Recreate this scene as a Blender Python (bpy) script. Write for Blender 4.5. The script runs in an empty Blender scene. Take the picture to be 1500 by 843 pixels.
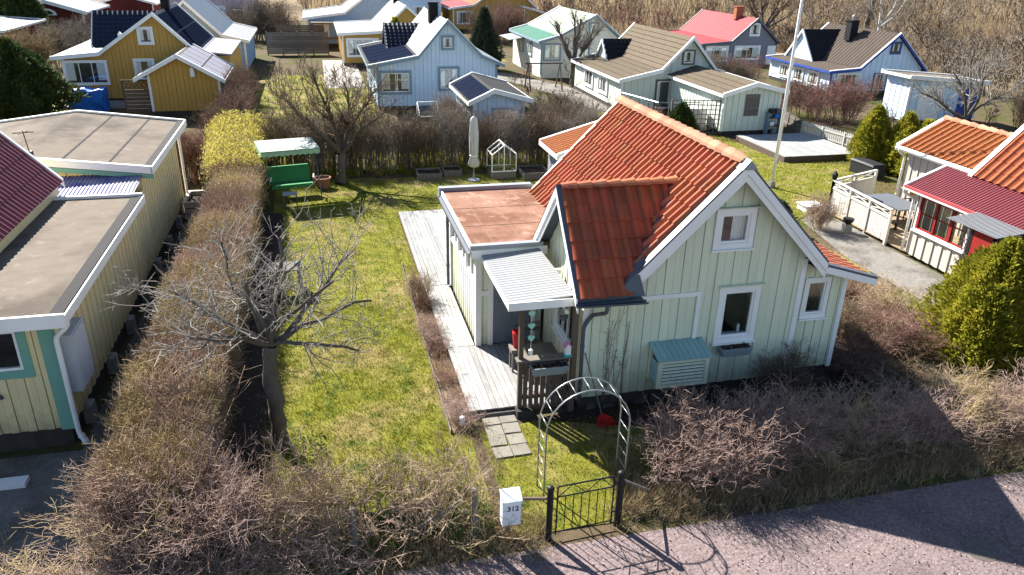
import bpy, math, random
import numpy as np
from mathutils import Vector, Matrix

# ------------------------------------------------------------------ camera, sky, sun, exposure
sc = bpy.context.scene
COL = sc.collection
cam_d = bpy.data.cameras.new('camera'); cam = bpy.data.objects.new('camera', cam_d); COL.objects.link(cam)
cam.location = (-4.5835, -12.3852, 8.5)
cam.rotation_euler = (1.1545, -0.02104, -0.2399)
cam_d.sensor_width = 36.0; cam_d.lens = 26.708
cam_d.clip_start = 0.1; cam_d.clip_end = 3000
sc.camera = cam
SUN_AZ, SUN_EL = math.radians(-28.0), math.radians(39.0)      # azimuth from +Y towards +X
w = bpy.data.worlds.new('World'); sc.world = w; w.use_nodes = True
nt = w.node_tree; nt.nodes.clear()
sky = nt.nodes.new('ShaderNodeTexSky'); sky.sky_type = 'NISHITA'; sky.sun_disc = False
sky.sun_elevation = SUN_EL; sky.sun_rotation = SUN_AZ; sky.air_density = 1.0; sky.dust_density = 0.4; sky.ozone_density = 2.0
bg = nt.nodes.new('ShaderNodeBackground'); bg.inputs[1].default_value = 0.055
wo = nt.nodes.new('ShaderNodeOutputWorld')
nt.links.new(sky.outputs[0], bg.inputs[0]); nt.links.new(bg.outputs[0], wo.inputs[0])
sd = bpy.data.lights.new('sun', 'SUN'); sd.energy = 5.0; sd.angle = math.radians(0.53); sd.color = (1.0, 0.95, 0.87)
sun = bpy.data.objects.new('sun', sd); COL.objects.link(sun)
tos = Vector((math.sin(SUN_AZ) * math.cos(SUN_EL), math.cos(SUN_AZ) * math.cos(SUN_EL), math.sin(SUN_EL)))
sun.rotation_euler = tos.to_track_quat('Z', 'Y').to_euler(); sun.location = (-20, 40, 40)
vs = sc.view_settings; vs.view_transform = 'Standard'; vs.look = 'None'; vs.exposure = 1.9; vs.gamma = 1.0
sc.cycles.use_denoising = True; sc.cycles.denoising_prefilter = 'NONE'
sc.cycles.max_bounces = 6; sc.cycles.diffuse_bounces = 3; sc.cycles.glossy_bounces = 3
sc.cycles.transparent_max_bounces = 12; sc.cycles.transmission_bounces = 4
sc.cycles.caustics_reflective = False; sc.cycles.caustics_refractive = False

# ------------------------------------------------------------------ materials
MAT = {}
def mat(name, col, rough=0.7, var=0.12, scale=2.5, objvar=0.0, bump=0.0, bscale=60.0, metal=0.0, spec=0.18,
        stretch=None, col2=None, f2=0.5, s2=1.2, col3=None, f3=0.6, s3=9.0, hue=0.0, transl=0.0, splash=None, gtex=0.0):
    """painted / weathered surface: base colour, broad noise in value, patches of col2 and col3, grain by stretch, per-object variation"""
    m = bpy.data.materials.new(name); m.use_nodes = True; MAT[name] = m
    t = m.node_tree; N = t.nodes; L = t.links
    b = N['Principled BSDF']; b.inputs['Roughness'].default_value = rough; b.inputs['Metallic'].default_value = metal
    b.inputs['Specular IOR Level'].default_value = spec
    geo = N.new('ShaderNodeNewGeometry'); pos = geo.outputs['Position']
    if stretch:
        mp = N.new('ShaderNodeMapping'); mp.inputs['Scale'].default_value = stretch; L.new(pos, mp.inputs[0]); spos = mp.outputs[0]
    else: spos = pos
    def noise(sc_, p, detail=4.0, ro=0.6):
        n = N.new('ShaderNodeTexNoise'); n.inputs['Scale'].default_value = sc_; n.inputs['Detail'].default_value = detail
        n.inputs['Roughness'].default_value = ro; L.new(p, n.inputs['Vector']); return n.outputs[0]
    def ramp(v, a, c):
        r = N.new('ShaderNodeMapRange'); r.inputs[1].default_value = a; r.inputs[2].default_value = c; L.new(v, r.inputs[0]); return r.outputs[0]
    rgb = N.new('ShaderNodeRGB'); rgb.outputs[0].default_value = (*col, 1); cur = rgb.outputs[0]
    def mixc(cur, fac, c):
        x = N.new('ShaderNodeMix'); x.data_type = 'RGBA'; L.new(fac, x.inputs[0]); L.new(cur, x.inputs[6]); x.inputs[7].default_value = (*c, 1); return x.outputs[2]
    if col2: cur = mixc(cur, ramp(noise(s2, pos), 0.62 - f2 * 0.3, 0.72 - f2 * 0.2), col2)
    if col3: cur = mixc(cur, ramp(noise(s3, spos, 6), 0.72 - f3 * 0.3, 0.8 - f3 * 0.2), col3)
    if splash:                                # dirt thrown up on the lowest boards, ragged upper edge
        sx = N.new('ShaderNodeSeparateXYZ'); L.new(pos, sx.inputs[0]); ns = noise(5.0, pos, 5)
        sa = N.new('ShaderNodeMath'); sa.operation = 'MULTIPLY_ADD'; L.new(ns, sa.inputs[0]); sa.inputs[1].default_value = -0.9; L.new(sx.outputs[2], sa.inputs[2])
        r_ = N.new('ShaderNodeMapRange'); r_.inputs[1].default_value = 0.42; r_.inputs[2].default_value = -0.1; r_.inputs[3].default_value = 0; r_.inputs[4].default_value = 0.6; L.new(sa.outputs[0], r_.inputs[0])
        cur = mixc(cur, r_.outputs[0], splash)
    hsv = N.new('ShaderNodeHueSaturation'); L.new(cur, hsv.inputs['Color'])
    nv = noise(scale, spos, 6)
    mr = N.new('ShaderNodeMapRange'); mr.inputs[1].default_value = 0.25; mr.inputs[2].default_value = 0.75
    mr.inputs[3].default_value = 1 - var; mr.inputs[4].default_value = 1 + var; L.new(nv, mr.inputs[0]); val = mr.outputs[0]
    if objvar or hue:
        oi = N.new('ShaderNodeObjectInfo')
        o2 = N.new('ShaderNodeMapRange'); o2.inputs[3].default_value = 1 - objvar; o2.inputs[4].default_value = 1 + objvar; L.new(oi.outputs['Random'], o2.inputs[0])
        mu = N.new('ShaderNodeMath'); mu.operation = 'MULTIPLY'; L.new(val, mu.inputs[0]); L.new(o2.outputs[0], mu.inputs[1]); val = mu.outputs[0]
        if hue:
            mo = N.new('ShaderNodeMath'); mo.operation = 'MULTIPLY'; mo.inputs[1].default_value = 7.31; L.new(oi.outputs['Random'], mo.inputs[0])
            fr = N.new('ShaderNodeMath'); fr.operation = 'FRACT'; L.new(mo.outputs[0], fr.inputs[0])
            hr = N.new('ShaderNodeMapRange'); hr.inputs[3].default_value = 0.5 - hue; hr.inputs[4].default_value = 0.5 + hue; L.new(fr.outputs[0], hr.inputs[0])
            L.new(hr.outputs[0], hsv.inputs['Hue'])
    L.new(val, hsv.inputs['Value']); L.new(hsv.outputs[0], b.inputs['Base Color'])
    if bump:
        bp = N.new('ShaderNodeBump'); bp.inputs['Strength'].default_value = bump; bp.inputs['Distance'].default_value = 0.02
        L.new(noise(bscale, spos, 3), bp.inputs['Height']); L.new(bp.outputs[0], b.inputs['Normal'])
    if transl:
        tr = N.new('ShaderNodeBsdfTranslucent'); L.new(hsv.outputs[0], tr.inputs[0])
        mx = N.new('ShaderNodeMixShader'); mx.inputs[0].default_value = transl
        L.new(b.outputs[0], mx.inputs[1]); L.new(tr.outputs[0], mx.inputs[2]); L.new(mx.outputs[0], N['Material Output'].inputs[0])
    return m
def glass(name, tint=(0.9, 0.95, 0.95), refl=1.0):
    m = bpy.data.materials.new(name); m.use_nodes = True; MAT[name] = m
    t = m.node_tree; N = t.nodes; L = t.links; N.remove(N['Principled BSDF'])
    g = N.new('ShaderNodeBsdfGlossy'); g.inputs['Roughness'].default_value = 0.02; tr = N.new('ShaderNodeBsdfTransparent'); tr.inputs[0].default_value = (*tint, 1)
    lw = N.new('ShaderNodeLayerWeight'); lw.inputs[0].default_value = 0.5            # thin pane: Schlick from the facing angle
    pw = N.new('ShaderNodeMath'); pw.operation = 'POWER'; pw.inputs[1].default_value = 5; L.new(lw.outputs['Facing'], pw.inputs[0])
    mu = N.new('ShaderNodeMath'); mu.operation = 'MULTIPLY_ADD'; mu.inputs[1].default_value = 0.9 * refl; mu.inputs[2].default_value = 0.12 * refl; L.new(pw.outputs[0], mu.inputs[0])
    mx = N.new('ShaderNodeMixShader'); L.new(mu.outputs[0], mx.inputs[0]); L.new(tr.outputs[0], mx.inputs[1]); L.new(g.outputs[0], mx.inputs[2])
    L.new(mx.outputs[0], N['Material Output'].inputs[0]); return m

mat('green_paint', (0.655, 0.69, 0.525), 0.6, 0.07, 1.5, objvar=0.05, col3=(0.40, 0.46, 0.32), f3=0.3, s3=3, stretch=(9, 9, 0.7), splash=(0.30, 0.33, 0.21))
mat('white_paint', (0.80, 0.80, 0.78), 0.5, 0.06, 2.0, col3=(0.55, 0.52, 0.46), f3=0.15, s3=5)
mat('roof_tile', (0.366, 0.128, 0.0712), 0.75, 0.14, 5, objvar=0.14, hue=0.008, col2=(0.27, 0.165, 0.10), f2=0.12, s2=5.0, col3=(0.153, 0.0412, 0.0206), f3=0.35, s3=6, spec=0.06)
mat('shade_moss_tile', (0.357, 0.085, 0.0425), 0.8, 0.14, 5, objvar=0.10, hue=0.006, col2=(0.255, 0.0723, 0.0425), f2=0.5, s2=2.5, col3=(0.17, 0.068, 0.0425), f3=0.2, s3=8, spec=0.06)  # mossy patches; base also darkened, shade of the slope put into the colour
mat('ridge_tile', (0.414, 0.207, 0.131), 0.75, 0.12, 6, objvar=0.28, col3=(0.428, 0.248, 0.179), f3=0.5, s3=7, spec=0.06)
mat('orange_tile', (0.264, 0.0892, 0.0369), 0.75, 0.15, 4, objvar=0.12, hue=0.01, col3=(0.148, 0.0474, 0.0263), f3=0.35, s3=5, spec=0.06)
mat('red_felt', (0.225, 0.128, 0.092), 0.95, 0.22, 3, col2=(0.15, 0.075, 0.05), f2=0.6, s2=0.8, col3=(0.27, 0.19, 0.15), f3=0.5, s3=3, bump=0.2, bscale=90, spec=0.06)
mat('pale_felt', (0.203, 0.114, 0.0754), 0.9, 0.1, 8)
mat('slate_metal', (0.055, 0.07, 0.095), 0.45, 0.12, 3, spec=0.5)
mat('grey_metal', (0.22, 0.25, 0.28), 0.45, 0.1, 3, spec=0.5)
mat('dark_pipe', (0.09, 0.10, 0.12), 0.4, 0.1, 5)
mat('white_sheet', (0.254, 0.26, 0.263), 0.4, 0.06, 4, col3=(0.176, 0.176, 0.169), f3=0.15, s3=3)
mat('deck_wood', (0.262, 0.262, 0.258), 0.9, 0.2, 4, objvar=0.16, stretch=(12, 0.7, 12), col3=(0.156, 0.155, 0.147), f3=0.45, s3=3, col2=(0.313, 0.311, 0.304), f2=0.4, s2=2, spec=0.06)
mat('brown_wood', (0.115, 0.085, 0.065), 0.8, 0.2, 4, objvar=0.2, stretch=(10, 10, 0.8), col3=(0.06, 0.045, 0.035), f3=0.4, s3=4)
mat('grey_wood', (0.15, 0.135, 0.116), 0.9, 0.2, 4, objvar=0.2, stretch=(8, 8, 1), col3=(0.0825, 0.0713, 0.06), f3=0.4, s3=5)
mat('door_paint', (0.17, 0.20, 0.235), 0.5, 0.06, 3)
mat('teal_paint', (0.25, 0.395, 0.385), 0.6, 0.1, 3, objvar=0.06, col3=(0.06, 0.09, 0.09), f3=0.2, s3=6)
mat('pale_green', (0.64, 0.66, 0.50), 0.6, 0.07, 3, col3=(0.3, 0.36, 0.28), f3=0.15, s3=5)
mat('plinth', (0.05, 0.045, 0.04), 0.9, 0.3, 4)
mat('steel', (0.30, 0.31, 0.32), 0.35, 0.12, 10, metal=0.6)
mat('black_iron', (0.016, 0.016, 0.018), 0.5, 0.2, 12)
mat('mail_white', (0.70, 0.74, 0.80), 0.4, 0.05, 5)
mat('black_ink', (0.01, 0.01, 0.01), 0.6, 0.0)
mat('cream_paint', (0.72, 0.605, 0.34), 0.6, 0.07, 2, objvar=0.05, stretch=(6, 6, 0.6), col3=(0.5, 0.4, 0.2), f3=0.15, s3=4, splash=(0.3, 0.24, 0.14))
mat('mint_trim', (0.17, 0.36, 0.29), 0.55, 0.08, 2)
mat('red_metal', (0.15, 0.018, 0.018), 0.42, 0.12, 2, spec=0.5)
mat('crimson_metal', (0.137, 0.0184, 0.0237), 0.45, 0.12, 2, spec=0.5)
mat('grey_felt', (0.15, 0.127, 0.104), 0.95, 0.14, 2.5, col2=(0.0859, 0.073, 0.0607), f2=0.5, s2=0.4, col3=(0.192, 0.172, 0.151), f3=0.4, s3=3, bump=0.15, bscale=120, spec=0.06)
mat('felt_shade_black', (0.013, 0.013, 0.015), 0.85, 0.2, 3)  # black felt, deepened so edge strips carry the upstand's shade in their colour
mat('violet_plastic', (0.112, 0.112, 0.294), 0.4, 0.15, 2, col2=(0.238, 0.231, 0.315), f2=0.6, s2=1.2)
mat('cabinet_grey', (0.50, 0.52, 0.56), 0.4, 0.04, 3)
mat('ochre_paint', (0.50, 0.29, 0.07), 0.65, 0.08, 2, stretch=(5, 5, 0.6))
mat('navy_tile', (0.012, 0.018, 0.038), 0.6, 0.2, 3, spec=0.15)
mat('solar', (0.010, 0.014, 0.028), 0.6, 0.1, 2, spec=0.0)
mat('sky_paint', (0.30, 0.43, 0.60), 0.6, 0.06, 2)
mat('iceblue_paint', (0.56, 0.68, 0.80), 0.6, 0.06, 2, col3=(0.5, 0.58, 0.66), f3=0.2, s3=3)
mat('bluegrey_trim', (0.20, 0.28, 0.34), 0.6, 0.08, 2)
mat('pale_roof', (0.231, 0.236, 0.241), 0.6, 0.08, 3)
mat('brown_tile', (0.116, 0.0935, 0.066), 0.85, 0.2, 6, col3=(0.066, 0.055, 0.0413), f3=0.4, s3=4, spec=0.06)
mat('ivory_paint', (0.60, 0.66, 0.58), 0.65, 0.06, 2)
mat('stucco', (0.64, 0.62, 0.55), 0.85, 0.07, 2)
mat('green_roof', (0.055, 0.143, 0.105), 0.6, 0.1, 2, spec=0.06)
mat('worn_roof', (0.3, 0.33, 0.276), 0.8, 0.12, 3, col2=(0.198, 0.252, 0.18), f2=0.5, s2=0.8, spec=0.06)
mat('slate_wall', (0.20, 0.20, 0.24), 0.8, 0.06, 2)
mat('rose_roof', (0.267, 0.0522, 0.058), 0.6, 0.1, 1.5, spec=0.06)
mat('brick', (0.30, 0.11, 0.06), 0.85, 0.15, 8)
mat('blue_trim', (0.03, 0.07, 0.30), 0.5, 0.1, 3)
mat('brown_sheet', (0.0735, 0.0588, 0.049), 0.85, 0.15, 2, spec=0.06)
mat('falu_red', (0.11, 0.022, 0.018), 0.8, 0.1, 2)
mat('pink_paint', (0.55, 0.42, 0.46), 0.7, 0.06, 2)
mat('rail_white', (0.449, 0.436, 0.396), 0.6, 0.08, 2, objvar=0.05)
mat('cream_board', (0.462, 0.422, 0.37), 0.6, 0.07, 2, objvar=0.04)
mat('red_frame', (0.24, 0.02, 0.018), 0.5, 0.08, 3)
mat('tarp', (0.02, 0.14, 0.55), 0.4, 0.2, 4)
mat('curtain', (0.75, 0.74, 0.70), 0.9, 0.15, 12, stretch=(20, 20, 0.5))
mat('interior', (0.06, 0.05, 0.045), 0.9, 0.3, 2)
mat('dark_glass', (0.012, 0.014, 0.016), 0.05, 0.3, 1.0, spec=0.9)
mat('swing_green', (0.03, 0.19, 0.065), 0.7, 0.1, 3)
mat('awning_pale', (0.42, 0.462, 0.406), 0.7, 0.1, 3, col3=(0.196, 0.266, 0.294), f3=0.25, s3=3)
mat('awning_green', (0.25, 0.42, 0.27), 0.7, 0.1, 3)
mat('canvas', (0.504, 0.49, 0.462), 0.9, 0.08, 6)
mat('red_plastic', (0.42, 0.01, 0.012), 0.35, 0.1, 5)
mat('pink_wood', (0.60, 0.22, 0.42), 0.6, 0.08, 6)
mat('turquoise', (0.03, 0.42, 0.45), 0.5, 0.08, 6)
mat('mint_enamel', (0.30, 0.62, 0.50), 0.35, 0.08, 6)
mat('soil', (0.0315, 0.0224, 0.0168), 0.95, 0.35, 12, bump=0.6, bscale=40)
mat('terracotta', (0.262, 0.112, 0.0675), 0.8, 0.15, 6)
mat('stone_slab', (0.176, 0.163, 0.14), 0.9, 0.14, 5, objvar=0.12, col3=(0.13, 0.137, 0.078), f3=0.35, s3=5)
mat('concrete', (0.252, 0.24, 0.222), 0.9, 0.12, 4)
mat('wicker_dark', (0.035, 0.037, 0.042), 0.6, 0.2, 20)
mat('table_grey', (0.10, 0.11, 0.125), 0.5, 0.1, 5)
mat('plastic_black', (0.022, 0.023, 0.026), 0.5, 0.15, 4)
mat('plastic_white', (0.75, 0.76, 0.77), 0.4, 0.05, 3)
mat('lamp_glow', (0.65, 0.33, 0.05), 0.4, 0.1, 5)
glass('window_glass'); glass('clear_glass', (0.93, 0.97, 0.95), 0.8)

# vegetation and ground
mat('bark', (0.105, 0.0899, 0.0744), 0.9, 0.3, 9, stretch=(1, 1, 0.35), col3=(0.136, 0.13, 0.118), f3=0.4, s3=10, bump=0.7, bscale=30, spec=0.06)
mat('bark_twig', (0.257, 0.234, 0.205), 0.85, 0.25, 8, col3=(0.311, 0.286, 0.265), f3=0.4, s3=6, spec=0.06)
mat('hedge_twig', (0.343, 0.249, 0.195), 0.85, 0.3, 5, objvar=0.1, col2=(0.338, 0.264, 0.141), f2=0.6, s2=0.9, col3=(0.188, 0.118, 0.104), f3=0.4, s3=9, spec=0.06)
mat('pale_twig', (0.331, 0.236, 0.199), 0.85, 0.28, 6, objvar=0.1, col3=(0.222, 0.129, 0.115), f3=0.5, s3=8, spec=0.06)
mat('brown_twig', (0.144, 0.104, 0.072), 0.85, 0.3, 6, objvar=0.12, col3=(0.144, 0.115, 0.072), f3=0.4, s3=5, spec=0.06)
mat('red_twig', (0.192, 0.109, 0.0892), 0.85, 0.28, 6, objvar=0.12, col3=(0.145, 0.112, 0.0792), f3=0.5, s3=5, spec=0.06)
mat('grey_twig', (0.186, 0.161, 0.134), 0.85, 0.3, 6, objvar=0.12, col3=(0.22, 0.2, 0.173), f3=0.4, s3=6, spec=0.06)
mat('dead_leaf', (0.187, 0.127, 0.066), 0.8, 0.3, 9, col3=(0.088, 0.0495, 0.033), f3=0.5, s3=12, transl=0.25, spec=0.06)
mat('spring_leaf', (0.52, 0.465, 0.0929), 0.6, 0.3, 6, col3=(0.186, 0.224, 0.0372), f3=0.5, s3=5, transl=0.3)
mat('green_leaf', (0.06, 0.1, 0.02), 0.6, 0.3, 6, transl=0.25)
mat('thuja_leaf', (0.24, 0.24, 0.0251), 0.65, 0.35, 3, objvar=0.08, col2=(0.342, 0.302, 0.0342), f2=0.5, s2=1.6, col3=(0.114, 0.143, 0.0205), f3=0.4, s3=5, transl=0.35, spec=0.06)
mat('yew_leaf', (0.051, 0.0816, 0.0255), 0.7, 0.35, 2.5, col2=(0.102, 0.102, 0.0238), f2=0.4, s2=1.0, transl=0.12, spec=0.06)
mat('juniper_leaf', (0.05, 0.065, 0.04), 0.7, 0.35, 3, col3=(0.09, 0.10, 0.05), f3=0.4, s3=5, transl=0.12)
mat('grass_blade', (0.19, 0.20, 0.022), 0.7, 0.4, 2.2, col2=(0.25, 0.22, 0.055), f2=0.28, s2=0.55, col3=(0.085, 0.125, 0.014), f3=0.6, s3=2.6, transl=0.35, spec=0.06)
mat('straw', (0.288, 0.221, 0.131), 0.8, 0.3, 4, col3=(0.138, 0.0906, 0.0469), f3=0.5, s3=6, transl=0.2, spec=0.06)
mat('reed', (0.275, 0.211, 0.132), 0.8, 0.25, 0.5, col2=(0.211, 0.147, 0.0898), f2=0.5, s2=0.08, col3=(0.306, 0.249, 0.169), f3=0.5, s3=0.6, transl=0.45, spec=0.06)
mat('lawn', (0.14, 0.14, 0.02), 0.9, 0.35, 3, col2=(0.20, 0.16, 0.065), f2=0.5, s2=0.55, col3=(0.065, 0.09, 0.014), f3=0.6, s3=2.6, bump=0.8, bscale=60, spec=0.06)
mat('earth', (0.088, 0.066, 0.0413), 0.95, 0.3, 6, col2=(0.055, 0.0633, 0.0165), f2=0.55, s2=0.5, col3=(0.105, 0.0798, 0.0495), f3=0.5, s3=5, bump=0.8, bscale=30, spec=0.06)
mat('marsh', (0.177, 0.133, 0.0832), 0.95, 0.25, 0.4, col2=(0.0884, 0.0624, 0.039), f2=0.55, s2=0.06, col3=(0.172, 0.13, 0.078), f3=0.5, s3=0.8, spec=0.06)
mat('road_gravel', (0.165, 0.127, 0.125), 0.95, 0.45, 16, col2=(0.125, 0.098, 0.095), f2=0.5, s2=0.7, col3=(0.29, 0.235, 0.23), f3=0.4, s3=22, bump=1.0, bscale=22, spec=0.06)
mat('yard_gravel', (0.187, 0.176, 0.16), 0.95, 0.25, 9, col2=(0.117, 0.109, 0.0936), f2=0.5, s2=0.9, col3=(0.281, 0.265, 0.25), f3=0.5, s3=50, bump=0.9, bscale=70, spec=0.06)
mat('perennial', (0.347, 0.223, 0.165), 0.8, 0.3, 6, col3=(0.413, 0.314, 0.198), f3=0.5, s3=5, transl=0.2)
mat('dry_bed', (0.26, 0.195, 0.137), 0.95, 0.3, 8, col2=(0.169, 0.169, 0.039), f2=0.5, s2=1.5, col3=(0.351, 0.273, 0.195), f3=0.4, s3=9, bump=0.8, bscale=40, spec=0.06)
mat('dark_stone', (0.075, 0.068, 0.06), 0.9, 0.3, 6)
mat('rust_iron', (0.10, 0.085, 0.075), 0.7, 0.25, 9)
mat('scrub_twig', (0.257, 0.215, 0.168), 0.85, 0.3, 0.8, col2=(0.194, 0.137, 0.1), f2=0.5, s2=0.12, transl=0.25, spec=0.06)
mat('pebble', (0.228, 0.184, 0.177), 0.9, 0.35, 30)

# ------------------------------------------------------------------ mesh helpers
ROOT = {}                                   # object -> world location of its thing
def link(o): COL.objects.link(o); return o
def tag(o, label, cat=None, group=None, kind=None):
    if label: o['label'] = label
    if cat: o['category'] = cat
    if group: o['group'] = group
    if kind: o['kind'] = kind
    return o
def thing(name, label, cat, loc=(0, 0, 0), group=None):
    o = link(bpy.data.objects.new(name, None)); o.empty_display_size = 0.2
    o.location = loc; ROOT[o.name] = Vector(loc)
    return tag(o, label, cat, group)
def rootloc(o):
    while o is not None and o.name not in ROOT: o = o.parent
    return ROOT[o.name] if o is not None else Vector((0, 0, 0))
class MB:
    def __init__(s): s.v = []; s.f = []; s.m = []
    def add(s, vs, fs, mi=0):
        b = len(s.v); s.v.extend(tuple(p) for p in vs); s.f.extend(tuple(i + b for i in f) for f in fs); s.m.extend([mi] * len(fs)); return s
    def hexa(s, p, mi=0):                    # bottom 4 (ccw from above), top 4
        return s.add(p, [(3, 2, 1, 0), (4, 5, 6, 7), (0, 1, 5, 4), (1, 2, 6, 5), (2, 3, 7, 6), (3, 0, 4, 7)], mi)
    def box(s, x0, x1, y0, y1, z0, z1, mi=0):
        return s.hexa([(x0, y0, z0), (x1, y0, z0), (x1, y1, z0), (x0, y1, z0), (x0, y0, z1), (x1, y0, z1), (x1, y1, z1), (x0, y1, z1)], mi)
    def ext(s, pts, vec, mi=0):              # polygon extruded along vec
        n = len(pts); v = [Vector(p) for p in pts]; vec = Vector(vec)
        return s.add(v + [p + vec for p in v], [tuple(range(n - 1, -1, -1)), tuple(range(n, 2 * n))] + [(i, (i + 1) % n, n + (i + 1) % n, n + i) for i in range(n)], mi)
    def wall(s, o, u, pts, d0, d1, mi=0):    # polygon (along, up) on a vertical plane, depth d0..d1 outward
        n = Vector((u[1], -u[0], 0)); o = Vector(o); U = Vector((u[0], u[1], 0))
        P = [o + U * a + Vector((0, 0, b)) + n * d0 for a, b in pts]
        return s.ext(P, n * (d1 - d0), mi)
    def beam(s, a, b, wd, ht, mi=0, up=(0, 0, 1)):
        a = Vector(a); b = Vector(b); d = (b - a).normalized(); up = Vector(up)
        sx = d.cross(up)
        if sx.length < 1e-4: sx = d.cross(Vector((1, 0, 0)))
        sx.normalize(); uz = sx.cross(d).normalized(); x = sx * wd / 2; z = uz * ht / 2
        return s.hexa([a - x - z, a + x - z, b + x - z, b - x - z, a - x + z, a + x + z, b + x + z, b - x + z], mi)
    def tube(s, pts, r, n=8, mi=0, cap=True):
        P = [Vector(p) for p in pts]; k = len(P); r = r if isinstance(r, (list, tuple)) else [r] * k
        ref = Vector((0.31, 0.17, 0.93)); vs = []
        prev = None
        for i in range(k):
            t = (P[min(i + 1, k - 1)] - P[max(i - 1, 0)]).normalized()
            a = (prev - t * prev.dot(t)) if prev is not None else t.cross(ref)
            if a.length < 1e-5: a = t.cross(Vector((1, 0, 0)))
            a.normalize(); prev = a; c = t.cross(a)
            vs += [P[i] + (a * math.cos(2 * math.pi * j / n) + c * math.sin(2 * math.pi * j / n)) * r[i] for j in range(n)]
        fs = [(i * n + j, i * n + (j + 1) % n, (i + 1) * n + (j + 1) % n, (i + 1) * n + j) for i in range(k - 1) for j in range(n)]
        if cap: fs += [tuple(range(n - 1, -1, -1)), tuple(range((k - 1) * n, k * n))]
        return s.add(vs, fs, mi)
    def lathe(s, prof, c, n=16, mi=0, fn=None):
        vs = []
        for r, z in prof:
            for j in range(n):
                a = 2 * math.pi * j / n; rr = r * (fn(a, z) if fn else 1)
                vs.append((c[0] + rr * math.cos(a), c[1] + rr * math.sin(a), c[2] + z))
        k = len(prof)
        fs = [(i * n + j, i * n + (j + 1) % n, (i + 1) * n + (j + 1) % n, (i + 1) * n + j) for i in range(k - 1) for j in range(n)]
        fs += [tuple(range(n - 1, -1, -1)), tuple(range((k - 1) * n, k * n))]
        return s.add(vs, fs, mi)
    def mesh(s, name, mats, off=Vector((0, 0, 0)), smooth=False):
        me = bpy.data.meshes.new(name); me.from_pydata([(a - off[0], b - off[1], c - off[2]) for a, b, c in s.v], [], s.f)
        for m_ in (mats if isinstance(mats, (list, tuple)) else [mats]): me.materials.append(MAT[m_])
        if any(s.m): me.polygons.foreach_set('material_index', s.m)
        if smooth: me.polygons.foreach_set('use_smooth', [True] * len(s.f))
        me.update(); return me
    def part(s, name, mats, parent, smooth=False, label=None, kind=None):
        o = link(bpy.data.objects.new(name, s.mesh(name, mats, rootloc(parent), smooth))); o.parent = parent
        return tag(o, label, None, None, kind)
    def solo(s, name, mats, label, cat, loc=(0, 0, 0), group=None, smooth=False, kind=None):
        o = link(bpy.data.objects.new(name, s.mesh(name, mats, Vector(loc), smooth))); o.location = loc
        return tag(o, label, cat, group, kind)
def copies(name, me, parent, places):        # shared mesh; places: (loc, rot) relative to the parent
    for loc, rot in places:
        o = link(bpy.data.objects.new(name, me)); o.parent = parent; o.location = loc; o.rotation_euler = rot
def np_mesh(name, blocks, mats, smooth=False):
    """blocks: (V[n,3], quads[m,4], material index)"""
    V = np.concatenate([b[0] for b in blocks]); off = np.cumsum([0] + [len(b[0]) for b in blocks])
    F = np.concatenate([b[1] + off[i] for i, b in enumerate(blocks)]); mi = np.concatenate([np.full(len(b[1]), b[2]) for b in blocks])
    me = bpy.data.meshes.new(name); nv, nf = len(V), len(F)
    me.vertices.add(nv); me.vertices.foreach_set('co', V.astype(np.float32).ravel())
    me.loops.add(nf * 4); me.loops.foreach_set('vertex_index', F.astype(np.int32).ravel())
    me.polygons.add(nf); me.polygons.foreach_set('loop_start', np.arange(0, nf * 4, 4, dtype=np.int32))
    me.polygons.foreach_set('loop_total', np.full(nf, 4, dtype=np.int32))
    for m_ in (mats if isinstance(mats, (list, tuple)) else [mats]): me.materials.append(MAT[m_])
    me.polygons.foreach_set('material_index', mi.astype(np.int32))
    if smooth: me.polygons.foreach_set('use_smooth', np.ones(nf, dtype=bool))
    me.update(calc_edges=True); me.validate(); return me
def obj(name, me, parent=None, loc=(0, 0, 0), rot=(0, 0, 0), scale=(1, 1, 1)):
    o = link(bpy.data.objects.new(name, me)); o.parent = parent; o.location = loc; o.rotation_euler = rot; o.scale = scale; return o

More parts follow.
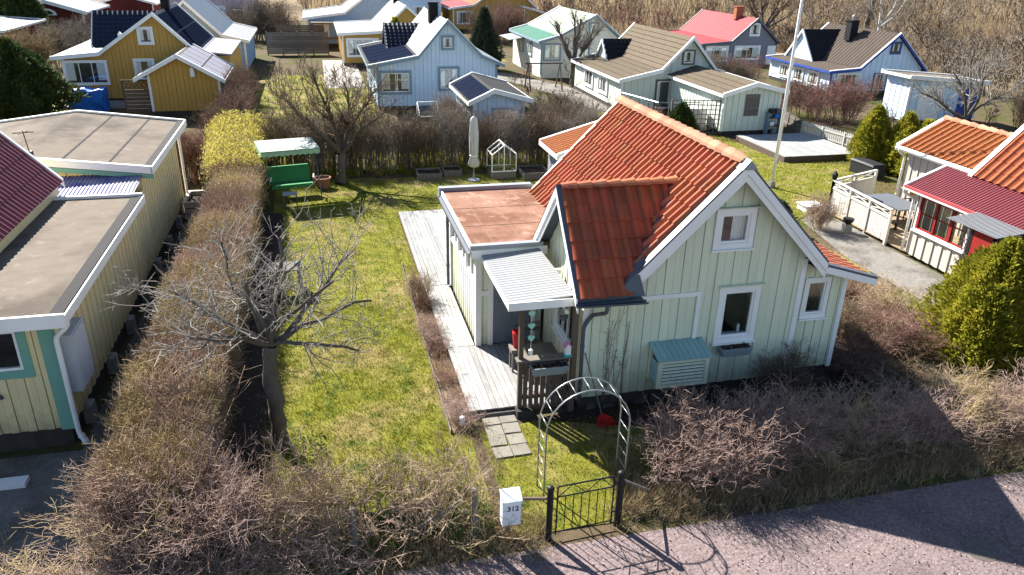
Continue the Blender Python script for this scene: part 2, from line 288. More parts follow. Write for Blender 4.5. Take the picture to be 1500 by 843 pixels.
# ------------------------------------------------------------------ plant helpers (numpy)
def unit(a): return a / np.maximum(np.linalg.norm(a, axis=-1, keepdims=True), 1e-9)
def grow(rng, base, d, length, r0, r1, k=4, curv=0.15, up=0.0):
    n = len(base); P = np.zeros((n, k, 3)); P[:, 0] = base; d = unit(np.array(d, float)); step = np.asarray(length).reshape(-1, 1) / (k - 1)
    for i in range(1, k):
        d = unit(d + rng.normal(0, curv, (n, 3)) + np.array([0, 0, up])); P[:, i] = P[:, i - 1] + d * step
    t = np.linspace(0, 1, k)[None]; r0 = np.broadcast_to(np.asarray(r0, float).reshape(-1, 1), (n, 1)); r1 = np.broadcast_to(np.asarray(r1, float).reshape(-1, 1), (n, 1))
    return P, r0 * (1 - t) + r1 * t
def kids(rng, PR, n, t0, t1, ang, l0, l1, k=4, curv=0.15, up=0.0, rf=0.6, rmin=0.002, rtip=0.35):
    P, R = PR; N, K = P.shape[:2]
    L = np.linalg.norm(P[:, -1] - P[:, 0], axis=1) + 1e-3
    idx = rng.choice(N, n, p=L / L.sum()); t = rng.uniform(t0, t1, n) * (K - 1); i = np.minimum(t.astype(int), K - 2); f = (t - i)[:, None]
    pos = P[idx, i] * (1 - f) + P[idx, i + 1] * f; tan = unit(P[idx, i + 1] - P[idx, i])
    perp = unit(np.cross(tan, rng.normal(0, 1, (n, 3)))); a = np.radians(rng.uniform(ang[0], ang[1], n))[:, None]
    d = tan * np.cos(a) + perp * np.sin(a)
    r = np.maximum((R[idx, i] * (1 - f[:, 0]) + R[idx, i + 1] * f[:, 0]) * rf, rmin)
    return grow(rng, pos, d, rng.uniform(l0, l1, n), r, np.maximum(r * rtip, rmin * 0.6), k, curv, up)
def tubes(PR, n=3, mi=0):
    P, R = PR; N, K = P.shape[:2]
    T = np.empty_like(P); T[:, 1:-1] = P[:, 2:] - P[:, :-2]; T[:, 0] = P[:, 1] - P[:, 0]; T[:, -1] = P[:, -1] - P[:, -2]; T = unit(T)
    A = unit(np.cross(T, np.array([0.39, 0.83, 0.41]))); B = np.cross(T, A)
    an = np.arange(n) * 2 * np.pi / n
    V = P[:, :, None] + (A[:, :, None] * np.cos(an)[None, None, :, None] + B[:, :, None] * np.sin(an)[None, None, :, None]) * R[:, :, None, None]
    b = (np.arange(N) * K * n)[:, None, None] + (np.arange(K - 1) * n)[None, :, None]; j = np.arange(n)[None, None]; j2 = (np.arange(n) + 1) % n
    F = np.stack([b + j, b + j2[None, None], b + n + j2[None, None], b + n + j], -1).reshape(-1, 4)
    return V.reshape(-1, 3), F, mi
def leaves(rng, pos, ln, wd, d=None, spread=1.0, mi=0, fold=0.3):
    n = len(pos); ax = rng.normal(0, 1, (n, 3)) * spread
    if d is not None: ax = ax + d
    ax = unit(ax); side = unit(np.cross(ax, rng.normal(0, 1, (n, 3)))); nor = np.cross(ax, side)
    ln = (ln * rng.uniform(0.6, 1.3, n))[:, None]; wd = (wd * rng.uniform(0.6, 1.3, n))[:, None]
    V = np.stack([pos, pos + ax * ln * 0.5 + side * wd * 0.5 + nor * wd * fold, pos + ax * ln, pos + ax * ln * 0.5 - side * wd * 0.5 + nor * wd * fold], 1)
    return V.reshape(-1, 3), np.arange(n * 4).reshape(n, 4), mi
def ends(PR, f=1.0):
    P = PR[0]; return P[:, -1], unit(P[:, -1] - P[:, -2])
def blades(rng, xy, h, wd, lean=0.5, mi=0, z=0.0):
    n = len(xy); b = np.concatenate([xy, np.full((n, 1), z)], 1); a = rng.uniform(0, 2 * np.pi, n); s = np.stack([np.cos(a), np.sin(a), 0 * a], 1)
    hh = (h * rng.uniform(0.5, 1.3, n))[:, None]; ww = (wd * rng.uniform(0.6, 1.3, n))[:, None]
    l1 = np.concatenate([rng.normal(0, lean, (n, 2)), np.ones((n, 1))], 1); l2 = l1 + np.concatenate([rng.normal(0, lean, (n, 2)), np.zeros((n, 1))], 1)
    m_ = b + unit(l1) * hh * 0.55; e = m_ + unit(l2) * hh * 0.45                     # bent strip: base, knee, tip
    V = np.stack([b - s * ww / 2, b + s * ww / 2, m_ + s * ww * 0.38, m_ - s * ww * 0.38, e + s * ww * 0.08, e - s * ww * 0.08], 1)
    i = (np.arange(n) * 6)[:, None]; F = np.concatenate([i + np.array([0, 1, 2, 3]), i + np.array([3, 2, 4, 5])])
    return V.reshape(-1, 3), F, mi
# ------------------------------------------------------------------ building helpers
def lerp_top(line):
    def f(x):
        if x <= line[0][0]: return line[0][1]
        for (a, b), (c, d) in zip(line, line[1:]):
            if x <= c: return b + (d - b) * (x - a) / max(c - a, 1e-6)
        return line[-1][1]
    return f
def board_pieces(L, zb, top, bw, gap, ops, knots=()):
    """rows of (board index, polygon) for vertical boards 0..L, split round the openings (s0,s1,z0,z1)"""
    out = []; n = max(1, round(L / bw)); bw = L / n
    cut = [o_[0] for o_ in ops] + [o_[1] for o_ in ops] + list(knots)
    for i in range(n):
        a, b = i * bw + gap / 2, (i + 1) * bw - gap / 2
        xs = [a] + sorted(c for c in cut if a + 0.01 < c < b - 0.01) + [b]
        for p, q in zip(xs, xs[1:]):
            mid = (p + q) / 2; segs = [(zb, None)]
            for s0, s1, z0, z1 in sorted(ops, key=lambda k_: k_[2]):
                if s0 <= mid <= s1: segs = segs[:-1] + [(segs[-1][0], z0), (z1, None)]
            for lo, hi in segs:
                t0, t1 = (top(p), top(q)) if hi is None else (hi, hi)
                if max(t0, t1) - lo < 0.03: continue
                out.append((i, [(p, lo), (q, lo), (q, max(t1, lo + 0.005)), (p, max(t0, lo + 0.005))]))
    return out
def boards(parent, o, u, L, zb, top, m, bw=0.14, gap=0.011, th=0.022, ops=(), alt=0.012, joined=None, knots=(), name='board'):
    mb = MB()
    for i, pts in board_pieces(L, zb, top, bw, gap, ops, knots):
        d = alt if i % 2 else 0.0
        if joined: mb.wall(o, u, pts, -th, d)
        else: MB().wall(o, u, pts, -th, d).part(name, m, parent)
    if joined: return mb.part(joined, m, parent)
def window(parent, o, u, w_, h_, cm='white_paint', sm='white_paint', pm='window_glass', cas=0.10, cols=1, rows=1, db=0.0, sill=True, hood=False, lab=None):
    """window at opening (o bottom-left, along u): casing part with sash, panes, sill as its pieces. db: depth of the wall face"""
    p = MB(); c = cas; e = 0.045 + db
    p.wall(o, u, [(-c, h_), (w_ + c, h_), (w_ + c, h_ + c), (-c, h_ + c)], db - 0.02, e)
    p.wall(o, u, [(-c, -c), (w_ + c, -c), (w_ + c, 0), (-c, 0)], db - 0.02, e)
    p.wall(o, u, [(-c, 0), (0, 0), (0, h_), (-c, h_)], db - 0.02, e - 0.003)
    p.wall(o, u, [(w_, 0), (w_ + c, 0), (w_ + c, h_), (w_, h_)], db - 0.02, e - 0.003)
    W = p.part('window', cm, parent, label=lab)
    t = min(0.05, w_ * 0.09); s = MB(); s0, s1 = db - 0.035, db + 0.02
    s.wall(o, u, [(0, 0), (w_, 0), (w_, t), (0, t)], s0, s1).wall(o, u, [(0, h_ - t), (w_, h_ - t), (w_, h_), (0, h_)], s0, s1)
    s.wall(o, u, [(0, t), (t, t), (t, h_ - t), (0, h_ - t)], s0, s1 - 0.002).wall(o, u, [(w_ - t, t), (w_, t), (w_, h_ - t), (w_ - t, h_ - t)], s0, s1 - 0.002)
    cw = (w_ - 2 * t) / cols; rh = (h_ - 2 * t) / rows; mt = t * 0.8
    for i in range(1, cols): x = t + i * cw; s.wall(o, u, [(x - mt / 2, t), (x + mt / 2, t), (x + mt / 2, h_ - t), (x - mt / 2, h_ - t)], s0, s1 - 0.004)
    for j in range(1, rows): z = t + j * rh; s.wall(o, u, [(t, z - mt / 3), (w_ - t, z - mt / 3), (w_ - t, z + mt / 3), (t, z + mt / 3)], s0, s1 - 0.006)
    s.part('sash', sm, W)
    n = Vector((u[1], -u[0], 0)); U = Vector((u[0], u[1], 0)); O = Vector(o) + n * (db - 0.008)
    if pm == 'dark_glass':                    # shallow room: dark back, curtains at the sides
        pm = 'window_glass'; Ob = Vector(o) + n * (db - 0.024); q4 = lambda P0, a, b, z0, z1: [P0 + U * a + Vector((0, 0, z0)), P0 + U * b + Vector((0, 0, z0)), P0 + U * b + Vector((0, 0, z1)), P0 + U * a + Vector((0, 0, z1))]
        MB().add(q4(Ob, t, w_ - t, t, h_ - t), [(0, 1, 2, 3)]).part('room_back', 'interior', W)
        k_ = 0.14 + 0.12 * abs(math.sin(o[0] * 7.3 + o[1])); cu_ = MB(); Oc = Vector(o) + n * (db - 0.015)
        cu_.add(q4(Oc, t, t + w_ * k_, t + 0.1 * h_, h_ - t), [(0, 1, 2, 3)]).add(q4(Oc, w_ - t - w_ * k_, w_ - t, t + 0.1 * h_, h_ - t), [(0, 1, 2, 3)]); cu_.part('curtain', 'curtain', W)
    for i in range(cols):
        a, b = t + i * cw, t + (i + 1) * cw
        MB().add([O + U * a + Vector((0, 0, t)), O + U * b + Vector((0, 0, t)), O + U * b + Vector((0, 0, h_ - t)), O + U * a + Vector((0, 0, h_ - t))], [(0, 1, 2, 3)]).part('pane', pm, W)
    if sill: MB().wall(o, u, [(-c - 0.03, -c - 0.03), (w_ + c + 0.03, -c - 0.03), (w_ + c + 0.03, -c + 0.005), (-c - 0.03, -c + 0.005)], db - 0.01, e + 0.05).part('sill', cm, W)
    if hood: MB().wall(o, u, [(-c - 0.04, h_ + c), (w_ + c + 0.04, h_ + c), (w_ + c + 0.04, h_ + c + 0.025), (-c - 0.04, h_ + c + 0.025)], db - 0.01, e + 0.06).part('hood', 'pale_green', W)
    return W
def slab(mb, a, b, y0, y1, th, mi=0):        # roof slab between (x,z) points a and b, from y0 to y1
    dx, dz = b[0] - a[0], b[1] - a[1]; l = math.hypot(dx, dz); nx, nz = -dz / l * th, dx / l * th
    if nz < 0: nx, nz = -nx, -nz
    return mb.hexa([(a[0] - nx, y0, a[1] - nz), (b[0] - nx, y0, b[1] - nz), (b[0] - nx, y1, b[1] - nz), (a[0] - nx, y1, a[1] - nz),
                    (a[0], y0, a[1]), (b[0], y0, b[1]), (b[0], y1, b[1]), (a[0], y1, a[1])], mi)
def tile_mesh(name, wd, ln, m, roll=0.085, th=0.018):
    """one pantile in local axes: x across, -y down the slope, z out of the roof; its head at y=0"""
    xs = [0, .05, .14, .26, .38, .47, .55, .78, 1]; zs = [.08, .55, .88, 1.0, .88, .55, .08, .0, .05]
    mb = MB(); n = 9; v = []
    for y, dz in ((0.0, 0.0), (-ln, th * 1.5)):
        v += [(x * wd * 1.06, y, z * roll + dz) for x, z in zip(xs, zs)]
    v += [(x, y, z - th * 1.4) for x, y, z in v[n:]]
    fs = [(i, i + 1, n + i + 1, n + i)[::-1] for i in range(n - 1)] + [(n + i, n + i + 1, 2 * n + i + 1, 2 * n + i)[::-1] for i in range(n - 1)]
    mb.add(v, fs); return mb.mesh(name, m, smooth=False)
def wave_field(mb, o, U, D, L, S, wd, rows, roll=0.05, step=0.02, mi=0, per=5, end=None):
    """joined tiled or ribbed surface from ridge corner o, across U (length L), down D (length S); end(s01) = across-limit"""
    o = Vector(o); U = Vector(U).normalized(); D = Vector(D).normalized(); Nn = U.cross(D); Nn = Nn if Nn.z > 0 else -Nn
    n = max(1, round(L / wd)); prof = [0.35, 0.95, 0.9, 0.2, 0.0][:per] if per == 5 else [0, 1, 1, 0][:per]
    xs = [(i + k / per) * L / n for i in range(n) for k in range(per)] + [L]; hs = [prof[k] * roll for i in range(n) for k in range(per)] + [prof[0] * roll]
    vs, fs, c = [], [], len(xs)
    for r in range(rows):
        for e_, q in ((r / rows, 0.0), ((r + 1) / rows, step)):
            lim = end(e_) if end else L
            vs += [o + U * min(x, lim) + D * (e_ * S) + Nn * (h + q) for x, h in zip(xs, hs)]
        b = r * 2 * c; fs += [(b + i, b + i + 1, b + c + i + 1, b + c + i) for i in range(c - 1)]
        if r: fs += [(b - c + i, b - c + i + 1, b + i + 1, b + i) for i in range(c - 1)]
    return mb.add(vs, fs, mi)
def half_round(name, ln, r, m, n=7):
    mb = MB(); v = []
    for y, k in ((0, 0.78), (ln * 1.02, 1.26)): v += [(r * k * math.cos(math.pi * i / (n - 1)), y, r * k * math.sin(math.pi * i / (n - 1)) * 0.85) for i in range(n)]
    v += [(x * 0.78, y, z * 0.78 - 0.01) for x, y, z in v[n:]]
    mb.add(v, [(i, i + 1, n + i + 1, n + i) for i in range(n - 1)] + [(n + i, n + i + 1, 2 * n + i + 1, 2 * n + i) for i in range(n - 1)]); return mb.mesh(name, m)

# ------------------------------------------------------------------ the setting: ground, lawns, gravel
def sheet(name, polys, m, z, label=None, kind='structure', sub=False):
    mb = MB()
    for p in polys: mb.add([(x, y, z) for x, y in p], [tuple(range(len(p)))])
    o = link(bpy.data.objects.new(name, mb.mesh(name, m))); tag(o, label, None, None, kind); return o
def rect(x0, x1, y0, y1): return [(x0, y0), (x1, y0), (x1, y1), (x0, y1)]
sheet('ground', [rect(-500, 700, -60, 1200)], 'earth', 0.0)
sheet('marsh_ground', [[(-300, 96), (9, 92), (24, 64), (38, 53), (45, 20), (200, -10), (600, 0), (600, 700), (-300, 700)]], 'marsh', 0.004)
sheet('gravel_road', [rect(-60, 80, -12, -3.62)], 'road_gravel', 0.008)
sheet('lawn', [rect(-6.5, -2.66, -2.4, 18.0), rect(-2.66, -2.3, -2.6, -0.3), rect(-2.66, -2.28, 7.6, 13.3)], 'lawn', 0.012)
sheet('lawn', [[(-2.1, -3.3), (0.6, -3.3), (1.2, -0.9), (-0.9, -0.2), (-2.1, -0.4)]], 'lawn', 0.016)
sheet('lawn', [rect(-2.75, 4.2, 13.3, 17.8)], 'lawn', 0.014)
sheet('lawn', [[(7.2, 9.2), (10.6, 9.4), (13.2, 11.3), (17.8, 14.0), (19.3, 16.4), (15.6, 17.5), (15.4, 23.2), (9, 24), (7, 18)]], 'lawn', 0.012)
sheet('lawn', [[(7.0, 3.8), (10.0, 2.9), (11.0, 5.6), (10.6, 9.0), (7.2, 9.0)]], 'lawn', 0.013)
sheet('lawn', [rect(-22, -17.2, 34, 44), rect(-8.5, -1.5, 23, 46)], 'lawn', 0.012)
sheet('lawn', [rect(5.8, 11.5, 22, 30), rect(7, 11.0, 52, 66)], 'lawn', 0.012)
sheet('gravel_path', [[(11.0, 2.0), (12.85, 2.0), (12.85, 7.1), (13.2, 11.0), (11.6, 10.0), (10.9, 6.2)]], 'yard_gravel', 0.016)
sheet('gravel_path', [[(11.3, 30.4), (13.0, 29.6), (12.2, 39), (9.0, 46), (7.5, 45), (10.4, 36)]], 'yard_gravel', 0.016)
sheet('gravel_yard', [rect(-16, -8.6, -3.0, 0.6), rect(-9.3, -8.5, 0.6, 15)], 'yard_gravel', 0.012)
sheet('paved_yard', [rect(-4.2, -1.6, 40, 54)], 'concrete', 0.02)
sheet('hedge_soil', [[(-6.9, -2.4), (-6.1, -2.4), (-5.95, 0), (-6.1, 3), (-6.0, 7), (-6.15, 14), (-6.9, 14)]], 'soil', 0.022)
sheet('flower_bed', [rect(-2.64, -2.2, -0.3, 7.6)], 'dry_bed', 0.03)
sheet('flower_bed', [[(-0.9, -0.15), (1.2, -0.85), (5.9, -1.3), (7.4, -1.2), (7.2, 3.5), (5.9, 3.4), (5.9, 0), (-0.1, 0)]], 'soil', 0.02)

# ------------------------------------------------------------------ main house
RX, RZ = 2.86, 5.04                          # ridge
def zl(x): return RZ - (RX - x) * 1.0045     # main west slope
def zr(x): return RZ - (x - RX) * 1.0045
CY, CZ, CS = 1.07, 4.36, 1.08                # cross gable ridge
def zc(y): return CZ - abs(y - CY) * CS
H = thing('cottage', 'pale green board cottage with orange tiled roof, nearest the gravel road', 'house', (2.3, 2.9, 0))
win1 = (2.94, 3.62, 1.37, 2.39); win2 = (2.64, 3.26, 3.43, 4.03)
top_main = lambda x: (2.66 if x < 1.0 else min(zl(x), zr(x)) - 0.16)
boards(H, (0, 0, 0), (1, 0), 4.66, 0.30, top_main, 'green_paint', 0.18, knots=(1.0, RX), ops=[win1, win2])
boards(H, (0, 2.62, 0), (0, -1), 2.62, 0.18, lambda s: zc(2.62 - s) - 0.14, 'green_paint', 0.15, ops=[(1.0, 2.1, 1.18, 2.12)], knots=(2.62 - CY,))
boards(H, (4.66, 0, 0), (0, 1), 5.85, 0.30, lambda s: 3.0, 'green_paint', 0.135, joined='side_wall')
boards(H, (4.66, 5.85, 0), (-1, 0), 4.0, 0.30, lambda s: min(zl(4.66 - s), zr(4.66 - s)) - 0.16, 'green_paint', 0.135, joined='back_wall', knots=(4.66 - RX,))
# glazed annex on the west side
boards(H, (-1.5, 2.85, 0), (1, 0), 1.5, 0.17, lambda s: 2.62, 'green_paint', 0.13, ops=[(0.36, 1.24, 0.17, 2.18)])
boards(H, (-1.5, 6.42, 0), (0, -1), 3.57, 0.17, lambda s: 1.50, 'green_paint', 0.13)
boards(H, (-1.5, 6.42, 0), (0, -1), 3.57, 2.50, lambda s: 2.66, 'green_paint', 0.13, joined='wall_head')
boards(H, (0.7, 6.42, 0), (-1, 0), 2.2, 0.17, lambda s: 2.62, 'green_paint', 0.13, joined='annex_back_wall')
# lower east annex
za = lambda x: 2.77 - 0.3 * (x - 5.27)
boards(H, (4.69, 0.1, 0), (1, 0), 1.10, 0.36, lambda s: za(4.69 + s) - 0.10, 'green_paint', 0.11, ops=[(0.22, 0.63, 1.67, 2.40)])
boards(H, (5.79, 0.1, 0), (0, 1), 3.3, 0.36, lambda s: za(5.79) - 0.1, 'green_paint', 0.11, joined='annex_side_wall')
boards(H, (5.79, 3.4, 0), (-1, 0), 1.10, 0.36, lambda s: za(5.79 - s) - 0.1, 'green_paint', 0.11, joined='annex_rear_wall')
MB().box(0.02, 4.62, 0.04, 5.8, 0.0, 0.30).box(-1.46, 0.0, 2.9, 6.38, 0.0, 0.17).box(4.64, 5.75, 0.14, 3.36, 0.0, 0.36).part('plinth', 'plinth', H)
rnd = random.Random(3)
for i in range(16): x = 0.15 + i * 0.35; a, h_ = rnd.uniform(.2, .4), rnd.uniform(.06, .2); MB().hexa([(x, -.06, 0), (x + a, -.04, 0), (x + a - .03, .034, 0), (x + .02, .034, 0), (x + .05, -.03 - rnd.uniform(0, .03), h_), (x + a - .06, -.02, h_ * rnd.uniform(.7, 1)), (x + a - .05, .034, h_), (x + .04, .034, h_)]).part('footing_stone', 'dark_stone', H)
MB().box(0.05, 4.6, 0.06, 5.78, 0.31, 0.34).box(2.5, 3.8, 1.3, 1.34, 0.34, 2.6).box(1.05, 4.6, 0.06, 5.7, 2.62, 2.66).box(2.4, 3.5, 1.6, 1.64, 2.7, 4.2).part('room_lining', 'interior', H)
# roof decks under the tiles
rd = MB()
slab(rd, (0.58, zl(0.58) - 0.02), (RX, RZ - 0.02), -0.30, 6.1, 0.10); slab(rd, (RX, RZ - 0.02), (5.0, zr(5.0) - 0.02), -0.30, 6.1, 0.10)
slab(rd, (4.9, za(4.9) - 0.02), (6.2, za(6.2) - 0.02), -0.22, 3.6, 0.09)
for sg in (-1, 1):                           # cross gable slopes
    y1 = CY + sg * 1.5; xe = lambda z: RX - (RZ - z) / 1.0045 + 0.15
    p = [(-0.3, CY, CZ - 0.02), (xe(CZ), CY, CZ - 0.02), (xe(zc(y1)), y1, zc(y1) - 0.02), (-0.3, y1, zc(y1) - 0.02)]
    rd.add(p + [(a, b, c - 0.1) for a, b, c in p], [(0, 1, 2, 3), (4, 5, 6, 7), (0, 3, 7, 4), (3, 2, 6, 7), (2, 1, 5, 6), (1, 0, 4, 5)])
rd.part('roof_deck', 'slate_metal', H)
# single tiles, west slope
off = -Vector((2.3, 2.9, 0)); NU, NV = 30, 8
y0t, y1t = -0.22, 6.02; tw = (y1t - y0t) / NU; SL = math.hypot(RX - 0.58, RX - 0.58 * 1.0); SL = (RX - 0.58) * math.sqrt(1 + 1.0045 ** 2); ex_ = SL / NV
tm = tile_mesh('roof_tile', tw, ex_ * 1.08, 'roof_tile'); al = math.atan(1.0045)
rnd = random.Random(5)
# local x -> -Y (across), local -y -> down the west slope, z -> out of the roof
Rw = Matrix(((0, math.cos(al), -math.sin(al)), (-1, 0, 0), (0, math.sin(al), math.cos(al)))).to_euler()
pl_ = []
for j in range(NV):
    x = RX - (j * ex_ - 0.02) * math.cos(al) - 0.02; z = zl(x) + 0.012
    for i in range(NU):
        y = y0t + (i + 1) * tw; xm, ym = x - ex_ * 0.5 * math.cos(al), y - tw / 2
        if -0.5 < ym < 2.62 and zl(xm) < zc(ym) - 0.16: continue
        pl_.append((Vector((x, y, z)) + off + Vector((rnd.uniform(-.012, .012), 0, rnd.uniform(-.004, .009))), (Rw[0] + rnd.uniform(-.012, .012), Rw[1] + rnd.uniform(-.012, .012), Rw[2] + rnd.uniform(-.01, .01))))
copies('roof_tile', tm, H, pl_)
# single tiles, near slope of the cross gable (local x -> +X, -y down towards -Y)
ac = math.atan(CS); ls = 1.54 * math.sqrt(1 + CS * CS); NR = 6; e2 = ls / NR; tw2 = 0.262
tm2 = tile_mesh('roof_tile', tw2, e2 * 1.07, 'shade_moss_tile', roll=0.07)
pl_ = []
for j in range(NR):
    y = CY - (j * e2 - 0.02) * math.cos(ac); z = zc(y) + 0.012
    xv = RX - (RZ - (z - e2 * math.sin(ac) * 0.5)) / 1.0045
    for i in range(12):
        x = -0.28 + i * tw2
        if x + tw2 * 0.5 > xv + 0.05: continue
        pl_.append((Vector((x, y, z)) + off, (ac + rnd.uniform(-.012, .012), rnd.uniform(-.012, .012), rnd.uniform(-.01, .01))))
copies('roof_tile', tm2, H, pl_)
# far slopes as joined tiling
bt = MB(); wave_field(bt, (RX, -0.24, RZ), (0, 1, 0), (1, 0, -1.0045), 6.3, (5.0 - RX) * 1.418, 0.225, 8, 0.05)
wave_field(bt, (-0.3, CY, CZ), (1, 0, 0), (0, 1, -CS), 2.2, 1.45 * math.sqrt(1 + CS * CS), 0.262, 6, 0.06, end=lambda s: 2.2 - s * 1.6)
bt.part('far_tiling', 'roof_tile', H)
bt = MB(); wave_field(bt, (4.9, -0.2, za(4.9)), (0, 1, 0), (1, 0, -0.3), 3.75, 1.3 * math.sqrt(1.09), 0.225, 4, 0.045); bt.part('annex_tiling', 'roof_tile', H)
# ridge tiles
hr = half_round('ridge_tile', 0.30, 0.135, 'ridge_tile'); n = 21
copies('ridge_tile', hr, H, [(Vector((RX, 6.05 - (i + 1) * 6.25 / n + 0.0, RZ + 0.035)) + off, (rnd.uniform(-.02, .02), 0, rnd.uniform(-.02, .02))) for i in range(n)])
hr2 = half_round('ridge_tile', 0.30, 0.11, 'roof_tile')
copies('ridge_tile', hr2, H, [(Vector((-0.25 + i * 0.3, CY, CZ + 0.03)) + off, (rnd.uniform(-.02, .02), 0, -math.pi / 2)) for i in range(8)])
# verge caps, barge boards
def rake(parent, pts, y, nrm, capm='slate_metal', brdm='white_paint', capw=0.17, b1=0.17, b2=0.15, name='barge_board', rise=0.075):
    """verge along a line of (x,z) at plane y, outward nrm (-1 towards the camera)"""
    for (x0, z0), (x1, z1) in zip(pts, pts[1:]):
        q = y + nrm * -capw
        MB().ext([(x0, y, z0 + rise), (x1, y, z1 + rise), (x1, y, z1 + rise - 0.05), (x0, y, z0 + rise - 0.05)], (0, -nrm * capw, 0)).part('verge_cap', capm, parent)
        MB().ext([(x0, y, z0 + rise - 0.052), (x1, y, z1 + rise - 0.052), (x1, y, z1 + rise - 0.052 - b1), (x0, y, z0 + rise - 0.052 - b1)], (0, -nrm * 0.03, 0)).part(name, brdm, parent)
        if b2: MB().ext([(x0, y - nrm * 0.032, z0 + rise - 0.05 - b1), (x1, y - nrm * 0.032, z1 + rise - 0.05 - b1), (x1, y - nrm * 0.032, z1 + rise - 0.05 - b1 - b2), (x0, y - nrm * 0.032, z0 + rise - 0.05 - b1 - b2)], (0, -nrm * 0.03, 0)).part(name, brdm, parent)
rake(H, [(0.80, zl(0.80)), (RX, RZ)], -0.36, -1); rake(H, [(RX, RZ), (4.93, zr(4.93))], -0.36, -1)
rake(H, [(0.60, zl(0.60)), (RX, RZ)], 6.16, 1, capm='white_paint', b2=0); rake(H, [(RX, RZ), (4.93, zr(4.93))], 6.16, 1, capm='white_paint', b2=0)
rake(H, [(4.93, za(4.93)), (6.24, za(6.24))], -0.27, -1, b1=0.14, b2=0)
MB().ext([(RX - 0.16, -0.40, RZ - 0.06), (RX + 0.16, -0.40, RZ - 0.06), (RX, -0.40, RZ + 0.12)], (0, 0.22, 0)).part('verge_cap', 'grey_metal', H)
for sg, y1 in ((-1, -0.47), (1, 2.62)):      # cross gable verge (faces west)
    a, b = Vector((-0.34, CY, CZ + 0.08)), Vector((-0.34, y1, zc(y1) + 0.08))
    for dz, th_, dx, wd_, m_, nm in ((0, 0.05, 0.0, 0.17, 'slate_metal', 'verge_cap'), (-0.052, 0.16, 0.0, 0.03, 'white_paint', 'barge_board'), (-0.21, 0.14, 0.032, 0.03, 'white_paint', 'barge_board')):
        p = [a + Vector((dx, 0, dz)), b + Vector((dx, 0, dz)), b + Vector((dx, 0, dz - th_)), a + Vector((dx, 0, dz - th_))]
        MB().ext(p, (wd_, 0, 0)).part(nm, m_, H)
# valley flashing and flashing at the foot
vf = MB(); A0 = Vector((2.24, CY - 0.02, CZ + 0.085)); B0 = Vector((0.66, -0.42, zc(-0.42) + 0.085)); d1 = Vector((0.13, 0, 0.13)); d2 = Vector((-0.11, 0.0, 0.0))
BR = Vector((0.90, -0.34, zl(0.90) + 0.07)); vf.add([A0 + d2 * 0.4, A0 + d1 * 0.4, BR, B0 + d2], [(0, 1, 2, 3)]); vf.add([B0 + d2, BR, Vector((1.02, -0.47, 2.68)), Vector((0.5, -0.50, 2.70))], [(0, 1, 2, 3)])
vf.part('valley_flashing', 'slate_metal', H)
# gutters and pipes
def gutter(parent, a, b, m='dark_pipe', r=0.065):
    a = Vector(a); b = Vector(b); d = (b - a).normalized(); sd_ = d.cross(Vector((0, 0, 1))); mb = MB(); n = 7
    ring = lambda p: [p + sd_ * (math.cos(math.pi * i / (n - 1)) * r) + Vector((0, 0, -math.sin(math.pi * i / (n - 1)) * r)) for i in range(n)]
    ri = lambda p: [p + sd_ * (math.cos(math.pi * i / (n - 1)) * r * 0.88) + Vector((0, 0, -math.sin(math.pi * i / (n - 1)) * r * 0.88)) for i in range(n)]
    v = ring(a) + ring(b) + ri(a) + ri(b)
    mb.add(v, [(i, i + 1, n + i + 1, n + i) for i in range(n - 1)] + [(2 * n + i, 2 * n + i + 1, 3 * n + i + 1, 3 * n + i) for i in range(n - 1)] + [(i, i + 1, 2 * n + i + 1, 2 * n + i) for i in range(n - 1)] + [(n + i, n + i + 1, 3 * n + i + 1, 3 * n + i) for i in range(n - 1)])
    return mb.part('gutter', m, parent)
def pipe(parent, pts, m='dark_pipe', r=0.04, clips=True):
    P = [Vector(p) for p in pts]; Q = [P[0]]
    for i in range(1, len(P) - 1):            # round the bends
        a = P[i] + (P[i - 1] - P[i]).normalized() * 0.08; c = P[i] + (P[i + 1] - P[i]).normalized() * 0.08
        Q += [a, P[i] * 0.5 + (a + c) * 0.25, c]
    Q.append(P[-1]); o = MB().tube(Q, r, 10).part('downpipe', m, parent, smooth=True)
    if clips:
        for t in (0.25, 0.75):
            p = P[-2].lerp(P[-1], t) if len(P) > 1 else P[0]
            MB().lathe([(r * 1.18, -0.02), (r * 1.18, 0.02)], p, 10).part('pipe_clip', m, o)
gutter(H, (-0.34, -0.53, 2.63), (1.05, -0.53, 2.60))
MB().box(-0.30, 0.98, -0.50, -0.04, 2.57, 2.63).part('eave_board', 'slate_metal', H)
pipe(H, [(0.26, -0.53, 2.58), (0.26, -0.53, 2.42), (0.14, -0.09, 2.18), (-0.02, -0.09, 1.95), (-0.02, -0.09, 0.25)])
# corner boards and trims
def trim(o, u, pts, d0=0.0, d1=0.04, m='white_paint', nm='trim_board'): return MB().wall(o, u, pts, d0, d1).part(nm, m, H)
trim((0, 0, 0), (1, 0), [(4.58, 0.26), (4.70, 0.26), (4.70, 2.98), (4.58, 2.98)], nm='corner_board')
trim((0, 0, 0), (1, 0), [(-0.02, 0.9), (0.10, 0.9), (0.10, 2.56), (-0.02, 2.56)], nm='corner_board')
trim((0, 0, 0), (1, 0), [(0.60, 2.36), (2.42, 2.36), (2.42, 2.45), (0.60, 2.45)])
trim((0, 0, 0), (1, 0), [(2.34, 1.42), (2.42, 1.42), (2.42, 2.358), (2.34, 2.358)])
trim((4.69, 0.1, 0), (1, 0), [(1.03, 0.33), (1.13, 0.33), (1.13, 2.47), (1.03, 2.47)], nm='corner_board')
trim((-1.5, 2.85, 0), (1, 0), [(-0.05, 0.16), (0.08, 0.16), (0.08, 2.66), (-0.05, 2.66)], nm='corner_board')
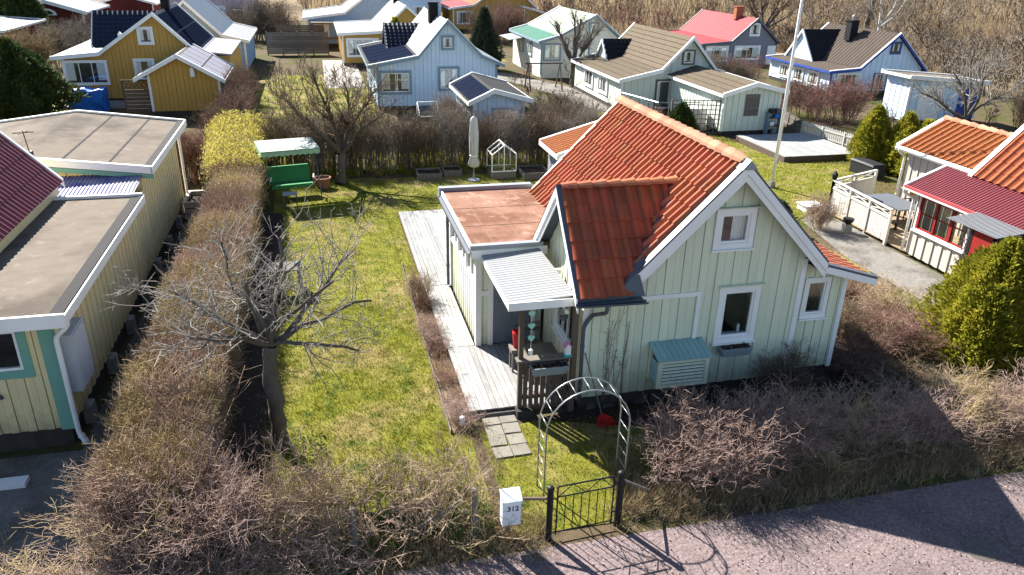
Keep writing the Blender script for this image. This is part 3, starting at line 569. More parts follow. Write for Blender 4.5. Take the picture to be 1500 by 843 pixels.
trim((-1.5, 2.85, 0), (1, 0), [(0.24, 0.16), (0.35, 0.16), (0.35, 2.30), (0.24, 2.30)])
trim((-1.5, 2.85, 0), (1, 0), [(0.08, 1.42), (0.24, 1.42), (0.24, 1.54), (0.08, 1.54)])
trim((-1.5, 2.85, 0), (1, 0), [(1.25, 0.16), (1.36, 0.16), (1.36, 2.30), (1.25, 2.30)])
trim((-1.5, 2.85, 0), (1, 0), [(0.24, 2.19), (1.36, 2.19), (1.36, 2.30), (0.24, 2.30)], 0.0, 0.043)
trim((-1.5, 6.42, 0), (0, -1), [(3.44, 0.17), (3.57, 0.17), (3.57, 2.66), (3.44, 2.66)], nm='corner_board')
trim((-1.5, 6.42, 0), (0, -1), [(0, 0.17), (0.12, 0.17), (0.12, 2.66), (0, 2.66)], nm='corner_board')
# windows
W1 = window(H, (2.94, 0, 1.37), (1, 0), 0.68, 1.02, cas=0.12, hood=True)
W2 = window(H, (2.64, 0, 3.43), (1, 0), 0.62, 0.60, cas=0.115, hood=True)
W3 = window(H, (4.91, 0.1, 1.67), (1, 0), 0.41, 0.73, cas=0.10)
cu = MB()
for i in range(9):
    x = 2.95 + i * 0.034; cu.add([(x, 0.10 + 0.015 * (i % 2), 3.44), (x + 0.034, 0.10 + 0.015 * ((i + 1) % 2), 3.44), (x + 0.034, 0.10 + 0.015 * ((i + 1) % 2), 4.02), (x, 0.10 + 0.015 * (i % 2), 4.02)], [(0, 1, 2, 3)])
cu.part('curtain', 'curtain', H)
MB().box(2.9, 3.66, 0.05, 0.26, 1.30, 1.34).part('inner_sill', 'white_paint', H)
MB().lathe([(0.03, 0), (0.03, 0.22), (0.022, 0.225)], (3.45, 0.13, 1.34), 12).part('candle', 'plastic_white', H)
window(H, (-1.5, 6.20, 1.62), (0, -1), 0.95, 0.86, cas=0.07, cols=2, sill=False)
window(H, (-1.5, 5.12, 1.62), (0, -1), 0.95, 0.86, cas=0.07, cols=2, sill=False)
window(H, (-1.5, 4.04, 1.62), (0, -1), 0.95, 0.86, cas=0.07, cols=2, sill=False)
window(H, (0, 1.62, 1.18), (0, -1), 1.10, 0.94, cas=0.09, cols=3)
# panelled door with chevron boarding
dr = MB().wall((-1.14, 2.85, 0.17), (1, 0), [(0, 0), (0.88, 0), (0.88, 2.01), (0, 2.01)], -0.03, -0.005).part('door', 'door_paint', H)
for sg in (0, 1):
    for k in range(-6, 22):
        z = k * 0.105; a, b = (0.012, 0.437) if sg == 0 else (0.443, 0.868); za0, zb0 = (z + 0.42, z) if sg == 0 else (z, z + 0.42)
        pts = [(a, za0), (b, zb0), (b, zb0 + 0.095), (a, za0 + 0.095)]
        if min(p[1] for p in pts) < 0.01 or max(p[1] for p in pts) > 2.0:
            pts = [(q, min(max(r_, 0.01), 2.0)) for q, r_ in pts]
            if max(p[1] for p in pts) - min(p[1] for p in pts) < 0.03: continue
            if abs(pts[0][1] - pts[3][1]) < 1e-4 and abs(pts[1][1] - pts[2][1]) < 1e-4: continue
        MB().wall((-1.14, 2.85, 0.17), (1, 0), pts, -0.004, 0.010).part('door_board', 'door_paint', dr)
MB().tube([(-1.06, 2.85, 1.22), (-1.06, 2.79, 1.22), (-0.94, 2.79, 1.22)], 0.012, 8).lathe([(0.025, 0), (0.025, 0.10)], (-1.06, 2.84, 1.18), 10).part('handle', 'steel', dr)
# flat felt roof of the annex
MB().box(-1.72, 0.72, 2.34, 6.42, 2.66, 2.80).part('flat_roof', 'red_felt', H)
fs_ = MB()
for x in (-1.25, -0.62, 0.02): fs_.box(x, x + 0.02, 2.36, 6.4, 2.801, 2.806)
for y in (3.6, 4.9): fs_.box(-1.7, 0.6, y, y + 0.018, 2.8062, 2.810)
fs_.part('felt_seam', 'pale_felt', H)
MB().box(-1.80, 0.66, 6.38, 6.56, 2.70, 2.90).part('roof_edge', 'grey_metal', H)
MB().box(-1.78, -0.20, 2.20, 2.34, 2.76, 2.86).part('roof_edge', 'grey_metal', H)
MB().box(-1.76, -0.10, 2.23, 2.26, 2.56, 2.757).part('fascia', 'white_paint', H); MB().box(-1.76, -1.72, 2.262, 6.38, 2.62, 2.83).part('fascia', 'white_paint', H)
gutter(H, (-1.83, 6.5, 2.74), (-1.83, 2.25, 2.73)); pipe(H, [(-1.83, 6.35, 2.7), (-1.83, 6.35, 2.6), (-1.60, 6.35, 2.45), (-1.60, 6.35, 0.2)])
# corrugated canopy over the porch
cn = MB(); wave_field(cn, (-0.28, -0.24, 2.70), (0, 1, 0), (-1, 0, -0.06), 2.55, 1.26, 0.11, 1, 0.011, 0.0, per=4)
cn.part('porch_roof', 'white_sheet', H)
MB().box(-1.56, -0.27, -0.28, -0.25, 2.50, 2.66).part('fascia', 'white_paint', H); MB().box(-1.56, -1.53, -0.25, 2.3, 2.52, 2.61).part('fascia', 'white_paint', H)
MB().box(-1.5, -0.06, 0.05, 0.12, 2.48, 2.58).box(-1.5, -0.06, 1.3, 1.37, 2.48, 2.58).part('rafter', 'white_paint', H)
# porch posts, railing boards
MB().box(-1.245, -1.155, 0.06, 0.15, 0.0, 2.48).part('porch_post', 'brown_wood', H); MB().box(-0.20, -0.10, -0.04, 0.07, 0.0, 2.56).part('porch_post', 'brown_wood', H)
MB().box(-1.30, -0.09, -0.03, 0.17, 1.245, 1.285).part('rail_shelf', 'grey_wood', H); MB().box(-1.15, -0.21, 0.085, 0.125, 0.35, 0.44).part('rail', 'brown_wood', H); MB().box(-1.15, -0.21, 0.085, 0.125, 1.12, 1.22).part('rail', 'brown_wood', H)
me = MB().box(-0.043, 0.043, -0.011, 0.011, 0, 1.05).mesh('rail_board', 'brown_wood')
copies('rail_board', me, H, [(Vector((-1.10 + i * 0.117, 0.07, 0.18)) + off, (0, 0, 0)) for i in range(8)])
# deck boards (three decks)
def deck(name, label, x0, x1, y0, y1, z, bw=0.12, m='deck_wood'):
    D = thing(name, label, 'deck', ((x0 + x1) / 2, (y0 + y1) / 2, 0)); n = round((x1 - x0) / bw); s = (x1 - x0) / n
    me = MB().box(-s / 2 + 0.005, s / 2 - 0.005, -(y1 - y0) / 2, (y1 - y0) / 2, -0.028, 0).mesh('plank', m)
    copies('plank', me, D, [((x0 - (x0 + x1) / 2 + (i + 0.5) * s, rnd.uniform(-.006, .006), z + rnd.uniform(-.003, .003)), (0, 0, 0)) for i in range(n)])
    MB().box(x0 + 0.02, x1 - 0.02, y0 + 0.03, y0 + 0.08, 0, z - 0.03).box(x0 + 0.02, x1 - 0.02, y1 - 0.08, y1 - 0.03, 0, z - 0.03).box(x0 + 0.01, x0 + 0.05, y0 + 0.02, y1 - 0.02, 0, z - 0.03).part('joist', 'brown_wood', D)
    return D
deck('porch_deck', 'sunlit grey plank deck in front of the cottage door', -2.20, -0.05, 0.18, 2.84, 0.16)
deck('side_deck', 'narrow grey plank walkway beside the glazed annex', -2.24, -1.56, 2.87, 6.42, 0.155)
deck('back_deck', 'wide pale plank terrace behind the flat-roofed annex', -2.26, 1.7, 6.48, 13.0, 0.15)
# ------------------------------------------------------------------ small things round the cottage
def louvre_cover():
    R_ = thing('heat_pump_cover', 'louvred wooden cover with teal plank lid on the cottage front wall', 'cover', (1.98, -0.25, 0.6))
    n = 10; x0, x1 = 1.40, 2.56; s = (x1 - x0) / n
    for i in range(n):
        a, b = x0 + i * s + 0.004, x0 + (i + 1) * s - 0.004
        MB().ext([(a, -0.012, 1.43), (b, -0.012, 1.43), (b, -0.56, 1.27), (a, -0.56, 1.27)], (0, 0, -0.022)).part('lid_plank', 'teal_paint', R_)
    f = MB(); X0, X1 = 1.44, 2.52
    f.box(X0, X0 + 0.08, -0.52, -0.46, 0.63, 1.25).box(X1 - 0.08, X1, -0.52, -0.46, 0.63, 1.25).box(X0 + 0.08, X1 - 0.08, -0.52, -0.462, 0.63, 0.70).box(X0 + 0.08, X1 - 0.08, -0.52, -0.462, 1.17, 1.25)
    f.box(X0, X0 + 0.06, -0.09, -0.02, 0.63, 1.38).box(X1 - 0.06, X1, -0.09, -0.02, 0.63, 1.38).part('frame', 'pale_green', R_)
    MB().box(X0 + .06, X1 - .06, -0.40, -0.38, .64, 1.2).part('shade_panel', 'plinth', R_)  # added dark panel, stands in for the shade between the slats
    for k in range(6):
        z = 0.722 + k * 0.075
        MB().ext([(X0 + 0.085, -0.515, z), (X0 + 0.085, -0.475, z + 0.034), (X0 + 0.085, -0.465, z + 0.028), (X0 + 0.085, -0.505, z - 0.006)], (X1 - X0 - 0.17, 0, 0)).part('slat', 'pale_green', R_)
        for xx in (X0 + 0.004, X1 - 0.03): MB().ext([(xx, -0.455, z), (xx + 0.026, -0.455, z + 0.045), (xx + 0.026, -0.455, z + 0.03), (xx, -0.455, z - 0.012)], (0, 0.36, 0)).part('slat', 'teal_paint', R_)
louvre_cover()
def planter(label, x, y, z, L, group=None, plants=True):
    R_ = thing('planter_box', label, 'planter', (x, y, z), group)
    b = MB(); a = 0.10
    b.hexa([(x - L / 2 + .03, y - a + .03, z), (x + L / 2 - .03, y - a + .03, z), (x + L / 2 - .03, y + a - .03, z), (x - L / 2 + .03, y + a - .03, z), (x - L / 2, y - a, z + .17), (x + L / 2, y - a, z + .17), (x + L / 2, y + a, z + .17), (x - L / 2, y + a, z + .17)])
    b.box(x - L / 2 - .012, x + L / 2 + .012, y - a - .012, y - a + .012, z + .15, z + .185).box(x - L / 2 - .012, x + L / 2 + .012, y + a - .012, y + a + .012, z + .15, z + .185)
    b.box(x - L / 2 - .012, x - L / 2 + .012, y - a + .012, y + a - .012, z + .15, z + .185).box(x + L / 2 - .012, x + L / 2 + .012, y - a + .012, y + a - .012, z + .15, z + .185).part('trough', 'grey_metal', R_)
    MB().box(x - L / 2 + .012, x + L / 2 - .012, y - a + .012, y + a - .012, z + .171, z + .178).part('soil', 'soil', R_)
    MB().box(x - L * .3, x - L * .3 + .025, y - a - .02, y + a + 0.03, z + .186, z + .196).box(x + L * .3 - .025, x + L * .3, y - a - .02, y + a + 0.03, z + .186, z + .196).part('bracket', 'black_iron', R_)
    rg = np.random.default_rng(int(abs(x) * 100)); n = 30
    xy = np.stack([rg.uniform(x - L / 2 + .04, x + L / 2 - .04, n), rg.uniform(y - .07, y + .07, n)], 1)
    o = obj('dry_plant', np_mesh('dry_plant', [leaves(rg, np.c_[xy, np.full(n, z + .18)] - np.array([x, y, z]), .07, .02, np.array([0, 0, 1.]), .7)], 'dead_leaf'), R_)
planter('grey planter box hooked under the cottage ground-floor window', 3.27, -0.17, 1.02, 0.66)
planter('grey planter box hanging on the porch railing', -0.66, -0.07, 0.98, 0.72)
# garden arch: two hoops joined by rungs
R_ = thing('garden_arch', 'galvanised tubular garden arch on the grass behind the gate', 'arch', (-0.74, -2.36, 0))
def hoop(y): return [(-1.45, y, 0)] + [(-1.45, y, 0.7), (-1.45, y, 1.36)] + [(-0.73 - 0.72 * math.cos(a), y, 1.38 + 0.72 * math.sin(a)) for a in np.linspace(0.05, math.pi - 0.05, 18)] + [(-0.01, y, 1.36), (-0.01, y, 0.7), (-0.01, y, 0)]
for y in (-2.56, -2.16): MB().tube(hoop(y), 0.014, 8).part('hoop', 'steel', R_, smooth=True)
rm = MB().tube([(0, 0, 0), (0, 0.40, 0)], 0.008, 6).mesh('rung', 'steel', smooth=True); pp = []
for z in (0.2, 0.45, 0.7, 0.95, 1.2): pp += [((-1.45 + 0.74, -2.56 + 2.36, z), (0, 0, 0)), ((-0.01 + 0.74, -2.56 + 2.36, z), (0, 0, 0))]
for a in np.linspace(0.18, math.pi - 0.18, 9): pp.append(((-0.73 - 0.72 * math.cos(a) + 0.74, -0.20, 1.38 + 0.72 * math.sin(a)), (0, 0, 0)))
copies('rung', rm, R_, pp)
# gate
R_ = thing('garden_gate', 'black iron bar gate between two posts at the road', 'gate', (-1.03, -3.42, 0))
gx0, gx1, gy0, gy1 = -1.50, -0.55, -3.43, -3.37
for x, y, h in ((-1.62, -3.44, 1.03), (-0.44, -3.36, 1.06)):
    o = MB().lathe([(0.05, 0), (0.05, h - 0.05)], (x, y, 0), 14).part('post', 'black_iron', R_, smooth=False); MB().lathe([(0.058, 0), (0.062, 0.02), (0.045, 0.05), (0.015, 0.065)], (x, y, h - 0.05), 12).part('post_cap', 'black_iron', o)
gp = lambda t, z: (gx0 + (gx1 - gx0) * t, gy0 + (gy1 - gy0) * t, z)
for z, r in ((0.12, 0.012), (0.80, 0.012), (1.0, 0.014)): MB().tube([gp(0, z), gp(1, z)], r, 6).part('rail', 'black_iron', R_)
for t in (0, 1): MB().tube([gp(t, 0.08), gp(t, 1.0)], 0.014, 6).part('stile', 'black_iron', R_)
for i in range(1, 7): MB().tube([gp(i / 7, 0.12), gp(i / 7, 0.80)], 0.0085, 6).part('bar', 'black_iron', R_)
for a, b in ((0, .26), (.5, .26), (.5, .76), (1, .76)): MB().tube([gp(a, 0.80), gp(b, 1.0)], 0.008, 6).part('brace', 'black_iron', R_)
for z in (0.3, 0.85): MB().tube([gp(1, z), (-0.44, -3.36, z)], 0.012, 6).part('hinge', 'black_iron', R_)
MB().tube([gp(0, 0.78), (-1.62, -3.44, 0.78)], 0.010, 6).part('latch', 'black_iron', R_)
MB().tube([(-0.36, -3.30, 0), (-0.36, -3.30, 1.02), (-0.44, -3.34, 1.04)], 0.016, 6).solo('iron_stake', 'black_iron', 'thin black iron stake beside the right gate post', 'stake', (-0.36, -3.30, 0))
# mailbox with number
R_ = thing('mailbox', 'white metal mailbox with the number 312 left of the gate', 'mailbox', (-2.23, -3.36, 0))
mb = MB(); mb.ext([(-2.375, -3.44, 0.40), (-2.375, -3.27, 0.40), (-2.375, -3.27, 0.95), (-2.375, -3.44, 0.86)], (0.29, 0, 0)).part('body', 'mail_white', R_)
MB().ext([(-2.39, -3.47, 0.862), (-2.39, -3.26, 0.962), (-2.39, -3.26, 0.974), (-2.39, -3.47, 0.874)], (0.32, 0, 0)).part('lid', 'mail_white', R_)
MB().box(-2.385, -2.375 + .30, -3.475, -3.462, 0.815, 0.872).part('flap', 'mail_white', R_)
MB().lathe([(0.03, 0), (0.03, 0.9)], (-2.23, -3.22, 0), 8).part('post', 'grey_wood', R_)
fc = bpy.data.curves.new('number', 'FONT'); fc.body = '312'; fc.size = 0.125; fc.align_x = 'CENTER'; fc.extrude = 0.001; fc.offset = 0.002; fc.materials.append(MAT['black_ink'])
tmp = link(bpy.data.objects.new('number_curve', fc)); bpy.context.view_layer.update(); nme = bpy.data.meshes.new_from_object(tmp); bpy.data.objects.remove(tmp)
fo = link(bpy.data.objects.new('number', nme)); fo.parent = R_; fo.location = (0.02, -0.0835, 0.67); fo.rotation_euler = (math.pi / 2, 0, 0)
# fence posts and rails by the road
for i, (x, h, lab) in enumerate(((-2.75, 0.95, 'weathered wooden fence post left of the mailbox'), (-4.6, 0.9, 'weathered wooden fence post in the hedge below the apple tree'))):
    MB().lathe([(0.055, 0), (0.05, h), (0.03, h + 0.02)], (x, -3.15, 0), 9).solo('fence_post', 'grey_wood', lab, 'post', (x, -3.15, 0))
MB().tube([(-2.05, -3.22, 0.70), (-1.66, -3.40, 0.78)], 0.028, 7).solo('fence_rail', 'brown_wood', 'short round rail between mailbox and gate post', 'rail', (-1.9, -3.3, 0.7))
MB().tube([(-0.40, -3.28, 0.85), (0.28, -2.95, 0.25)], 0.022, 7).solo('brace_pole', 'grey_wood', 'wooden pole sloping from the right gate post into the hedge', 'pole', (0, -3.1, 0.5))
MB().tube([(-3.9, -3.05, 0.10), (-2.9, -3.1, 0.75)], 0.03, 7).solo('brace_pole', 'grey_wood', 'old wooden pole leaning in the hedge left of the mailbox', 'pole', (-3.4, -3.1, 0.4))
# stepping slabs
k = 0
R_ = thing('slab_path', 'square grey stone slabs laid before the porch steps', 'paving', (-1.6, -0.4, 0))
sl = MB().hexa([(-.165, -.165, 0), (.165, -.165, 0), (.165, .165, 0), (-.165, .165, 0), (-.16, -.16, .045), (.16, -.16, .045), (.16, .16, .045), (-.16, .16, .045)]).mesh('slab', 'stone_slab')
copies('slab', sl, R_, [((-0.22 + (i % 2) * 0.35 + rnd.uniform(-.02, .02), 0.36 - (i // 2) * 0.35 + rnd.uniform(-.02, .02), 0.0), (0, 0, rnd.uniform(-.06, .06))) for i in range(8)])
MB().box(-2.10, -1.28, 0.10, 0.17, 0.0, 0.10).solo('step_timber', 'grey_wood', 'dark timber step at the front edge of the porch deck', 'step', (-1.7, 0.13, 0))
MB().box(-1.28, -0.95, -0.06, 0.16, 0.0, 0.17).solo('footing_block', 'plinth', 'dark footing block under the porch railing corner', 'block', (-1.1, 0.05, 0))
# bed edging boards
R_ = thing('bed_edging', 'thin weathered boards edging the flower bed along the lawn', 'edging', (-2.65, 4, 0))
for i in range(4): MB().box(-2.66, -2.64, -0.3 + i * 2.2, -0.3 + i * 2.2 + 2.19, 0, 0.09 + rnd.uniform(-.01, .01)).part('board', 'grey_wood', R_)
mb = MB(); mb.lathe([(0.045, 0.1), (0.05, 0.12), (0.05, 0.27), (0.03, 0.285)], (-2.40, -0.16, 0), 12).lathe([(0.012, 0), (0.012, 0.1)], (-2.40, -0.16, 0), 8).solo('garden_light', 'plastic_white', 'small white cylinder garden light in the bed', 'light', (-2.40, -0.16, 0))
# rake against the wall
R_ = thing('leaf_rake', 'leaf rake with red fan head leaning by the cottage front', 'rake', (0.35, -0.35, 0))
MB().tube([(0.06, -0.06, 1.35), (0.36, -0.45, 0.12)], 0.013, 7).part('handle', 'grey_wood', R_)
for i in range(13):
    a = math.radians(-38 + i * 76 / 12); c = Vector((0.36, -0.45, 0.13)); dv = Vector((math.sin(a), -math.cos(a), 0)) * 0.30
    MB().tube([c, c + dv * 0.6 + Vector((0, 0, 0.0)), c + dv + Vector((0, 0, -0.02)), c + dv * 1.05 + Vector((0, 0, -0.08))], 0.009, 5).part('tine', 'red_plastic', R_)
MB().ext([(0.18, -0.60, 0.125), (0.54, -0.60, 0.125), (0.40, -0.44, 0.14), (0.32, -0.44, 0.14)], (0, 0, 0.012)).part('fan', 'red_plastic', R_)
# porch furniture
R_ = thing('slatted_table', 'small brown slatted folding table on the porch', 'table', (-0.55, 1.0, 0.16))
for i in range(9): MB().box(-0.92 + i * 0.083, -0.92 + i * 0.083 + 0.068, 0.62, 1.36, 0.86, 0.885).part('slat', 'grey_wood', R_)
for y in (0.72, 1.26): MB().tube([(-0.88, y, 0.85), (-0.28, y, 0.17)], 0.014, 6).tube([(-0.28, y, 0.85), (-0.88, y, 0.17)], 0.014, 6).part('leg', 'black_iron', R_)
R_ = thing('slatted_chair', 'slatted folding chair behind the porch table', 'chair', (-0.45, 1.85, 0.16))
for i in range(5): MB().box(-0.66, -0.22, 1.66 + i * 0.08, 1.72 + i * 0.08, 0.60, 0.62).part('seat_slat', 'grey_wood', R_)
for i in range(2): MB().box(-0.66, -0.22, 2.07, 2.09, 0.82 + i * 0.13, 0.91 + i * 0.13).part('back_slat', 'grey_wood', R_)
for x in (-0.66, -0.22): MB().tube([(x, 2.10, 1.06), (x, 1.70, 0.17)], 0.012, 6).tube([(x, 1.66, 0.60), (x, 2.04, 0.17)], 0.012, 6).part('leg', 'black_iron', R_)
R_ = thing('lidded_bucket', 'small red container with a dark handle beside the porch table', 'container', (-0.86, 1.62, 0.16))
MB().lathe([(0.10, 0), (0.13, 0.34), (0.135, 0.36), (0.10, 0.40)], (-0.86, 1.62, 0.70), 14).part('body', 'red_plastic', R_)
MB().tube([(-0.98, 1.62, 1.05), (-0.92, 1.62, 1.22), (-0.80, 1.62, 1.22), (-0.74, 1.62, 1.05)], 0.012, 6).part('handle', 'black_iron', R_)
MB().box(-1.03, -0.70, 1.47, 1.78, 0.62, 0.70).box(-1.01, -0.97, 1.49, 1.53, 0.16, 0.62).box(-0.76, -0.72, 1.72, 1.76, 0.16, 0.62).box(-0.76, -0.72, 1.49, 1.53, 0.16, 0.62).box(-1.01, -0.97, 1.72, 1.76, 0.16, 0.62).solo('stool', 'grey_wood', 'low wooden stool under the red container on the porch', 'stool', (-0.86, 1.62, 0.16))
R_ = thing('heart_garland', 'mint enamel hearts hanging on a cord from the porch roof', 'ornament', (-1.05, 0.02, 2.4))
MB().tube([(-1.03, 0.0, 2.50), (-1.03, 0.0, 1.42)], 0.004, 5).part('cord', 'white_paint', R_)
hp = [(0.055 * (16 * math.sin(t) ** 3) / 16, 0.055 * (13 * math.cos(t) - 5 * math.cos(2 * t) - 2 * math.cos(3 * t) - math.cos(4 * t)) / 16) for t in np.linspace(0, 2 * math.pi, 18)[:-1]]
for z in (2.28, 2.02, 1.76): MB().ext([(-1.03 + a * 1.3, -0.012, z + b * 1.3) for a, b in hp], (0, 0.024, 0)).part('heart', 'mint_enamel', R_)
MB().lathe([(0.03, 0), (0.042, 0.02), (0.045, 0.10), (0.02, 0.12)], (-1.03, 0, 1.40), 10).part('bell', 'white_paint', R_)
R_ = thing('birdhouse', 'little pink birdhouse with turquoise base on the porch rail', 'birdhouse', (-0.28, 0.02, 1.285))
MB().box(-0.345, -0.205, -0.04, 0.09, 1.285, 1.33).part('base', 'turquoise', R_)
MB().ext([(-0.33, -0.03, 1.33), (-0.22, -0.03, 1.33), (-0.22, -0.03, 1.50), (-0.275, -0.03, 1.56), (-0.33, -0.03, 1.50)], (0, 0.11, 0)).part('box', 'white_paint', R_)
MB().ext([(-0.36, -0.05, 1.485), (-0.275, -0.05, 1.575), (-0.19, -0.05, 1.485), (-0.19, -0.05, 1.50), (-0.275, -0.05, 1.59), (-0.36, -0.05, 1.50)], (0, 0.15, 0)).part('roof', 'pink_wood', R_)
R_ = thing('wall_lantern', 'grey metal lantern under the porch canopy by the brown post', 'lantern', (-0.30, 0.35, 2.0))
MB().lathe([(0.02, 0.0), (0.10, 0.02), (0.12, 0.05), (0.05, 0.10), (0.03, 0.14)], (-0.30, 0.30, 2.06), 14).part('cap', 'steel', R_); MB().lathe([(0.06, 0), (0.085, 0.04), (0.085, 0.10), (0.05, 0.12)], (-0.30, 0.30, 1.94), 14).part('lamp_body', 'dark_pipe', R_)
MB().tube([(-0.30, 0.30, 2.19), (-0.15, 0.30, 2.22), (-0.04, 0.30, 2.12)], 0.012, 6).part('bracket', 'dark_pipe', R_)
# climbing vine on the wall
rg = np.random.default_rng(11)
V0 = np.stack([rg.uniform(0.48, 0.92, 9), np.full(9, -0.03), np.full(9, 0.15)], 1) - np.array([0.7, 0, 0]); dd = np.stack([rg.normal(0, .05, 9), np.zeros(9), np.ones(9)], 1)
S0 = grow(rg, V0, dd, rg.uniform(1.3, 2.3, 9), .006, .004, 16, .13, .5); S1 = kids(rg, S0, 12, .3, 1, (30, 80), .2, .6, 7, .35, .15, .7, .003); S2 = kids(rg, S0, 30, .3, 1, (30, 80), .08, .25, 4, .25)
for S in (S0, S1, S2): S[0][:, :, 1] = np.clip(-0.035 + (S[0][:, :, 1] + 0.03) * 0.12, -0.08, -0.025); S[0][:, :, 2] = np.minimum(S[0][:, :, 2], 2.5)
lf = leaves(rg, S2[0][:, -1] + rg.normal(0, .02, (30, 3)) * np.array([1, .2, 1]), .035, .03, mi=1)
tag(obj('climbing_vine', np_mesh('climbing_vine', [tubes(S0), tubes(S1), tubes(S2), lf], ['brown_twig', 'brown_twig']), None, (0.7, 0, 0)), 'bare climbing vine on the cottage front wall', 'vine')
# flag pole
R_ = thing('flag_pole', 'tall white flag pole standing on the lawn behind the cottage', 'flag pole', (12.84, 13.96, 0))
MB().tube([(12.84, 13.96, 0), (12.84, 13.96, 5), (12.84, 13.96, 11)], [0.065, 0.055, 0.035], 12).part('mast', 'plastic_white', R_, smooth=True)
MB().lathe([(0.02, 0), (0.06, 0.04), (0.06, 0.08), (0.02, 0.12)], (12.84, 13.96, 11.0), 12).part('finial', 'plastic_white', R_); MB().box(12.74, 12.94, 13.86, 14.06, 0, 0.25).part('foot', 'steel', R_)
MB().tube([(12.90, 13.92, 0.9), (12.91, 13.91, 5), (12.88, 13.93, 10.8)], 0.006, 5).part('halyard', 'plastic_white', R_); MB().box(12.90, 12.93, 13.86, 13.90, 1.0, 1.15).part('cleat', 'steel', R_)
# swing sofa under the second tree
R_ = thing('swing_sofa', 'green garden swing sofa with pale scalloped awning', 'swing', (-5.75, 15.9, 0))
A = [(-6.75, 15.0), (-4.75, 15.4), (-5.05, 16.9), (-7.05, 16.5)]
MB().add([(x, y, 1.88 + (0.08 if i > 1 else 0)) for i, (x, y) in enumerate(A)] + [(x, y, 1.91 + (0.08 if i > 1 else 0)) for i, (x, y) in enumerate(A)], [(0, 1, 2, 3), (4, 5, 6, 7), (0, 1, 5, 4), (1, 2, 6, 5), (2, 3, 7, 6), (3, 0, 4, 7)]).part('awning', 'awning_pale', R_)
va = MB()
for (x0, y0), (x1, y1) in zip(A, A[1:] + A[:1]):
    n = 10
    for i in range(n):
        a, b = i / n, (i + 1) / n; q = lambda t: (x0 + (x1 - x0) * t, y0 + (y1 - y0) * t); p0, p1, pm = q(a), q(b), q((a + b) / 2)
        va.add([(*p0, 1.93), (*p1, 1.93), (*p1, 1.76), (*pm, 1.71), (*p0, 1.76)], [(0, 1, 2, 3, 4)])
va.part('valance', 'awning_green', R_)
sw = lambda u, v_, z: (-6.75 + u * 2.0 + v_ * -0.3, 15.0 + u * 0.4 + v_ * 1.5, z)
MB().hexa([sw(.15, .3, .42), sw(.88, .3, .42), sw(.88, .68, .38), sw(.15, .68, .38), sw(.15, .3, .54), sw(.88, .3, .54), sw(.88, .68, .5), sw(.15, .68, .5)]).part('seat', 'swing_green', R_)
MB().hexa([sw(.15, .66, .5), sw(.88, .66, .5), sw(.88, .74, .5), sw(.15, .74, .5), sw(.15, .82, 1.05), sw(.88, .82, 1.05), sw(.88, .88, 1.05), sw(.15, .88, 1.05)]).part('backrest', 'swing_green', R_)
for u in (0.03, 0.97):
    for v_ in (0.0, 1.0): MB().tube([sw(u, v_, 0), sw(u, 0.5, 1.86)], 0.022, 7).part('leg', 'dark_pipe', R_)
    MB().tube([sw(u, .45, 1.8), sw(u * .8 + .1, .35, .55)], 0.008, 5).tube([sw(u, .55, 1.8), sw(u * .8 + .1, .7, .75)], 0.008, 5).part('hanger', 'steel', R_)
    MB().box(*[c for k_ in range(3) for c in sorted((sw(u * .8 + .1, .3, .72)[k_], sw(u * .8 + .1, .3, .72)[k_] + (.05, .5, .03)[k_]))]).part('armrest', 'plastic_white', R_)
MB().tube([sw(.03, .5, 1.86), sw(.97, .5, 1.86)], 0.022, 7).part('top_bar', 'dark_pipe', R_)
R_ = thing('side_table', 'small dark metal side table before the swing sofa', 'table', (-5.9, 14.6, 0))
MB().box(-6.15, -5.65, 14.4, 14.8, 0.50, 0.53).part('table_top', 'grey_metal', R_)
for x in (-6.12, -5.68):
    for y in (14.43, 14.77): MB().tube([(x, y, 0), (x, y, 0.5)], 0.012, 6).part('leg', 'dark_pipe', R_)
# closed parasol
R_ = thing('closed_parasol', 'tall closed white parasol on the back lawn', 'parasol', (1.18, 16.92, 0))
MB().lathe([(0.05, 0.55), (0.19, 0.60), (0.22, 0.72), (0.13, 0.98), (0.16, 1.15), (0.175, 1.9), (0.14, 2.35), (0.14, 2.40), (0.11, 2.52), (0.03, 2.6)], (1.18, 16.92, 0), 32, fn=lambda a, z: 1 + 0.14 * math.sin(8 * a + z)).part('canopy', 'canvas', R_, smooth=True)
MB().tube([(1.18, 16.92, 0), (1.18, 16.92, 2.7)], 0.025, 8).part('pole', 'steel', R_); MB().lathe([(0.25, 0), (0.25, 0.06), (0.05, 0.1), (0.04, 0.3)], (1.18, 16.92, 0), 16).part('base', 'grey_metal', R_)
MB().lathe([(0.178, 0), (0.178, 0.03)], (1.18, 16.92, 1.02), 16).part('tie', 'white_paint', R_)
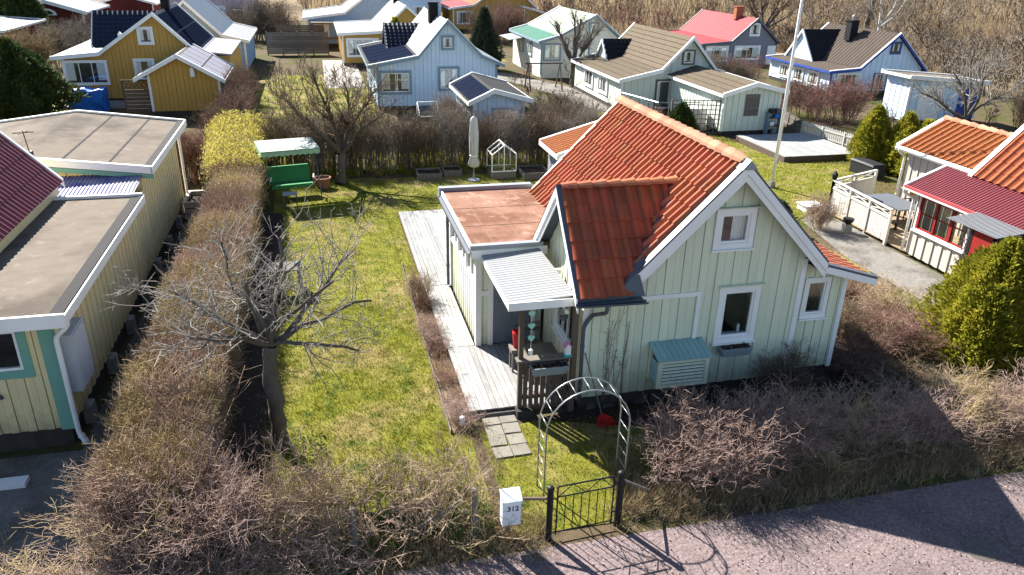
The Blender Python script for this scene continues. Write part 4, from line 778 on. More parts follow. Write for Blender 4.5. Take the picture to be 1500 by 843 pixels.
# mini greenhouse on a wooden box
R_ = thing('cold_frame', 'small white framed glass cold frame on a grey wooden box', 'cold frame', (2.35, 17.4, 0))
x0, x1, y0, y1 = 1.95, 2.95, 17.0, 18.0; xm = (x0 + x1) / 2
MB().box(x0, x1, y0, y0 + .03, 0, .3).box(x0, x1, y1 - .03, y1, 0, .3).box(x0, x0 + .03, y0 + .03, y1 - .03, 0, .3).box(x1 - .03, x1, y0 + .03, y1 - .03, 0, .3).part('box', 'grey_wood', R_)
MB().box(x0 + .03, x1 - .03, y0 + .03, y1 - .03, 0, .2).part('soil', 'soil', R_)
fr = MB()
for x in (x0, x1): fr.beam((x, y0, .3), (x, y0, 1.0), .03, .03).beam((x, y1, .3), (x, y1, 1.0), .03, .03).beam((x, y0, 1.0), (x, y1, 1.0), .03, .03)
for y in (y0, y1): fr.beam((x0, y, .31), (x1, y, .31), .03, .03).beam((x0, y, 1.0), (xm, y, 1.38), .03, .03).beam((x1, y, 1.0), (xm, y, 1.38), .03, .03).beam((xm, y, .31), (xm, y, 1.38), .025, .025)
fr.beam((xm, y0 - .02, 1.38), (xm, y1 + .02, 1.38), .05, .03).beam((x0, (y0 + y1) / 2, 1.0), (xm, (y0 + y1) / 2, 1.38), .025, .025).beam((x1, (y0 + y1) / 2, 1.0), (xm, (y0 + y1) / 2, 1.38), .025, .025)
fr.part('frame', 'white_paint', R_)
for P4 in ([(x0, y0, .3), (x1, y0, .3), (x1, y0, 1.0), (x0, y0, 1.0)], [(x0, y0, .3), (x0, y1, .3), (x0, y1, 1), (x0, y0, 1)], [(x1, y0, .3), (x1, y1, .3), (x1, y1, 1), (x1, y0, 1)], [(x0, y0, 1.0), (xm, y0, 1.38), (xm, y1, 1.38), (x0, y1, 1.0)], [(x1, y0, 1.0), (xm, y0, 1.38), (xm, y1, 1.38), (x1, y1, 1.0)]): MB().add(P4, [(0, 1, 2, 3)]).part('pane', 'clear_glass', R_)
# raised beds
def bed(label, x, y, L, W, h=0.28, m='grey_wood'):
    R_ = thing('raised_bed', label, 'raised bed', (x, y, 0), 'raised beds along the back hedge')
    for k in range(2):
        z0, z1 = k * h / 2 + .003, (k + 1) * h / 2
        MB().box(x - L / 2, x + L / 2, y - W / 2, y - W / 2 + .03, z0, z1).part('plank', m, R_); MB().box(x - L / 2, x + L / 2, y + W / 2 - .03, y + W / 2, z0, z1).part('plank', m, R_)
        MB().box(x - L / 2, x - L / 2 + .03, y - W / 2 + .03, y + W / 2 - .03, z0, z1).part('plank', m, R_); MB().box(x + L / 2 - .03, x + L / 2, y - W / 2 + .03, y + W / 2 - .03, z0, z1).part('plank', m, R_)
    MB().box(x - L / 2 + .03, x + L / 2 - .03, y - W / 2 + .03, y + W / 2 - .03, 0, h * .75).part('soil', 'soil', R_)
bed('grey raised bed farthest left along the back hedge', -0.55, 17.7, 1.0, 0.9)
bed('grey raised bed between the parasol and the left one', 0.45, 18.0, 0.75, 0.8)
bed('dark raised bed right of the cold frame', 3.75, 17.3, 1.1, 1.3)
R_ = thing('flower_tub', 'round terracotta tub by the trunk of the back tree', 'tub', (-4.75, 16.9, 0))
MB().lathe([(0.22, 0), (0.31, 0.36), (0.33, 0.38), (0.33, 0.42), (0.28, 0.42), (0.27, 0.34)], (-4.75, 16.9, 0), 18).part('pot', 'terracotta', R_); MB().lathe([(0.27, 0), (0.27, 0.02)], (-4.75, 16.9, 0.33), 16).part('soil', 'soil', R_)
R_ = thing('garden_bench', 'weathered grey bench table hidden beneath the apple tree crown', 'bench', (-6.0, 7.2, 0))
for i in range(5): MB().box(-6.5, -5.4, 6.9 + i * .13, 7.02 + i * .13, .68, .71).part('plank', 'grey_wood', R_)
for x in (-6.4, -5.5): MB().box(x - .04, x + .04, 6.95, 7.45, 0, .68).part('leg', 'grey_wood', R_)
MB().lathe([(0.05, 0), (0.06, 0.12), (0.05, 0.13)], (-5.5, 7.15, .71), 12).solo('mug', 'turquoise', 'turquoise pot on the bench under the apple tree', 'pot', (-5.5, 7.15, .71))
# manhole cover in the road
R_ = thing('manhole_cover', 'round rusty manhole cover in the gravel road', 'manhole cover', (5.0, -5.13, 0))
MB().lathe([(0.27, 0.0), (0.27, 0.014), (0.235, 0.015), (0.23, 0.012)], (5.0, -5.13, 0), 28).part('ring', 'rust_iron', R_); MB().lathe([(0.228, 0), (0.228, 0.0135)], (5.0, -5.13, 0), 24).part('lid', 'rust_iron', R_)

# ------------------------------------------------------------------ neighbour on the left
N_ = thing('left_cottage', 'cream board house with flat felt roofs and dark red metal roof', 'house', (-11.5, 7, 0))
XE = -9.42
boards(N_, (-14.0, 0.78, 0), (1, 0), 4.58, 0.42, lambda s: 2.62, 'cream_paint', 0.145, ops=[(3.2, 4.06, 1.68, 2.44)], alt=0.02)
boards(N_, (XE, 0.78, 0), (0, 1), 6.7, 0.42, lambda s: 2.62, 'cream_paint', 0.16, alt=0.022)
boards(N_, (XE, 7.49, 0), (0, 1), 1.75, 0.42, lambda s: 2.45, 'cream_paint', 0.16, alt=0.022)
boards(N_, (XE, 9.25, 0), (0, 1), 5.55, 0.42, lambda s: 2.92, 'cream_paint', 0.16, alt=0.022)
boards(N_, (-15.2, 9.25, 0), (1, 0), 5.78, 0.42, lambda s: 2.92 + 0.4 * (1 - abs(s - 2.9) / 2.9), 'cream_paint', 0.2, alt=0.022, knots=(2.9,))
boards(N_, (XE, 14.8, 0), (-1, 0), 5.78, 0.42, lambda s: 2.92 + 0.4 * (1 - abs(s - 2.9) / 2.9), 'cream_paint', 0.2, joined='back_wall', knots=(2.9,))
MB().box(-14, XE - .05, 0.84, 14.7, 0, 0.42).part('plinth', 'plinth', N_)
for i in range(7): MB().box(XE - .04, XE + .12, 1.5 + i * 1.9, 1.8 + i * 1.9, 0, .38).part('footing_block', 'concrete', N_)
trim2 = lambda o, u, pts, m, nm='corner_board', d=.045: MB().wall(o, u, pts, 0.0, d).part(nm, m, N_)
trim2((-14.0, 0.78, 0), (1, 0), [(4.40, 0.40), (4.63, 0.40), (4.63, 2.62), (4.40, 2.62)], 'mint_trim'); trim2((XE, 0.78, 0), (0, 1), [(-0.05, 0.40), (0.10, 0.40), (0.10, 2.62), (-0.05, 2.62)], 'mint_trim')
window(N_, (-10.8, 0.78, 1.68), (1, 0), 0.86, 0.76, cm='mint_trim', cas=0.15, sill=False)
MB().box(-14.2, -9.06, 0.46, 7.42, 2.66, 2.76).part('flat_roof', 'grey_felt', N_)
MB().box(-14.2, -9.02, 0.40, 0.455, 2.58, 2.83).part('fascia', 'white_paint', N_); MB().box(-9.11, -9.06, 0.46, 7.40, 2.762, 2.80).part('roof_edge', 'felt_shade_black', N_); MB().box(-9.055, -9.02, 0.458, 7.42, 2.60, 2.78).part('fascia', 'white_paint', N_)
MB().box(-9.30, -9.112, 0.5, 7.38, 2.7605, 2.772).part('roof_edge', 'felt_shade_black', N_)  # black band along the edge: shade of the upstand laid on as colour
MB().box(-14.2, -9.06, 7.36, 7.44, 2.765, 2.84).part('roof_edge', 'white_paint', N_)
vp_ = MB(); wave_field(vp_, (-11.9, 9.2, 2.86), (1, 0, 0), (0, -1, -0.10), 2.55, 1.5, 0.09, 1, 0.02, 0.0, per=4); vp_.part('plastic_roof', 'violet_plastic', N_)
MB().box(-11.9, -9.36, 7.48, 7.60, 2.62, 2.70).part('purlin', 'white_paint', N_)
for i in range(4): MB().box(-11.4 + i * .62, -11.33 + i * .62, 7.55, 9.18, 2.60 + 0, 2.66).part('rafter', 'white_paint', N_)
RR = MB(); XM, ZE, ZR = -12.3, 3.02, 3.42
slab(RR, (-15.5, ZE), (XM, ZR), 9.06, 15.2, .1); slab(RR, (XM, ZR), (-9.12, ZE), 9.06, 15.2, .1); RR.part('felt_roof', 'grey_felt', N_)
for (a, b) in (((-15.5, ZE), (XM, ZR)), ((XM, ZR), (-9.08, ZE))):
    for y, nm in ((9.0, -1), (15.26, 1)): rake(N_, [a, b], y, nm, capm='white_paint', capw=.10, b1=.15, b2=0, rise=.07)
    MB().ext([(a[0], 9.05, a[1] - .16), (b[0], 9.05, b[1] - .16), (b[0], 9.05, b[1] - .28), (a[0], 9.05, a[1] - .28)], (0, .03, 0)).part('trim_board', 'mint_trim', N_)
MB().box(-9.30, -9.10, 9.1, 15.15, ZE + .028, ZE + .05).part('roof_edge', 'felt_shade_black', N_); MB().box(-9.098, -9.06, 9.0, 15.26, ZE - .14, ZE + .06).part('fascia', 'white_paint', N_)  # black strip here too holds the edge upstand's shade in its colour
sm_ = MB()
for x in (-10.2, -11.3): sm_.hexa([(x, 9.1, ZR - (x - XM) * .1263 + .002), (x + .05, 9.1, ZR - (x - XM) * .1263 - .003), (x + .05, 15.15, ZR - (x - XM) * .1263 - .003), (x, 15.15, ZR - (x - XM) * .1263 + .002)] + [(x, 9.1, ZR - (x - XM) * .1263 + .012), (x + .05, 9.1, ZR - (x - XM) * .1263 + .006), (x + .05, 15.15, ZR - (x - XM) * .1263 + .006), (x, 15.15, ZR - (x - XM) * .1263 + .012)])
sm_.part('felt_seam', 'felt_shade_black', N_)
rr = MB(); wave_field(rr, (-13.6, 0.0, 5.98), (0, 1, 0), (1, 0, -1.1), 8.0, 2.66 * math.sqrt(2.21), 0.20, 8, .035, .02, end=None); rr.part('metal_roof', 'red_metal', N_)
rr = MB(); wave_field(rr, (-13.6, 0.0, 5.98), (0, 1, 0), (-1, 0, -1.1), 8.0, 2.66 * math.sqrt(2.21), 0.20, 8, .035, .02); rr.part('metal_roof', 'red_metal', N_)
MB().box(-16.2, -11.05, 0.2, 7.9, 2.77, 3.0).ext([(-16.2, .2, 3.0), (-11.05, .2, 3.0), (-13.6, .2, 5.85)], (0, 7.7, 0)).part('upper_wall', 'cream_paint', N_)
for (a, b) in (((-13.6, 5.98), (-10.93, 3.04)), ((-16.27, 3.04), (-13.6, 5.98))): rake(N_, [a, b], 8.03, 1, capm='white_paint', capw=.10, b1=.16, b2=0, rise=.08)
cb = MB().box(XE + .02, XE + .24, 0.98, 1.75, 1.02, 2.16).part('electric_cabinet', 'cabinet_grey', N_)
MB().box(XE + .241, XE + .262, 1.01, 1.72, 1.05, 2.13).part('cabinet_door', 'cabinet_grey', cb)
for z in (1.1, 2.05): MB().lathe([(.012, 0), (.012, .02)], (XE + .268, 1.69, z), 8).part('bolt', 'steel', cb)
pipe(N_, [(-9.06, 0.62, 2.64), (-9.06, 0.62, 2.52), (-9.30, 0.64, 2.30), (-9.30, 0.64, 0.35), (-9.18, 0.55, 0.18)], 'plastic_white', .045)
pipe(N_, [(-9.08, 14.95, 2.95), (-9.08, 14.95, 2.85), (-9.32, 14.92, 2.6), (-9.32, 14.92, 0.6), (-9.16, 14.8, 0.3)], 'plastic_white', .045)
hs = MB(); hs.ext([(-11.25, 0.70, 1.26)] + [(-10.62 + .25 * math.cos(a), 0.70, 1.16 + .16 * math.sin(a)) for a in np.linspace(math.pi, 0, 9)] + [(-10.45, .70, 1.16)] + [(-10.62 + .17 * math.cos(a), 0.70, 1.13 + .10 * math.sin(a)) for a in np.linspace(0, math.pi, 9)], (0, .05, 0)); hs.part('hose_hanger', 'slate_metal', N_)
an = MB().tube([(-12.0, 9.4, 3.40), (-12.05, 9.4, 4.05)], .014, 6).box(-12.08, -11.94, 9.33, 9.47, 3.40, 3.52).part('antenna', 'black_iron', N_)
MB().tube([(-12.28, 9.35, 4.0), (-11.82, 9.45, 4.0)], .012, 5).tube([(-12.1, 9.2, 4.0), (-12.0, 9.6, 4.0)], .012, 5).part('antenna_arm', 'black_iron', an)
MB().box(-11.5, -9.95, -.35, -.12, 0, .10).solo('drain_board', 'plastic_white', 'pale white board lying on gravel at the cream house', 'board', (-10.7, -.25, 0))
R_ = thing('pallet_planter', 'unpainted slatted wooden planter crate beside the cream house', 'planter', (-9.0, 14.4, 0))
for z in (.05, .25, .45):
    for (a, b, c, d) in ((-9.28, -8.72, 13.7, 13.73), (-9.28, -8.72, 15.07, 15.1), (-9.28, -9.25, 13.73, 15.07), (-8.75, -8.72, 13.73, 15.07)): MB().box(a, b, c, d, z, z + .16).part('plank', 'cream_board', R_)
for (a, b, c, d) in ((-9.33, -8.67, 13.66, 13.78), (-9.33, -8.67, 15.02, 15.14), (-9.33, -9.22, 13.78, 15.02), (-8.78, -8.67, 13.78, 15.02)): MB().box(a, b, c, d, .615, .645).part('rim', 'cream_board', R_)
MB().box(-9.24, -8.76, 13.74, 15.06, .05, .5).part('soil', 'soil', R_)
# ------------------------------------------------------------------ neighbour on the right
Q = thing('right_cottage', 'cream board house with red window frames and orange tile roof', 'house', (14.5, 5, 0))
XW = 12.92
boards(Q, (XW, 6.32, 0), (0, -1), 4.3, 0.12, lambda s: 0.92, 'cream_board', 0.17, alt=0.03)
boards(Q, (XW, 6.32, 0), (0, -1), 4.3, 2.02, lambda s: 2.16, 'cream_board', 0.17, alt=0.02, joined='wall_head')
boards(Q, (14.6, 6.32, 0), (-1, 0), 1.68, 0.12, lambda s: 2.2, 'cream_board', 0.17, alt=0.03)
window(Q, (XW, 6.15, 0.98), (0, -1), 1.92, 1.0, cm='white_paint', sm='red_frame', cas=0.06, cols=3, rows=2)
for k in range(3): MB().wall((XW, 6.13 - k * .64, 0.98), (0, -1), [(0, 0), (.07, 0), (.07, 1.0), (0, 1.0)], -.02, .035).part('window_post', 'red_frame', Q)
MB().wall((XW, 3.98, 0.12), (0, -1), [(0, 0), (.8, 0), (.8, 1.95), (0, 1.95)], .03, .06).part('door', 'red_frame', Q)
MB().wall((XW, 4.06, 0.12), (0, -1), [(0, 0), (.08, 0), (.08, 2.0), (0, 2.0)], .03, .07).part('door_post', 'black_iron', Q)
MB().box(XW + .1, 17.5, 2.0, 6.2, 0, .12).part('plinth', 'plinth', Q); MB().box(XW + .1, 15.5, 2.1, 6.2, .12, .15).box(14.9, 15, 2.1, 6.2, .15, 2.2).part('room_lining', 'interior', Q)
rm_ = MB(); wave_field(rm_, (13.95, 2.0, 2.74), (0, 1, 0), (-1, 0, -0.42), 4.62, 1.33 * math.sqrt(1.1764), 0.11, 1, .022, 0, per=4); rm_.part('sheet_roof', 'crimson_metal', Q)
MB().ext([(12.58, 2.0, 2.22), (12.62, 2.0, 2.24), (12.62, 2.0, 2.12), (12.58, 2.0, 2.10)], (0, 4.64, 0)).part('fascia', 'rose_roof', Q); gutter(Q, (12.54, 6.66, 2.16), (12.54, 2.0, 2.14), 'white_paint', .05)
rake(Q, [(12.60, 2.20), (13.95, 2.74)], 6.68, 1, capm='white_paint', capw=.08, b1=.12, b2=0, rise=.05)
pipe(Q, [(12.54, 6.55, 2.12), (12.54, 6.55, 2.02), (12.84, 6.40, 1.86), (12.84, 6.40, .15)], 'white_paint', .04)
# main tiled roof, ridge along the plot
mt_ = MB(); wave_field(mt_, (16.3, -1.0, 5.0), (0, 1, 0), (-1, 0, -0.95), 6.6, 2.4 * math.sqrt(1.9025), 0.27, 9, .085, .012)
wave_field(mt_, (16.3, -1.0, 5.0), (0, 1, 0), (1, 0, -0.95), 6.6, 2.4 * math.sqrt(1.9025), 0.27, 9, .085, .012); mt_.part('tile_roof', 'orange_tile', Q)
for a, b in (((13.86, 2.68), (16.3, 5.0)), ((16.3, 5.0), (18.74, 2.68))): rake(Q, [a, b], 5.68, 1, capm='white_paint', capw=.16, b1=.18, b2=0, rise=.09)
MB().box(14.0, 18.6, -.9, 5.5, .12, 2.7).ext([(14.0, -.9, 2.7), (18.6, -.9, 2.7), (16.3, -.9, 4.88)], (0, 6.4, 0)).part('upper_wall', 'cream_board', Q)
# north wing
nw = MB(); wave_field(nw, (17.2, 5.7, 3.32), (0, 1, 0), (-1, 0, -0.52), 4.85, 1.75 * math.sqrt(1.27), 0.27, 5, .085, .012)
wave_field(nw, (17.2, 5.7, 3.32), (0, 1, 0), (1, 0, -0.52), 4.85, 1.75 * math.sqrt(1.27), 0.27, 5, .085, .012); nw.part('wing_roof', 'orange_tile', Q)
copies('ridge_tile', half_round('ridge_tile', .42, .12, 'ridge_tile'), Q, [(Vector((17.2 - 14.5, 5.7 + i * .4 - 5, 3.34)), (0, 0, 0)) for i in range(12)])
for a, b in (((15.42, 2.40), (17.2, 3.32)), ((17.2, 3.32), (18.98, 2.40))): rake(Q, [a, b], 10.62, 1, capm='white_paint', capw=.16, b1=.16, b2=0, rise=.08)
boards(Q, (15.75, 10.3, 0), (0, -1), 4.7, .12, lambda s: 2.48, 'cream_board', .17, alt=.03); boards(Q, (18.6, 10.3, 0), (-1, 0), 2.85, .12, lambda s: 2.5 + .75 * (1 - abs(s - 1.42) / 1.42), 'cream_board', .17, joined='wing_wall', knots=(1.42,))
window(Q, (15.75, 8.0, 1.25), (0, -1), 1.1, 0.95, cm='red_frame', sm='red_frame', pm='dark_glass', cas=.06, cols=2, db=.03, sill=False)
gutter(Q, (15.40, 10.6, 2.38), (15.40, 5.75, 2.36), 'white_paint', .055); pipe(Q, [(15.40, 10.4, 2.34), (15.40, 10.4, 2.25), (15.68, 10.36, 2.05), (15.68, 10.36, .2)], 'white_paint', .04)
MB().ext([(15.40, 5.75, 2.42), (15.44, 5.75, 2.44), (15.44, 5.75, 2.30), (15.40, 5.75, 2.28)], (0, 4.85, 0)).part('fascia', 'white_paint', Q)
cw_ = MB(); wave_field(cw_, (12.60, 2.1, 2.26), (0, 1, 0), (-1, 0, -0.10), 1.7, 1.0, .075, 1, .016, 0, per=4); cw_.part('entrance_canopy', 'white_sheet', Q)
MB().box(11.6, 11.66, 2.12, 2.18, 0, 2.14).box(11.6, 12.6, 2.12, 2.18, 2.08, 2.14).part('canopy_frame', 'black_iron', Q)
tr = thing('wall_trellis', 'thin diamond wire trellis beside the red entrance door', 'trellis', (XW - .06, 4.2, 0.2))
for k in range(7):
    z = .3 + k * .26; MB().tube([(XW - .06, 4.42, z), (XW - .06, 4.10, min(z + .42, 2.05))], .008, 5).part('wire', 'grey_wood', tr); MB().tube([(XW - .055, 4.10, z), (XW - .055, 4.42, min(z + .42, 2.05))], .008, 5).part('wire', 'grey_wood', tr)
MB().lathe([(.04, 0), (.09, .03), (.10, .09), (.05, .15)], (12.80, 6.45, 1.93), 12).solo('hanging_pot', 'lamp_glow', 'small orange hanging lamp at the corner of the sun room', 'lamp', (12.8, 6.45, 1.93))
# terrace with boarded railing
T = thing('terrace_railing', 'cream boarded terrace railing with open cross-braced top', 'railing', (13.4, 9, 0))
def rail_run(a, b, n, bw=.15):
    a = Vector((*a, 0)); b = Vector((*b, 0)); L = (b - a).length; u = (b - a) / L
    boards(T, a, (u.x, u.y), L, .12, lambda s: .88, 'rail_white', bw, gap=.02, alt=.0)
    mb = MB().beam(a + Vector((0, 0, .93)), b + Vector((0, 0, .93)), .05, .07); mb.part('rail', 'rail_white', T)
    MB().beam(a + Vector((0, 0, 1.20)), b + Vector((0, 0, 1.20)), .10, .04).part('rail', 'rail_white', T)
    for i in range(n):
        p, q = a.lerp(b, i / n), a.lerp(b, (i + 1) / n)
        MB().beam(p + Vector((0, 0, .97)), q + Vector((0, 0, 1.17)), .03, .035).part('brace', 'rail_white', T); MB().beam(q + Vector((0, 0, .97)), p + Vector((0, 0, 1.17)), .028, .033).part('brace', 'rail_white', T)
    for i in range(n + 1): p = a.lerp(b, i / n); MB().box(p.x - .04, p.x + .04, p.y - .04, p.y + .04, 0, 1.18).part('post', 'rail_white', T)
rail_run((13.2, 10.7), (12.9, 7.25), 3); rail_run((15.75, 11.7), (13.2, 10.7), 2)
td = thing('terrace_deck', 'tan plank floor of the right neighbour terrace', 'deck', (14.4, 8.6, 0))
me = MB().box(-1.45, 1.45, -.065, .065, -.03, 0).mesh('plank', 'grey_wood');
mat('tan_wood', (.24, .18, .11), .8, .15, 4, objvar=.12, stretch=(.7, 12, 12)); me.materials[0] = MAT['tan_wood']
copies('plank', me, td, [((0, -2.1 + i * .135, .12), (0, 0, 0)) for i in range(31)])
R_ = thing('terrace_table', 'dark grey rectangular table on the neighbour terrace', 'table', (14.5, 9.0, .12))
MB().box(13.95, 15.0, 8.1, 9.9, .82, .86).part('table_top', 'table_grey', R_)
for x in (14.02, 14.93):
    for y in (8.17, 9.83): MB().box(x - .03, x + .03, y - .03, y + .03, .12, .82).part('leg', 'plastic_black', R_)
def chair(label, x, y, rz):
    R_ = thing('wicker_chair', label, 'chair', (x, y, .12), 'chairs at the terrace table'); R_.rotation_euler.z = rz; o = ROOT[R_.name]
    q = lambda a, b, c, d, e, f: MB().box(x + a, x + b, y + c, y + d, .12 + e, .12 + f)
    q(-.24, .24, -.24, .24, .40, .45).part('seat', 'wicker_dark', R_); MB().hexa([(x - .24, y + .20, .57), (x + .24, y + .20, .57), (x + .24, y + .24, .57), (x - .24, y + .24, .57), (x - .24, y + .32, 1.12), (x + .24, y + .32, 1.12), (x + .24, y + .36, 1.12), (x - .24, y + .36, 1.12)]).part('backrest', 'wicker_dark', R_)
    for a in (-.22, .19):
        for b in (-.22, .19): q(a, a + .03, b, b + .03, 0, .40).part('leg', 'plastic_black', R_)
        q(a, a + .03, -.22, .24, .62, .65).part('armrest', 'plastic_black', R_)
chair('dark wicker chair at the table end next to the wing wall', 15.3, 9.3, -1.6)
chair('dark wicker chair at the near right of the terrace table', 15.25, 8.4, -1.5)
chair('dark wicker chair between table and front railing, left one', 13.75, 9.5, 1.5)
chair('dark wicker chair between table and front railing, right one', 13.75, 8.6, 1.6)
R_ = thing('post_lantern', 'black lantern on the corner post of the terrace railing', 'lantern', (13.2, 10.7, 1.2))
MB().lathe([(.05, 0), (.05, .03), (.09, .05), (.11, .2), (.12, .22), (.03, .32), (.02, .36)], (13.2, 10.7, 1.2), 6).part('body', 'black_iron', R_)
R_ = thing('stone_urn', 'dark pot on a stone pedestal by the terrace railing', 'urn', (12.45, 8.6, 0))
MB().box(12.33, 12.57, 8.48, 8.72, 0, .3).part('pedestal', 'concrete', R_); MB().lathe([(.08, 0), (.17, .1), (.18, .2), (.14, .21)], (12.45, 8.6, .3), 12).part('pot', 'black_iron', R_)
MB().box(12.3, 13.0, 10.7, 11.3, 0, .22).box(12.26, 13.04, 10.66, 11.34, .22, .25).solo('white_trough', 'plastic_white', 'low white planting trough at the terrace corner', 'trough', (12.65, 11, 0))
R_ = thing('cushion_box', 'black plastic storage box on the lawn by thujas', 'box', (18.1, 14.9, 0))
MB().hexa([(17.75, 14.3, 0), (18.4, 14.35, 0), (18.35, 15.75, 0), (17.7, 15.7, 0), (17.75, 14.3, .52), (18.4, 14.35, .52), (18.35, 15.75, .52), (17.7, 15.7, .52)]).part('body', 'plastic_black', R_); MB().hexa([(17.72, 14.27, .525), (18.43, 14.32, .525), (18.38, 15.78, .525), (17.67, 15.73, .525), (17.76, 14.33, .6), (18.38, 14.37, .6), (18.34, 15.72, .6), (17.72, 15.68, .6)]).part('lid', 'plastic_black', R_)
# sunny deck and picket fence behind
DD = deck('garden_deck', 'sunlit low plank platform on the lawn by picket fence', 15.6, 19.6, 17.5, 21.9, .28, bw=.2)
def picket(label, a, b, m, h=.85):
    F = thing('picket_fence', label, 'fence', (*a, 0), 'picket fence by the plank platform'); a_ = Vector((*a, 0)); b_ = Vector((*b, 0)); L = (b_ - a_).length; n = int(L / .13)
    me = MB().ext([(-.045, 0, .06), (.045, 0, .06), (.045, 0, h - .06), (0, 0, h), (-.045, 0, h - .06)], (0, .018, 0)).mesh('picket', m); ang = math.atan2(b_.y - a_.y, b_.x - a_.x)
    copies('picket', me, F, [((b_ - a_) * ((i + .5) / n) + Vector((0, 0, rnd.uniform(-.02, .02))), (0, 0, ang)) for i in range(n)])
    for z in (.25, .65): MB().beam(a_ + Vector((0, 0, z)), b_ + Vector((0, 0, z)), .04, .07).part('rail', m, F)
    for i in range(4): p = a_.lerp(b_, i / 3); MB().box(p.x - .04, p.x + .04, p.y + .02, p.y + .10, 0, .8).part('post', m, F)
picket('dark weathered stretch of picket fence with shrub shadow in its colour', (20.3, 25.2), (19.55, 22.3), 'grey_wood'); picket('pale stretch of picket fence at the deck corner with sunlight in its colour', (19.55, 22.2), (20.3, 18.0), 'rail_white')  # one fence in two colours: shrub shade and sun put into the wood

# ------------------------------------------------------------------ houses behind
def poly_house(name, label, yf, yb, line, wl, wr, wm, rms, trimm='white_paint', ov=.3, board=.22, capm='white_paint', kind='house', rib=None, zb=.25, b1=.17, group=None):
    """gable house: roof line (x,z) seen from the front, walls wl..wr from yf to yb, one roof material per segment"""
    R_ = thing(name, label, kind, ((wl + wr) / 2, (yf + yb) / 2, 0), group)
    top = lerp_top(line); kn = [x for x, z in line]
    if board:
        boards(R_, (wl, yf, 0), (1, 0), wr - wl, zb, lambda s: top(wl + s) - .12, wm, board, gap=.012, alt=.018, joined='front_wall', knots=[k - wl for k in kn])
        boards(R_, (wl, yb, 0), (0, -1), yb - yf, zb, lambda s: top(wl) - .12, wm, board, gap=.012, alt=.018, joined='west_wall')
        boards(R_, (wr, yf, 0), (0, 1), yb - yf, zb, lambda s: top(wr) - .12, wm, board, gap=.012, alt=.018, joined='east_wall')
        boards(R_, (wr, yb, 0), (-1, 0), wr - wl, zb, lambda s: top(wr - s) - .12, wm, board, gap=.012, alt=.018, joined='back_wall', knots=[wr - k for k in kn])
    pr = [(wl + .03, 0)] + [(wr - .03, 0), (wr - .03, top(wr) - .16)] + [(x, z - .16) for x, z in line[::-1] if wl < x < wr] + [(wl + .03, top(wl) - .16)]
    MB().ext([(x, yf + .03, z) for x, z in pr], (0, yb - yf - .06, 0)).part('core_wall' if board else 'wall', 'plinth' if board else wm, R_)
    for i, (a, b) in enumerate(zip(line, line[1:])):
        m_ = rms[i]; lo, hi = (a, b) if a[1] < b[1] else (b, a)
        S = MB(); slab(S, a, b, yf - ov + .02, yb + ov - .02, .09)
        if rib and rib[i]:
            wd, rows, roll, step, per = rib[i]; l = math.hypot(b[0] - a[0], b[1] - a[1])
            wave_field(S, (hi[0], yf - ov + .04, hi[1] + .004), (0, 1, 0), (lo[0] - hi[0], 0, lo[1] - hi[1]), yb - yf + 2 * ov - .08, l, wd, rows, roll, step, per=per)
        S.part('roof_slope', m_, R_)
        rake(R_, [a, b], yf - ov, -1, capm=capm, brdm=trimm, capw=.12, b1=b1, b2=0, rise=.07); rake(R_, [a, b], yb + ov, 1, capm=capm, brdm=trimm, capw=.12, b1=b1, b2=0, rise=.07)
    for e, s in ((line[0], -1), (line[-1], 1)): MB().box(min(e[0], e[0] + s * .02), max(e[0], e[0] + s * .02) + .001, yf - ov + .03, yb + ov - .03, e[1] - .13, e[1] + .02).part('fascia', trimm, R_)
    for x in (wl, wr):
        MB().box(x - .03 if x == wl else x - .09, x + .09 if x == wl else x + .03, yf - .045, yf + .02, zb, top(x) - .13).part('corner_board', trimm, R_)
    return R_
def dormer(R_, xf, yc, zr_, ze, hw, xe, rm, wm, trimm='white_paint', capm=None, rib=None):
    """cross gable facing west: face at xf, ridge to xe"""
    MB().ext([(xf + .12, yc - hw + .12, ze - .25), (xf + .12, yc + hw - .12, ze - .25), (xf + .12, yc + hw - .12, ze), (xf + .12, yc, zr_ - .1), (xf + .12, yc - hw + .12, ze)], ((xe - xf) * .6, 0, 0)).part('dormer_wall', wm, R_)
    for sg in (-1, 1):
        ye = yc + sg * hw; k = (xe - xf) * .12; S = MB(); p = [(xf, yc, zr_), (xe, yc, zr_), (xf + k, ye, ze), (xf, ye, ze)]
        p[2] = (xf + max(.4, (xe - xf) * .35), ye, ze)
        S.add(p + [(a, b, c - .08) for a, b, c in p], [(0, 1, 2, 3), (4, 5, 6, 7), (0, 3, 7, 4), (3, 2, 6, 7), (2, 1, 5, 6), (1, 0, 4, 5)])
        if rib:
            xb = p[2][0]; l = math.hypot(hw, zr_ - ze); wd, rows, roll, step, per = rib
            wave_field(S, (xf, yc, zr_ + .004), (1, 0, 0), (0, sg * hw, ze - zr_), xe - xf, l, wd, rows, roll, step, per=per, end=lambda s: (xe - xf) * (1 - s) + (xb - xf) * s)
        S.part('dormer_roof', rm, R_)
        a, b = Vector((xf - .04, yc, zr_ + .05)), Vector((xf - .04, ye + sg * .03, ze + .02))
        MB().ext([a, b, b - Vector((0, 0, .2)), a - Vector((0, 0, .2))], (.1, 0, 0)).part('barge_board', capm or trimm, R_)
